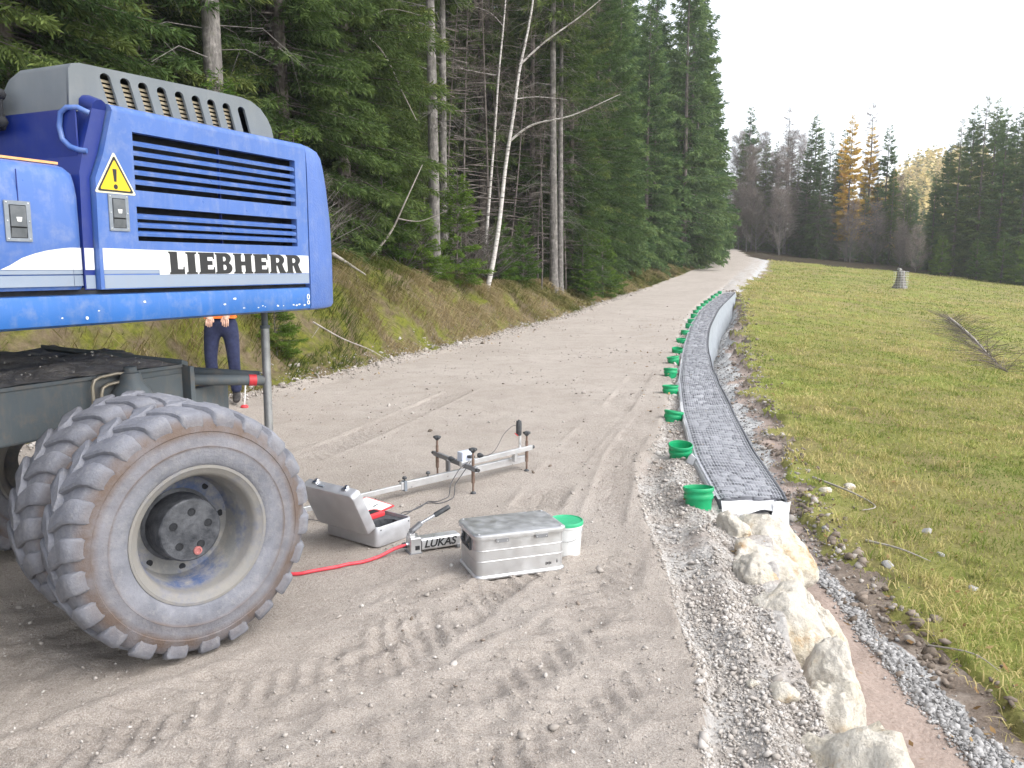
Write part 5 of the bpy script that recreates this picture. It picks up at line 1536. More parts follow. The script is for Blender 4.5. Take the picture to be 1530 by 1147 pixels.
for i in range(len(ys) - 1):
    for j in range(k_ - 2): Fc.append((i * k_ + j, i * k_ + j + 1, (i + 1) * k_ + j + 1, (i + 1) * k_ + j))
Fc.append(tuple(range(k_))); Fc.append(tuple((len(ys) - 1) * k_ + j for j in range(k_ - 1, -1, -1)))
mb.add(V, Fc).build('stone_fill', MT['wall_core'], wall)
# outer face
mb = MB(); V = []; Fc = []
for y in ys:
    b = float(wr(y)); zt = float(zr(y)); zb_ = zt + float(zd(y)) - .12
    wv = .012 * float(vnoise(np.array(y * 2.2), np.array(3.3), seed=62))
    for t in np.linspace(0, 1, 6): V.append(WLc((b + .012 + .085 * t + wv * (1 - abs(2 * t - 1)), y, zt + .004 + (zb_ - zt) * t)))
for i in range(len(ys) - 1):
    for j in range(5): Fc.append((i * 6 + j, i * 6 + j + 1, (i + 1) * 6 + j + 1, (i + 1) * 6 + j))
mb.add(V, Fc).build('wall_face', MT['wall_face'], wall, smooth=60)
# stones lying on top, one by one (300 nearest singly, the rest together)
rng = np.random.default_rng(301)
protos = []
for k in range(7):
    V = ICO_V * (1 + rng.uniform(-.16, .16, (len(ICO_V), 1)))
    V = np.sign(V) * np.abs(V) ** .42
    me = np_mesh('stone', V * .5, ICO_F, MT['wall_stone'], dict(tint=np.full(len(V), rng.uniform(.05, .95))))
    protos.append(me)
cells = []
y = WY0 + .02; row = 0
while y < WY1 - .05:
    dy = rng.uniform(.06, .10) * (1 + .012 * (y - 5))
    a, b = float(wl(y)) + .03, float(wr(y)) - .03
    x = a + rng.uniform(0, .03)
    while x < b - .03:
        dx = min(rng.uniform(.05, .14) * (1 + .012 * (y - 5)), b - x)
        cells.append((x + dx / 2, y + dy / 2 + rng.normal(0, .012), dx * .94, dy * .94, (x + dx / 2 - a) / (b - a)))
        x += dx
    y += dy
VV, FF, TT = [], [], []; nb_ = 0
for i, (x, y, dx, dy, f) in enumerate(cells):
    h = rng.uniform(.030, .055); z = float(wtop(y, f)) - .008 + rng.normal(0, .006)
    if i < 299:
        o = bpy.data.objects.new('stone', protos[rng.integers(7)]); o.location = WLc((x, y, z - h * .2)); o.scale = (dx, dy, h); o.rotation_euler = (rng.normal(0, .10), rng.normal(0, .10), rng.normal(0, .12))
        link(o, wall)
    else:
        V = ICO_V * (1 + rng.uniform(-.16, .16, (len(ICO_V), 1))); V = np.sign(V) * np.abs(V) ** .42 * .5
        V = V * np.array([dx, dy, h]) + np.array(WLc((x, y, z - h * .2)))
        VV.append(V); FF.append(ICO_F + nb_); nb_ += len(V); TT.append(np.full(len(V), rng.uniform(.05, .95)))
o = np_obj('far_stones', np.concatenate(VV), np.concatenate(FF), MT['wall_stone'], dict(tint=np.concatenate(TT)), False, wall); o['kind'] = 'stuff'
# black grid stretched over the top and down the face
VV = []; FF = []; nb_ = 0
def ribbon(p, q_, r_, wv):
    global nb_
    pts = [np.array(p), np.array(q_)]
def strip(path, wvec):
    """flat strand, 1.2 mm proud strips"""
    global nb_
    P = np.array(path); n_ = len(P); wv = np.array(wvec)
    V = np.concatenate([P - wv, P + wv]); VV.append(V)
    i = np.arange(n_ - 1); FF.append(np.stack([i, i + 1, n_ + i + 1, n_ + i], 1) + nb_); nb_ += 2 * n_
def top_pt(y, f):
    a, b = float(wl(y)), float(wr(y))
    z = float(wtop(y, f)) + .045 - .03 * max(0, (abs(f - .5) - .42) / .08) * .6
    return WLc((a + (b - a) * f, y, z + .004 * math.sin(y * 60 + f * 9)))
y = WY0 - .0
while y < WY1:
    st = .022 if y < 9 else (.05 if y < 16 else .12)
    strip([top_pt(y, f) for f in (0, .06, .2, .4, .6, .8, .94, 1.0)], (0, .0034 + .0006 * max(0, y - 6), 0))
    y += st
yl = np.concatenate([np.arange(WY0, 14, .2), np.arange(14, WY1, .6)])
for f in np.linspace(0.0, 1.0, 22):
    strip([top_pt(yy, f) for yy in yl], (.0022 if 0.02 < f < .98 else .009, 0, 0))
o = np_obj('geogrid', np.concatenate(VV), np.concatenate(FF), MT['grid'], None, False, wall)
mb = MB(); mb.tube([top_pt(yy, 1.0) for yy in yl], .010, 6); mb.build('rolled_edge', MT['edge'], wall, smooth=60)
# fleece showing along the road side and at the corner
mb = MB(); V = []; Fc = []
yf = np.concatenate([np.arange(WY0 + .1, 14, .06), np.arange(14, 30, .2)])
for y in yf:
    a = float(wl(y)); n1 = float(vnoise(np.array(y * 3.1), np.array(.5), seed=63)); n2 = float(vnoise(np.array(y * .9), np.array(7.5), seed=64))
    up = .018 + .045 * max(0, n2) + .010 * n1
    V += [WLc((a - .03 - .012 * n1, y, float(zr(y)) - .05)), WLc((a - .022 - .008 * n1, y, float(zr(y)) + up)), WLc((a + .004, y, float(zr(y)) + up + .010))]
for i in range(len(yf) - 1):
    Fc += [(3 * i, 3 * i + 1, 3 * i + 4, 3 * i + 3), (3 * i + 1, 3 * i + 2, 3 * i + 5, 3 * i + 4)]
mb.add(V, Fc).build('fleece_edge', MT['fleece'], wall, smooth=60)
mb = MB(); V = []
for i, t in enumerate(np.linspace(0, 1, 7)):
    for j, s in enumerate(np.linspace(0, 1, 5)):
        V.append(WLc((1.70 + .125 * t + .01 * math.sin(5 * s + t * 3), 5.30 - .02 - .05 * s * (1 - t * .5) - .012 * math.sin(9 * t), .03 - .30 * s * (.35 + .65 * t) + .004 * math.sin(7 * t))))
mb.add(V, [(i * 5 + j, i * 5 + j + 1, (i + 1) * 5 + j + 1, (i + 1) * 5 + j) for i in range(6) for j in range(4)]).build('fleece_corner', MT['fleece'], wall, smooth=60)
mb = MB(); V = []
for i, t in enumerate(np.linspace(0, 1, 12)):
    for j, q_ in enumerate((0, .35, .7, 1)):
        V.append(WLc((1.372 + .35 * t, 5.287 - .012 * math.sin(11 * t + q_ * 2) - .03 * q_, .034 - (.075 + .02 * math.sin(6 * t)) * q_)))
mb.add(V, [(i * 4 + j, i * 4 + j + 1, (i + 1) * 4 + j + 1, (i + 1) * 4 + j) for i in range(11) for j in range(3)]).build('fleece_front', MT['fleece'], wall, smooth=70)
for y, s in ((6.55, 1.0), (8.9, .7), (10.9, .8), (12.7, .7), (14.6, .8), (16.4, .7)):
    a = float(wl(y)); z = float(zr(y)); mb = MB(); V = []
    for i, t in enumerate(np.linspace(-1, 1, 7)):
        for j, q_ in enumerate((0, .4, .75, 1)):
            V.append(WLc((a - .07 * s * q_ * (1 - .5 * t * t) - .01, y + .09 * s * t, z + .035 + .035 * s * math.sin(q_ * 2.6) * (1 - .4 * t * t) - .06 * q_ ** 2)))
    mb.add(V, [(i * 4 + j, i * 4 + j + 1, (i + 1) * 4 + j + 1, (i + 1) * 4 + j) for i in range(6) for j in range(3)]).build('fleece_flap', MT['fleece'], wall, smooth=70)

# ---------------------------------------------------------------- limestone boulders beyond the wall's near end
def boulder_mesh(name, half, seed, sub=5, cuts=20, rough=.095):
    rg = np.random.default_rng(seed)
    bm = bmesh.new(); bmesh.ops.create_icosphere(bm, subdivisions=sub, radius=1.0)
    V = np.array([v.co[:] for v in bm.verts]); F = np.array([[v.index for v in f.verts] for f in bm.faces]); bm.free()
    nrm = rg.normal(size=(cuts, 3)); nrm /= np.linalg.norm(nrm, axis=1, keepdims=True)
    h = rg.uniform(.70, .98, cuts)
    dots = np.clip(V @ nrm.T, .12, None)
    r_ = h[None] / dots
    r_ = -np.log(np.exp(-14 * np.minimum(r_, 3)).sum(1)) / 14
    P = V * np.clip(r_, .3, 1.25)[:, None]
    d = fbm(P[:, 0] * 1.6 + seed, P[:, 1] * 1.6, P[:, 2] * 1.6, 4, seed) * 2.0 + .95 * fbm(P[:, 0] * 6 + seed, P[:, 1] * 6, P[:, 2] * 6, 3, seed + 5)
    pit = np.minimum(0, fbm(P[:, 0] * 3.1, P[:, 1] * 3.1 + seed, P[:, 2] * 3.1, 3, seed + 9) + .12) * 2.4
    P = P * (1 + rough * (d + pit))[:, None] * np.array(half)
    return np_mesh(name, P, F, MT['limestone'], None, True)
BL = [((1.60, 5.07, -.30), (.33, .285, .335), 1, 10, 'pale limestone block capping the wall end under the white fleece'),
      ((1.365, 4.93, -.10), (.13, .13, .13), 2, 30, 'small pale boulder at the gravel side of the wall end'),
      ((1.44, 4.52, -.30), (.26, .25, .28), 3, -15, 'rounded grey-white boulder just below the capping block'),
      ((1.565, 4.15, -.42), (.165, .27, .36), 4, 8, 'yellowish boulder with a steep face towards the trench'),
      ((1.285, 4.24, -.09), (.12, .12, .14), 5, 50, 'small cream boulder beside the yellowish steep one'),
      ((1.31, 3.82, -.23), (.27, .23, .27), 6, -30, 'chalky white boulder in the middle of the boulder row'),
      ((1.385, 3.42, -.35), (.135, .22, .32), 7, 12, 'cream boulder with an orange stain and dark hollow'),
      ((1.27, 3.10, -.33), (.155, .20, .33), 8, -10, 'cream boulder with ochre pockets beside the pink sand'),
      ((1.125, 2.56, -.38), (.28, .33, .38), 9, 16, 'largest white boulder in the foreground at the trench edge'),
      ((1.02, 1.95, -.36), (.2, .26, .34), 10, 40, 'white boulder nearest the camera below the picture edge')]
for (p_, hf, sd, rz, lb) in BL:
    o = link(bpy.data.objects.new('boulder', boulder_mesh('boulder', hf, sd * 13 + 1)))
    o.location = p_; o.rotation_euler = (0, 0, R(rz)); tag(o, lb, 'boulder', 'limestone boulders along the road edge')
# single stones
ST = [((1.02, 2.93, .03), .052, 'angular white stone lying beside the ochre-pocketed boulder', 'limestone'),
      ((.92, 2.98, .02), .022, 'small round pale stone on the gravel verge by the boulders', 'limestone'),
      ((2.95, 7.6, 0), .05, 'pale stone half sunk at the meadow edge', 'limestone'), ((3.3, 7.9, 0), .055, 'flat whitish stone on the turf near the trench bank', 'limestone'),
      ((3.2, 5.95, 0), .03, 'small grey stone in the near meadow grass', 'grey_stone'), ((3.42, 6.6, 0), .04, 'tiny pale stone lying on the near meadow', 'grey_stone'),
      ((2.62, 5.55, 0), .04, 'brown clod-like stone on the soil bank below the turf', 'grey_stone'), ((3.05, 5.25, 0), .03, 'pale stone in the grass right of the trench bank', 'grey_stone')]
for i, (p_, s_, lb, mk) in enumerate(ST):
    me = boulder_mesh('rock', (s_, s_ * .85, s_ * .7), 400 + i, 3, 9, .06); me.materials.clear(); me.materials.append(MT[mk])
    o = link(bpy.data.objects.new('rock', me)); o.location = (p_[0], p_[1], gz(p_[0], p_[1]) + s_ * .25); tag(o, lb, 'stone')
# rubble stones in the soil bank, soil clods
rng = np.random.default_rng(305)
Y = rng.uniform(4.2, 40, 1300); sN = rng.uniform(.55, 1.15, 1300); X = wr(Y) + sN * (me_(Y) - wr(Y))
pebbles('bank_stones', X, Y, rng.lognormal(math.log(.013), .5, 1300).clip(.006, .05), MT['pebble'], 306, .2, rng.uniform(0, .55, 1300))

# ---------------------------------------------------------------- trees
def diamonds(P, D, ln, wd, rng, droop=.0):
    """leaf-sized diamonds at points P along directions D"""
    n = len(P)
    D = D / np.linalg.norm(D, axis=1, keepdims=True)
    rnd = rng.normal(size=(n, 3)); S = np.cross(D, rnd); S /= np.linalg.norm(S, axis=1, keepdims=True) + 1e-9
    a = P; tip = P + D * ln[:, None]; mid = P + D * (ln * .45)[:, None]
    tip = tip - np.array([0, 0, 1]) * (ln * droop)[:, None]
    V = np.stack([a, mid + S * (wd / 2)[:, None], tip, mid - S * (wd / 2)[:, None]], 1).reshape(-1, 3)
    F = (np.array([0, 1, 2, 3])[None] + (np.arange(n) * 4)[:, None])
    return V, F
def limbs(P0, P1, P2, r0, r1):
    """many thin 3-sided limbs, each a bend of three points"""
    n = len(P0); V = []; 
    T = (P2 - P0); T /= np.linalg.norm(T, axis=1, keepdims=True) + 1e-9
    A = np.cross(T, np.array([0.13, .27, 1.0])); A /= np.linalg.norm(A, axis=1, keepdims=True) + 1e-9
    B = np.cross(T, A)
    rows = []
    for P, r_ in ((P0, r0), (P1, (r0 + r1) / 2), (P2, r1)):
        for k in range(3):
            t = 2 * math.pi * k / 3
            rows.append(P + (A * math.cos(t) + B * math.sin(t)) * r_[:, None])
    V = np.stack(rows, 1).reshape(-1, 3)
    f = []
    for s in range(2):
        for k in range(3):
            f.append([s * 3 + k, s * 3 + (k + 1) % 3, (s + 1) * 3 + (k + 1) % 3, (s + 1) * 3 + k])
    F = (np.array(f)[None] + (np.arange(n) * 9)[:, None, None]).reshape(-1, 4)
    return V, F
def trunk_arr(H, r0, rng, n=12, lean=0.0, bow=0.0, rings=14, flare=1.35):
    V = []; F = []
    for i in range(rings + 1):
        t = i / rings; z = H * t ** 1.25 if i else -.35
        r_ = r0 * (1 - t) ** .8 + .006
        if z < .5: r_ *= 1 + (flare - 1) * (1 - max(z, 0) / .5)
        cx = lean * max(z, 0) + bow * math.sin(t * 3); cy = bow * .6 * math.sin(t * 4.2 + 1)
        for k in range(n):
            a = 2 * math.pi * k / n; rr = r_ * (1 + .05 * math.sin(3 * a + z))
            V.append((cx + rr * math.cos(a), cy + rr * math.sin(a), z))
    for i in range(rings):
        for k in range(n): F.append((i * n + k, i * n + (k + 1) % n, (i + 1) * n + (k + 1) % n, (i + 1) * n + k))
    return np.array(V), np.array(F)
def join(parts):
    V = []; F = []; b = 0
    for v, f in parts:
        V.append(v); F.append(f + b); b += len(v)
    return np.concatenate(V), np.concatenate(F)
def spruce_proto(seed, H, RR, base, nbr, nleaf, ll, lw, dead_from=None, ndead=0, r0=None, pw=.85, mat='needles', bk='bark', fill=1.0, top_bare=0.0, sag=1.0):
    """returns (trunk mesh, crown mesh): drooping branches carrying short twiglets"""
    rng = np.random.default_rng(seed)
    r0 = r0 or H * .0085 + .02
    tv = trunk_arr(H * .985, r0, rng, bow=.05)
    z = base + (H - base) * rng.uniform(0, 1, nbr) ** 1.12
    z = np.sort(z)
    u = (z - base) / (H - base)
    az_ = rng.uniform(0, 2 * np.pi, nbr)
    Lb = RR * np.clip((1 - (z / H)), .0, 1) ** pw * rng.uniform(.55, 1.15, nbr) * (.62 + .38 * sstep(0, .18, u)) + .10
    up = .55 * u - .12                            # young upper branches rise, old ones hang
    def at(i, t):
        r_ = Lb[i] * t
        zz = z[i] + Lb[i] * (up[i] * t - sag * (.55 - .45 * u[i]) * t * t * .9 + .22 * t ** 3)
        return np.stack([r_ * np.cos(az_[i]), r_ * np.sin(az_[i]), zz], 1)
    bi = np.arange(nbr); o = np.ones(nbr)
    lv = limbs(at(bi, 0 * o), at(bi, .5 * o), at(bi, .96 * o), .006 + .010 * Lb, .003 * o)
    parts = [tv, lv]
    if ndead:
        dz = rng.uniform(dead_from, base + 1.5, ndead); da = rng.uniform(0, 2 * np.pi, ndead); dl = rng.uniform(.5, 1.0, ndead) * RR * .95
        p0 = np.stack([0 * dz, 0 * dz, dz], 1); dr = np.stack([np.cos(da), np.sin(da), 0 * da], 1)
        p1 = p0 + dr * (dl * .5)[:, None] + np.array([0, 0, .02]); p2 = p0 + dr * dl[:, None] - np.stack([0 * dl, 0 * dl, dl * rng.uniform(.1, .4, ndead)], 1)
        parts.append(limbs(p0, p1, p2, np.full(ndead, .012), np.full(ndead, .003)))
        m_ = ndead * 7; k = rng.integers(0, ndead, m_); t = rng.uniform(.3, 1, m_)[:, None]
        q0 = p0[k] * (1 - t) ** 2 + 2 * t * (1 - t) * p1[k] + t * t * p2[k]; dd = dr[k] * .6 + rng.normal(0, .6, (m_, 3)) - np.array([0, 0, .35])
        dd *= (dl[k] * .28)[:, None] * rng.uniform(.4, 1.3, (m_, 1))
        parts.append(limbs(q0, q0 + dd * .5, q0 + dd, np.full(m_, .0045), np.full(m_, .002)))
    TV, TF = join(parts)
    trunk = np_mesh('trunk', TV, TF, MT[bk], None, True)
    # needles
    wgt = Lb ** 1.6; wgt /= wgt.sum()
    i = rng.choice(nbr, nleaf, p=wgt)
    t = rng.uniform(.10, 1, nleaf) ** .8
    side = rng.choice([-1, 1], nleaf)
    tw = (.10 + .34 * (1 - t) * (.4 + .6 * rng.uniform(size=nleaf))) * np.minimum(Lb[i], 2.0) * .62 * fill      # how far out on the twig
    v = rng.uniform(0, 1, nleaf)
    P = at(i, t)
    out = np.stack([np.cos(az_[i]), np.sin(az_[i]), 0 * t], 1); per = np.stack([-np.sin(az_[i]), np.cos(az_[i]), 0 * t], 1) * side[:, None]
    hang = (.25 + .9 * (1 - u[i])) * sag
    P = P + (per * .75 + out * .55) * (tw * v)[:, None] - np.stack([0 * t, 0 * t, hang * tw * v * v], 1) * .9 + rng.normal(0, .02, (nleaf, 3))
    D = per * .55 + out * .75 - np.stack([0 * t, 0 * t, hang * (.2 + v)], 1) * .7 + rng.normal(0, .38, (nleaf, 3))
    V, F = diamonds(P, D, rng.uniform(.6, 1.25, nleaf) * ll, rng.uniform(.7, 1.3, nleaf) * lw, rng)
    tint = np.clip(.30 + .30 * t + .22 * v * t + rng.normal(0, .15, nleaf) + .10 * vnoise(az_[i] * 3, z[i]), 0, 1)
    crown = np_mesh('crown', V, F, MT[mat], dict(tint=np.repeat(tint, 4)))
    return trunk, crown
def bare_proto(seed, H, r0, nlimb, ntw, spread, base=.35, mat='twigs', bk='bark_grey', rise=1.1, tl=.5, tw=.012, curve_=.0):
    """leafless tree: trunk, rising limbs, a haze of fine twigs"""
    rng = np.random.default_rng(seed)
    tv = trunk_arr(H * .97, r0, rng, bow=.12)
    z = H * (base + (.97 - base) * rng.uniform(0, 1, nlimb)); a = rng.uniform(0, 2 * np.pi, nlimb)
    Ln = spread * (1.15 - z / H) * rng.uniform(.6, 1.2, nlimb) + .2
    d = np.stack([np.cos(a), np.sin(a), 0 * a], 1)
    p0 = np.stack([0 * z, 0 * z, z], 1); p1 = p0 + d * (Ln * .5)[:, None] + np.stack([0 * z, 0 * z, Ln * .35 * rise], 1); p2 = p0 + d * Ln[:, None] + np.stack([0 * z, 0 * z, Ln * rise * rng.uniform(.5, 1.2, nlimb)], 1)
    TV, TF = join([tv, limbs(p0, p1, p2, .008 + .012 * Ln, np.full(nlimb, .004))])
    trunk = np_mesh('trunk', TV, TF, MT[bk], None, True)
    k = rng.integers(0, nlimb, ntw); t = rng.uniform(.2, 1, (ntw, 1))
    q0 = p0[k] * (1 - t) ** 2 + 2 * t * (1 - t) * p1[k] + t * t * p2[k] + rng.normal(0, .16, (ntw, 3)) * spread * .35
    D = d[k] * .5 + rng.normal(0, .5, (ntw, 3)) + np.array([0, 0, .35 * rise])
    V, F = diamonds(q0, D, rng.uniform(.5, 1.3, ntw) * tl, np.full(ntw, tw), rng)
    return trunk, np_mesh('crown', V, F, MT[mat], dict(tint=np.repeat(rng.beta(2, 2, ntw), 4)))
PR = {}
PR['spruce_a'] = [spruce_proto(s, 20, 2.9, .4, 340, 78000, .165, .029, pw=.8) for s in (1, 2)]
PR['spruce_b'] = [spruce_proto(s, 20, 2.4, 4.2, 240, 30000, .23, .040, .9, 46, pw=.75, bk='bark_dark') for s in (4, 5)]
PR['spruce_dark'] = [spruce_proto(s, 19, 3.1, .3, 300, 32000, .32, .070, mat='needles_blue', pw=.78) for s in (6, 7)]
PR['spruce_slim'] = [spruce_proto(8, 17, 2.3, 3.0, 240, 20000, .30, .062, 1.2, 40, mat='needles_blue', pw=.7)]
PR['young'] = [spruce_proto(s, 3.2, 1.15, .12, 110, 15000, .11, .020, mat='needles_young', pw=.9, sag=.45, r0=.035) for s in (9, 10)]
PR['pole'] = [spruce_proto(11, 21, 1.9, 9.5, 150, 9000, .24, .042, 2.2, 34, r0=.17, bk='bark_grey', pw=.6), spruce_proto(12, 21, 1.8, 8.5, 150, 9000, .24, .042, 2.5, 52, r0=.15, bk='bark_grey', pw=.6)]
PR['thin_dead'] = [bare_proto(13, 9, .045, 70, 900, 1.3, .15, 'needles_dead', 'bark', -.15, .3, .007), bare_proto(14, 7.5, .035, 60, 1100, 1.5, .1, 'needles_dead', 'bark', -.05, .3, .007)]
PR['bare'] = [bare_proto(s, 16, .12, 110, 6500, 1.9, .25, rise=1.0, tl=.75, tw=.020) for s in (15, 16)]
PR['bushy'] = [bare_proto(17, 9, .07, 120, 5200, 2.3, .06, rise=1.3, tl=.8, tw=.018)]
PR['gold'] = [spruce_proto(18, 18, 2.4, 3.0, 200, 17000, .36, .075, mat='needles_gold', bk='bark_grey', pw=.75, sag=.5)]
PR['larch_bare'] = [spruce_proto(19, 21, 2.3, 4.5, 150, 7500, .34, .036, mat='twigs', bk='bark_grey', pw=.7, sag=.35)]
PR['thicket'] = [bare_proto(20, 2.2, .03, 60, 1400, 1.0, .05, 'needles_dead', 'bark_grey', .8, .22, .008)]

def tree(name, proto, x, y, scale, rz, label, group, cat='tree', hs=1.0, lean=(0, 0), z=None):
    tr, cr = proto
    t = thing(name, label, cat, (x, y, (gz(x, y) if z is None else z) - .04), 0, group, (lean[0], lean[1], rz))
    t.scale = (scale, scale, scale * hs)
    link(bpy.data.objects.new('trunk', tr), t); link(bpy.data.objects.new('crown', cr), t)
    return t
rng = np.random.default_rng(500)
pick = lambda k: PR[k][rng.integers(len(PR[k]))]
# --- trees one can single out at the forest edge
def pole_tree(px, y, r_, label, proto=0, name='spruce_tree', z0=None, scale=1.0, lean=(0, 0)):
    return tree(name, PR['pole'][proto], px, y, scale, rng.uniform(0, 6), label, None, lean=lean)
pole_tree(-4.80, 14.0, .17, 'thick grey spruce trunk rising behind the grey hood', 0, scale=1.0)
pole_tree(-1.86, 20.0, .15, 'tall grey spruce trunk left of the two white birches', 1, scale=.95, lean=(0, R(-1.2)))
pole_tree(-1.78, 21.6, .10, 'slimmer grey trunk close behind the tall one left of the birches', 0, scale=.72, lean=(0, R(-1.0)))
pole_tree(1.45, 28.4, .15, 'pale grey spruce trunk right of the birches at the road bank', 1, scale=.98, lean=(0, R(.6)))
pole_tree(1.68, 28.9, .10, 'slim trunk touching the pale one right of the birches', 0, scale=.70)
pole_tree(-6.6, 13.2, .1, 'dim trunk in the shade above the left end of the hood', 1, scale=.85)
# --- the two birches
def birch_tree(x, y, pts, r0, lims, label, seed):
    t = thing('birch_tree', label, 'tree', (x, y, gz(x, y) - .05))
    mb = MB(); n_ = len(pts); sp = spline(pts, 6)
    mb.tube(sp, [r0 * (1 - .72 * i / (len(sp) - 1)) * (1.25 if i == 0 else 1) for i in range(len(sp))], 10)
    mb.build('trunk', MT['birch'], t, smooth=60)
    rg = np.random.default_rng(seed); VV = []; ends = []
    for lp, lr_ in lims:
        s2 = spline(lp, 6); ends.append(s2)
        MB().tube(s2, [lr_ * (1 - .8 * i / (len(s2) - 1)) for i in range(len(s2))], 6).build('limb', MT['birch'], t, smooth=60)
    allp = [p for s2 in ends for p in s2[4:]] + list(sp[len(sp) // 2:])
    m_ = 420; idx = rg.integers(0, len(allp), m_); P = np.array([allp[k][:] for k in idx]) + rg.normal(0, .06, (m_, 3))
    D = rg.normal(0, .7, (m_, 3)) + np.array([.3, 0, .15])
    Ln = rg.uniform(.25, .9, m_)[:, None]; D = D / np.linalg.norm(D, axis=1, keepdims=True)
    v, f = limbs(P, P + D * Ln * .5, P + D * Ln - np.array([0, 0, .06]), np.full(m_, .0045), np.full(m_, .002))
    np_obj('twigs', v, f, MT['twigs'], dict(tint=np.full(len(v), .45)), False, t)
    return t
birch_tree(-.67, 22.0, [(0, 0, 0), (.16, 0, .7), (.34, .05, 1.8), (.50, .1, 3.2), (.72, .1, 4.6), (.86, .15, 5.6), (1.15, .2, 7.0), (1.42, .2, 9.0)], .070,
           [([(.60, .1, 3.85), (1.2, .0, 4.25), (2.2, -.2, 4.45), (3.4, -.3, 4.95)], .034), ([(.86, .15, 5.75), (1.5, .1, 6.3), (2.4, 0, 6.9), (3.3, -.1, 7.6)], .03), ([(.72, .1, 4.9), (1.3, .3, 5.0), (2.1, .4, 4.95)], .014)],
           'leaning white birch with two long bare limbs reaching right', 71)
birch_tree(-.85, 24.0, [(0, 0, 0), (.10, 0, 1.0), (.22, 0, 2.4), (.36, .0, 4.0), (.48, 0, 5.6), (.66, 0, 7.4), (.8, 0, 9.6)], .052,
           [([(.50, .1, 5.6), (-.2, .0, 5.7), (-1.3, -.2, 5.9)], .016), ([(.6, 0, 6.9), (.2, .1, 7.3), (-.5, .1, 7.5)], .012)],
           'slimmer upright white birch just left of the leaning one', 72)
# --- leaning dead branches at the wood's edge
def stick(pts, r_, label, subs=(), m='stick', name='dead_branch'):
    s2 = spline(pts, 6)
    o = MB().tube(s2, [r_ * (1 - .75 * i / (len(s2) - 1)) for i in range(len(s2))], 7).build(name, MT[m], None, smooth=60)
    for sp_ in subs:
        s3 = spline(sp_, 6); MB().tube(s3, [r_ * .5 * (1 - .75 * i / (len(s3) - 1)) for i in range(len(s3))], 5).build('side_branch', MT[m], o, smooth=60)
    return tag(o, label, 'branch')
def at_(px, py, Y):     # a spot seen from the road at bearing px, height py, distance Y
    c, s = math.cos(R(8)), math.sin(R(8)); u = (px - 765) / 1240; v = -(py - 573.5) / 1240
    d = Vector((u, c + v * s, -s + v * c)); return Vector((0, 0, 1.55)) + d * (Y / d.y)
stick([(-3.02, 17.4, 1.65), (-2.55, 17.6, 2.25), (-2.2, 17.5, 2.9), (-1.85, 17.6, 3.65)], .030, 'pale bare branch leaning right out of the bank top', [[(-2.35, 17.55, 2.55), (-1.9, 17.5, 2.5), (-1.35, 17.4, 2.7)]])
stick([(-3.55, 18.6, 7.4), (-3.25, 18.4, 6.6), (-2.7, 18.2, 6.0), (-2.3, 18.0, 5.2), (-2.0, 18.0, 4.6)], .030, 'crooked pale dead limb hanging high among the spruces', [[(-3.25, 18.4, 6.6), (-2.6, 18.3, 6.9), (-1.9, 18.2, 6.75)]])
stick([(-3.20, 15.0, 1.78), (-2.9, 14.8, 1.62), (-2.55, 14.6, 1.42)], .045, 'grey fallen log end on the bank beside the blue tail')
stick([(-2.95, 12.3, .75), (-2.55, 12.4, .50), (-2.15, 12.6, .30), (-1.9, 12.8, .10)], .014, 'thin pale twig lying down the grassy bank', [[(-2.85, 12.35, .70), (-2.95, 12.2, .52)]])
# --- the wood beside the road
GL = 'spruces of the wood left of the road'
LB = {'spruce_a': 'green spruce with drooping branches in the wood left of the road', 'spruce_b': 'spruce with bare lower trunk in the wood left of the road',
      'spruce_dark': 'dark spruce in the dense wood along the left road edge'}
keep = [(-4.8, 14, 1.5), (-1.86, 20, 1.6), (1.45, 28.4, 1.5), (-.67, 22, 1.7), (-.85, 24, 1.4), (-6.6, 13.2, 1.0)]
placed = []; rown = -1
ORDW = 'one two three four five six seven eight nine ten eleven twelve thirteen fourteen fifteen sixteen seventeen eighteen nineteen twenty twenty-one twenty-two twenty-three twenty-four twenty-five twenty-six twenty-seven twenty-eight twenty-nine thirty'.split()
def ok(x, y, r_):
    return all((x - a) ** 2 + (y - b) ** 2 > (r_ + c) ** 2 * .5 for a, b, c in placed)
for row, (dd, y0, y1, st) in enumerate(((2.5, 30.5, 96, 2.3), (4.4, 5, 96, 2.6), (7.0, 4, 92, 2.8), (10.2, 6, 86, 3.4), (14.5, 8, 80, 4.2), (20, 10, 80, 5.5))):
    y = y0
    while y < y1:
        x = float(xl(y)) - dd - rng.uniform(-.7, .9); yy = y + rng.uniform(-.8, .8)
        y += st * rng.uniform(.8, 1.25) * (1 + y * .004)
        if any((x - a) ** 2 + (yy - b) ** 2 < r_ * r_ for a, b, r_ in keep): continue
        if not ok(x, yy, .9): continue
        pxx = 765 + 1240 * x / yy
        # the open, twiggy part of the wood behind the birches
        gap = 640 < pxx < 830 and yy < 30
        if dd < 5 and 640 < pxx < 840 and yy < 29: continue
        kind = 'spruce_b' if (gap or (rng.uniform() < .10 and row > 1)) else ('spruce_a' if yy < 42 or rng.uniform() < .3 else 'spruce_dark')
        placed.append((x, yy, .9))
        sc = rng.uniform(.78, 1.12) * (1.0 if row else .80)
        lb_ = LB[kind]
        if row == 0:
            rown += 1
            lb_ = 'roadside spruce, number %s up the road from the pale trunk beside the birches' % ORDW[min(rown, 29)]
        tree('spruce_tree', pick(kind), x, yy, sc, rng.uniform(0, 6.28), lb_, GL)
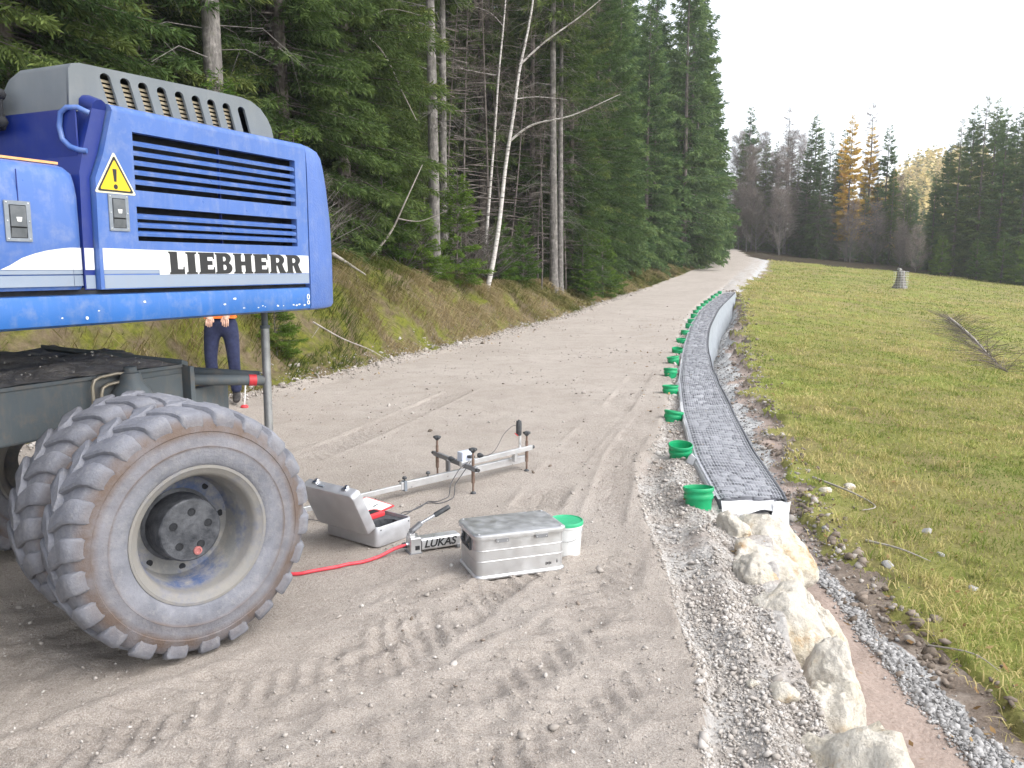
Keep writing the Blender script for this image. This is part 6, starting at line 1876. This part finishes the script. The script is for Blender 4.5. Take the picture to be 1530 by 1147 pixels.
# front ranks that carry green to the ground where the photo shows it
for (x, y, s, k) in ((-4.3, 16.2, .80, 'spruce_a'), (-3.6, 18.2, .86, 'spruce_a'), (-3.7, 19.4, .75, 'spruce_a'), (-4.6, 16.9, .85, 'spruce_a'), (-5.6, 17.5, 1.0, 'spruce_a'), (-4.2, 20.5, 1.0, 'spruce_a'), (-7.0, 12.0, .8, 'spruce_a'), (-7.3, 10.6, .9, 'spruce_a'), (-6.4, 14.8, .9, 'spruce_a'), (-7.6, 13.0, 1.0, 'spruce_a'), (-8.6, 12.0, .9, 'spruce_a'), (-3.4, 22.0, .8, 'spruce_a'), (3.9, 39, .8, 'spruce_a'), (4.7, 42, .8, 'spruce_a'), (5.6, 45, .8, 'spruce_dark'), (3.0, 36.0, .86, 'spruce_a'), (1.2, 33.0, .95, 'spruce_a'), (2.2, 31.4, .70, 'spruce_a')):
    tree('spruce_tree', pick(k), x, y, s, rng.uniform(0, 6), LB[k], GL)
YG = 'young spruces at the wood edge'
for (x, y, s, lb) in ((-1.35, 20.6, .85, 'bright green young spruce left of the birch foot'), (-2.05, 19.2, .62, 'low young spruce on the bank beside the tall grey trunk'), (-2.9, 18.8, .9, 'young spruce in front of the dark gap left of the grey trunk'),
                      (-.35, 23.6, .60, 'young spruce just right of the birch foot'), (.35, 26.0, .66, 'young spruce between the birches and the pale trunk'), (-3.75, 14.6, .72, 'bushy young spruce beside the blue tail of the excavator'),
                      (2.55, 30.4, .72, 'young spruce right of the pale trunk by the bank'), (-3.30, 11.6, .36, 'small green spruce seedling on the bank behind the jack pole'), (-4.4, 12.9, .85, 'young spruce hidden behind the louvred tail'), (3.6, 33.4, .9, 'young spruce at the bank further up the road')):
    tree('young_spruce', pick('young'), x, y, s, rng.uniform(0, 6), lb, YG)
TG = 'thin dead stems inside the wood'
for (x, y, s) in ((-.1, 26.5, .9), (-1.2, 23.2, 1.0), (.9, 29.5, .9), (-1.9, 24.5, 1.1), (-.9, 27.6, 1.1), (1.9, 30.3, .9), (-6.2, 15.6, 1.0), (-2.7, 25.4, 1.1), (-.3, 29.4, 1.0), (.9, 26.6, .6)):
    tree('dead_sapling', pick('thin_dead'), x, y, s, rng.uniform(0, 6), 'thin leafless stem with dead twigs inside the dark wood', TG, lean=(R(rng.uniform(-4, 4)), R(rng.uniform(-4, 4))))
for k in range(26):
    y = rng.uniform(14, 42); x = float(xl(y)) - rng.uniform(1.3, 3.2)
    if any((x - a) ** 2 + (y - b) ** 2 < .5 for a, b, r_ in keep): continue
    tree('dry_shrub', PR['thicket'][0], x, y, rng.uniform(.35, .75), rng.uniform(0, 6), 'low tangle of dry twigs on top of the roadside bank', 'dry shrubs on the roadside bank', cat='shrub')
for (x, y, s) in ((16.0, 72, 1.10), (17.4, 75.5, .92), (18.4, 79, .82), (19.4, 83, .70), (20.2, 87, .64), (20.6, 92, .66), (18.2, 88, .85), (14.9, 69, 1.22), (13.7, 65.5, 1.2), (12.6, 62, 1.2), (16.8, 84, 1.0), (19.0, 97, .85), (21.6, 99, .70)):
    tree('spruce_tree', pick('spruce_dark'), x, y, s, rng.uniform(0, 6), 'dark spruce at the bend where the road leaves the wood', GL)
# --- trees across the end of the meadow
FG = 'trees at the far end of the meadow'
def far_tree(kind, px, Y, s, label, name='spruce_tree', hs=1.0, group=FG):
    x = (px - 765) / 1240 * Y
    return tree(name, pick(kind), x, Y, s, rng.uniform(0, 6), label, group, hs=hs)
for px, Y, s in ((1092, 98, .80), (1104, 106, .92), (1118, 96, .72), (1132, 100, .86), (1146, 108, .80), (1150, 95, .66), (1172, 97, .86), (1184, 103, .9), (1240, 96, .62), (1276, 92, .55), (1330, 96, .60), (1110, 92, .70), (1160, 92, .72)):
    far_tree('bare', px, Y, s, 'leafless grey-brown tree in the row at the far meadow end', 'bare_tree')
for k in range(34):
    px = 1075 + k * 9.5 + rng.uniform(-5, 5); Y = rng.uniform(106, 128)
    far_tree('spruce_dark', px, Y, rng.uniform(.38, .60), 'dark spruce filling in behind the far tree row')
for px, Y, s in ((1098, 93, .8), (1125, 91, .7), (1158, 90, .75), (1190, 92, .8), (1222, 90, .75), (1265, 88, .7), (1300, 88, .7), (1338, 86, .5), (1085, 101, .9)):
    far_tree('bushy', px, Y, s, 'twiggy leafless bush in front of the far tree row', 'bare_shrub')
for px, Y, s in ((1150, 95, .62), (1196, 91, .58), (1215, 89.5, .66), (1200, 93, .74), (1236, 92, .60), (1322, 88, .52), (1300, 90, .5), (1282, 89, .42), (1345, 87, .36), (1120, 99, .70), (1102, 97, .66), (1135, 96, .60), (1168, 98, .68), (1182, 94, .55), (1228, 95, .70), (1340, 90, .46)):
    far_tree('spruce_a', px, Y, s, 'green spruce between the leafless trees of the far row')
for px, Y, s, lb in ((1110, 104, 1.02, 'tall thin-topped spruce left in the far row beside the road end'), (1136, 108, .86, 'olive topped spruce right of the thin-topped one in the far row'), (1206, 98, .86, 'round topped dark green spruce in the middle of the far row'), (1248, 104, .92, 'dark spruce left of the golden larch'),
                     (1312, 90, .84, 'symmetrical dark spruce right of the golden larch'), (1350, 92, .50, 'short spruce under the sunlit hillside'), (1384, 92, .60, 'mid-height spruce left of the tall dark group')):
    far_tree('spruce_slim' if Y != 98 else 'spruce_dark', px, Y, s, lb)
far_tree('larch_bare', 1166, 94, .78, 'nearly bare feathery larch rising above the far row', 'larch_tree')
far_tree('larch_bare', 1286, 94, .84, 'tallest feathery bare-topped larch beside the golden one', 'larch_tree')
far_tree('gold', 1258, 89.5, .84, 'golden yellow larch in the far tree row', 'larch_tree')
far_tree('gold', 1287, 91, .78, 'smaller golden larch behind the tall bare one', 'larch_tree')
far_tree('gold', 1246, 97, .74, 'pale golden larch half hidden left of the bright one', 'larch_tree')
far_tree('gold', 1322, 98, .58, 'low golden larch right of the tall bare one', 'larch_tree')
RG = 'dark spruces at the right end of the meadow'
ORD = ['first', 'second', 'third', 'fourth', 'fifth', 'sixth', 'seventh', 'eighth', 'ninth', 'tenth', 'eleventh', 'twelfth', 'thirteenth', 'fourteenth', 'fifteenth']
front = ((1384, 84, .56), (1402, 84, .76), (1416, 80, .84), (1434, 84, .98), (1450, 79, .96), (1466, 83, 1.02), (1482, 78, .94), (1498, 82, .98), (1514, 77, .90), (1530, 81, 1.0))
for i, (px, Y, s) in enumerate(front):
    far_tree('spruce_a' if i in (2, 4, 8) else 'spruce_dark', px, Y, s * .88, 'tall dark spruce, %s from the left in the group at the right meadow end' % ORD[i], group=RG)
for px, Y, s in ((1548, 76, 1.0), (1566, 80, 1.02), (1586, 76, .95), (1610, 78, 1.0), (1640, 75, 1.0), (1680, 76, 1.0), (1430, 90, .95), (1470, 91, 1.05), (1510, 90, 1.04), (1550, 89, 1.0), (1400, 91, .8), (1595, 88, 1.0)):
    far_tree('spruce_dark', px, Y, s * .86, 'dark spruce behind the front row at the right meadow end', group=RG)
for i, (px, Y, s) in enumerate(((1362, 80, .9), (1342, 83, .8))):
    tree('russet_shrub', pick('bushy'), (px - 765) / 1240 * Y, Y, s * .55, 0, ('russet twiggy shrub at the meadow edge behind the wrapped stump', 'leafless shrub left of the russet one at the meadow edge')[i], None, cat='shrub')
for i, (px, Y, s) in enumerate(((1490, 74.5, 1.3), (1525, 73.0, 1.5), (1512, 74, 1.1), (1400, 78.5, 1.2), (1452, 76.5, 1.2))):
    tree('young_spruce', pick('young'), (px - 765) / 1240 * Y, Y, s, rng.uniform(0, 6), 'green young spruce along the foot of the dark group', 'young spruces at the right meadow end')
# --- far wooded slope with autumn larches, warm sunlight put into their colour (a mass)
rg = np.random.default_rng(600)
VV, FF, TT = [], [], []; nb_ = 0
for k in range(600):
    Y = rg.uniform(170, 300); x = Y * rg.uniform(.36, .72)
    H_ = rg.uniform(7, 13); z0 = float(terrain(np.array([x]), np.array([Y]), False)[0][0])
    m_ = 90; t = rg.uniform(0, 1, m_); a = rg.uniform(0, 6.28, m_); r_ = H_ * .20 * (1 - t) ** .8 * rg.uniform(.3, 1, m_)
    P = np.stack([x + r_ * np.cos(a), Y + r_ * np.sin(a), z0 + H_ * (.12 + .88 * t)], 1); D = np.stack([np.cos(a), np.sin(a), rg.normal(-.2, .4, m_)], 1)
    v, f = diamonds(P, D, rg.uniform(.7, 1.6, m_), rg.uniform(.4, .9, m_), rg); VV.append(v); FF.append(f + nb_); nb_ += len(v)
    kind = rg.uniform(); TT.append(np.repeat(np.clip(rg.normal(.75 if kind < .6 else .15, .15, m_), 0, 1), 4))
MT['far_wood'] = tinted('sun_tinted_autumn_wood', (.12, .14, .03), (.56, .45, .16), (.80, .66, .34), .9, .2)
tag(np_obj('far_wood', np.concatenate(VV), np.concatenate(FF), MT['far_wood'], dict(tint=np.concatenate(TT))), 'sunlit-coloured autumn wood on the far hillside', 'wood', None, 'stuff')

# ---------------------------------------------------------------- things on the meadow
def on_meadow(px, py):
    c, s = math.cos(R(8)), math.sin(R(8)); u = (px - 765) / 1240; v = -(py - 573.5) / 1240
    d = np.array([u, c + v * s, -s + v * c]); Ys = np.linspace(3, 90, 3000)
    h = terrain(d[0] / d[1] * Ys, Ys, False)[0]; z = 1.55 + d[2] / d[1] * Ys
    k = np.where(z < h)[0]
    Y = Ys[k[0]] if len(k) else 60.0
    return Vector((d[0] / d[1] * Y, Y, float(terrain(np.array([d[0] / d[1] * Y]), np.array([Y]), False)[0][0])))
sp = on_meadow(1345, 431)
gs = .85 * sp.y / 42.0
stt = thing('wrapped_stump', 'grey tree stump wrapped in pale netting standing on the meadow', 'stump', sp)
mb = MB(); pr = [(.50, -.1), (.42, .05), (.30, .25), (.24, .6), (.22, .95), (.17, 1.05), (.0001, 1.07)]
nn = 18; V = []
for r_, z in pr:
    for k in range(nn):
        a = 2 * math.pi * k / nn; q = r_ * (1 + .16 * math.sin(3 * a + z * 2) + .08 * math.sin(7 * a)); V.append((q * math.cos(a) * gs, q * math.sin(a) * gs, z * gs))
mb.add(V, [(i * nn + k, i * nn + (k + 1) % nn, (i + 1) * nn + (k + 1) % nn, (i + 1) * nn + k) for i in range(len(pr) - 1) for k in range(nn)]); mb.build('stump', MT['bark_grey'], stt, smooth=60)
VV = []; FF = []; nb_ = 0
for k in range(16):
    a = 2 * math.pi * k / 16
    strip([(gs * .42 * math.cos(a + .0), gs * .42 * math.sin(a), gs * z) for z in (-.05, .5, 1.0)], (-.006 * math.sin(a), .006 * math.cos(a), 0))
for z in np.linspace(.0, 1.0, 8):
    strip([(gs * .42 * math.cos(t), gs * .42 * math.sin(t), gs * z) for t in np.linspace(0, 2 * math.pi, 25)], (0, 0, .006))
np_obj('netting', np.concatenate(VV), np.concatenate(FF), MT['fleece'], None, False, stt)
mb = MB(); mb.box((-.1 * gs, .0, 1.12 * gs), (.2 * gs, .2 * gs, .14 * gs), (.3, .2, .4), .03); mb.build('loose_stone', MT['grey_stone'], stt)
p0, p1 = on_meadow(1418, 479), on_meadow(1490, 547); p2 = on_meadow(1525, 572)
ft = thing('fallen_treetop', 'fallen bare treetop with brown twigs lying on the meadow slope', 'fallen tree', p0)
dv = p1 - p0; Lg = dv.length
mb = MB(); mb.tube([Vector((0, 0, .10)), dv * .3 + Vector((0, 0, .16)), dv * .6 + Vector((.05, 0, .12)), dv + Vector((0, 0, .05))], [.075, .06, .045, .02], 8); mb.build('stem', MT['stick'], ft, smooth=60)
rg = np.random.default_rng(77); m_ = 330
t = rg.uniform(.0, 1.25, m_); dn = np.array(dv[:]); sd = np.cross(dn / Lg, [0, 0, 1])
P = dn[None] * t[:, None] * .9 + np.array([0, 0, .1]); sg = np.where(rg.uniform(size=m_) < .62, 1, -1)
D = sd[None] * (sg * rg.uniform(.0, 1.0, m_))[:, None] + (dn / Lg)[None] * rg.normal(.3, .8, (m_, 1)) + np.stack([0 * t, 0 * t, rg.uniform(-.06, .5, m_)], 1)
Ln = (rg.uniform(.2, 1.0, m_) * .13 * Lg)[:, None]
v, f = limbs(P, P + D * Ln * .5 + np.array([0, 0, .03]), P + D * Ln, np.full(m_, .007), np.full(m_, .003))
np_obj('twigs', v, f, MT['needles_dead'], dict(tint=np.repeat(rg.uniform(.2, .9, m_), 9)), False, ft)
for (pts, r_, lb) in (([(3.05, 8.2, 0), (3.2, 7.6, 0), (3.25, 7.2, 0), (3.05, 7.0, 0)], .012, 'thin dead twig across the soil bank beyond the wall'), ([(2.72, 6.15, 0), (2.86, 5.9, 0), (3.02, 5.75, 0)], .011, 'pale wood offcut at the turf edge by the trench'), ([(2.30, 4.35, 0), (2.42, 4.12, 0), (2.5, 4.0, 0)], .006, 'dry root sticking out of the soil bank')):
    q = [(x, y, gz(x, y) + r_ * 1.2 + (.03 if i == 1 else 0)) for i, (x, y, z) in enumerate(pts)]
    stick(q, r_, lb)

# ---------------------------------------------------------------- the person behind the machine
def skin_body(name, joints, edges, m, parent, sub=2):
    """one continuous surface grown from a joint skeleton"""
    me = bpy.data.meshes.new(name); me.from_pydata([j[0] for j in joints], edges, [])
    o = bpy.data.objects.new(name, me); link(o, parent)
    md = o.modifiers.new('skin', 'SKIN'); md.use_smooth_shade = True
    sv = me.skin_vertices[0].data if me.skin_vertices else None
    if sv is None:
        bm = bmesh.new(); bm.from_mesh(me); bm.verts.layers.skin.verify(); bm.to_mesh(me); bm.free(); sv = me.skin_vertices[0].data
    for k, j in enumerate(joints):
        r_ = j[1]; sv[k].radius = (r_, r_) if not isinstance(r_, tuple) else r_
        sv[k].use_root = (k == 0)
    s = o.modifiers.new('smooth', 'SUBSURF'); s.levels = sub; s.render_levels = sub
    dg = bpy.context.evaluated_depsgraph_get()
    nm = bpy.data.meshes.new_from_object(o.evaluated_get(dg)); nm.name = name
    o.modifiers.clear(); o.data = nm; nm.materials.clear(); nm.materials.append(m)
    nm.shade_smooth()
    return o
px_, py_ = -3.26, 9.30
pe = thing('person', 'person in navy trousers and orange jacket standing behind the excavator', 'person', (px_, py_, gz(px_, py_)), R(12))
# trousers: pelvis, two legs (front of the body is -Y)
J = [((0, 0, .93), (.155, .115)), ((0, .0, 1.02), (.150, .11)),
     ((-.105, .0, .82), .098), ((-.125, -.02, .50), .074), ((-.115, .02, .30), .068), ((-.125, .03, .09), .066),
     ((.105, .0, .82), .098), ((.120, -.015, .50), .074), ((.125, .02, .30), .068), ((.130, .03, .09), .066)]
skin_body('trousers', J, [(0, 1), (0, 2), (2, 3), (3, 4), (4, 5), (0, 6), (6, 7), (7, 8), (8, 9)], MT['trousers'], pe)
for sx in (-1, 1):
    x = .128 * sx
    skin_body('shoe', [((x, .04, .055), (.048, .05)), ((x + .01 * sx, -.07, .045), (.047, .04)), ((x + .015 * sx, -.165, .032), (.038, .028)), ((x, .045, .12), (.048, .05))], [(0, 1), (1, 2), (0, 3)], MT['shoes'], pe)
# jacket with sleeves, hands held in front
J = [((0, .0, 1.10), (.165, .125)), ((0, .01, 1.24), (.165, .125)), ((0, .015, 1.36), (.185, .125)), ((0, .02, 1.47), (.09, .085)), ((0, .0, 1.07), (.168, .128)),
     ((-.19, .02, 1.42), .075), ((-.26, .03, 1.15), .060), ((-.13, -.20, 1.02), .050),
     ((.19, .02, 1.42), .075), ((.26, .03, 1.15), .060), ((.13, -.20, 1.04), .050)]
skin_body('jacket', J, [(0, 1), (1, 2), (2, 3), (0, 4), (2, 5), (5, 6), (6, 7), (2, 8), (8, 9), (9, 10)], MT['hivis'], pe)
mb = MB()
for z in (1.07, 1.22):
    mb.lathe([(1.03, -.025), (1.05, 0), (1.03, .025)], 28, Matrix.Translation((0, .004, z)) @ Matrix.Diagonal((.178, .136, 1, 1)))
mb.build('reflective_band', MT['reflective'], pe, smooth=60)
# head and neck
skin_body('head', [((0, .01, 1.62), (.078, .092)), ((0, .015, 1.70), (.076, .090)), ((0, .01, 1.545), (.058, .062)), ((0, .02, 1.47), (.055, .055)), ((0, -.095, 1.605), (.012, .016))], [(0, 1), (0, 2), (2, 3), (0, 4)], MT['skin'], pe)
mb = MB(); mb.lathe([(.0001, 1.795), (.05, 1.785), (.082, 1.745), (.092, 1.69), (.088, 1.655)], 20, Matrix.Translation((0, .022, 0)) @ Matrix.Diagonal((.92, 1.12, 1, 1))); mb.build('hair', MT['hair'], pe, smooth=70)
for sx in (-1, 1):
    mb = MB(); mb.lathe([(.0001, .010), (.009, .006), (.011, 0)], 10, Matrix.Translation((.030 * sx, -.083, 1.635)) @ Matrix.Rotation(R(90), 4, 'X')); mb.build('eye', MT['hair'], pe, smooth=60)
    mb = MB(); mb.lathe([(.0001, -.010), (.022, -.006), (.030, .004), (.016, .010), (.0001, .006)], 12, Matrix.Translation((.083 * sx, .018, 1.625)) @ Matrix.Rotation(R(90 * sx), 4, 'Y') @ Matrix.Diagonal((1.2, .8, 1, 1))); mb.build('ear', MT['skin'], pe, smooth=60)
    # hand: palm and five fingers hanging from the wrist
    wx = .10 * sx
    J = [((wx, -.235, 1.00), (.030, .020)), ((.13 * sx, -.205, 1.025), .027), ((wx - .015 * sx, -.275, .965), (.036, .018))]
    E_ = [(0, 1), (0, 2)]
    for q, (ox, ln) in enumerate(((-.028, .060), (-.010, .072), (.010, .075), (.028, .066))):
        b = len(J); x = wx - .015 * sx + ox
        J += [((x, -.290, .945), .010), ((x - .002, -.305, .945 - ln * .5), .009), ((x - .004, -.300, .945 - ln), .0075)]
        E_ += [(2, b), (b, b + 1), (b + 1, b + 2)]
    b = len(J); J += [((wx - .040 * sx, -.255, .975), .012), ((wx - .058 * sx, -.275, .945), .010), ((wx - .060 * sx, -.290, .922), .008)]
    E_ += [(0, b), (b, b + 1), (b + 1, b + 2)]
    skin_body('hand', J, E_, MT['skin'], pe)
# slim marker stick by the shoes
mk = thing('marker_stick', 'thin white stick with a red foot beside the person', 'stick', (-2.98, 9.12, gz(-2.98, 9.12)))
mb = MB(); mb.tube([(.0, 0, .02), (.02, .0, .24), (.03, .0, .33), (.10, .0, .345)], .0085, 6); mb.build('rod', MT['white_plastic'], mk)
mb = MB(); mb.lathe([(.0001, .035), (.03, .03), (.045, .012), (.04, 0)], 12); mb.build('foot', MT['red'], mk, smooth=50)

# ---------------------------------------------------------------- thin damp air
mb = MB(); mb.span((-270, -13, -12), (335, 402, 75)); hz = mb.build('haze', bpy.data.materials.new('haze'), None)
hz['kind'] = 'stuff'; hz.display_type = 'WIRE'
hm = hz.data.materials[0]; hm.use_nodes = True; ht = hm.node_tree; ht.nodes.clear()
pv = ht.nodes.new('ShaderNodeVolumePrincipled'); ho = ht.nodes.new('ShaderNodeOutputMaterial')
pv.inputs['Color'].default_value = (.86, .89, .95, 1); pv.inputs['Density'].default_value = .0007; pv.inputs['Anisotropy'].default_value = .2
ht.links.new(pv.outputs[0], ho.inputs['Volume'])
SC.cycles.volume_bounces = 1
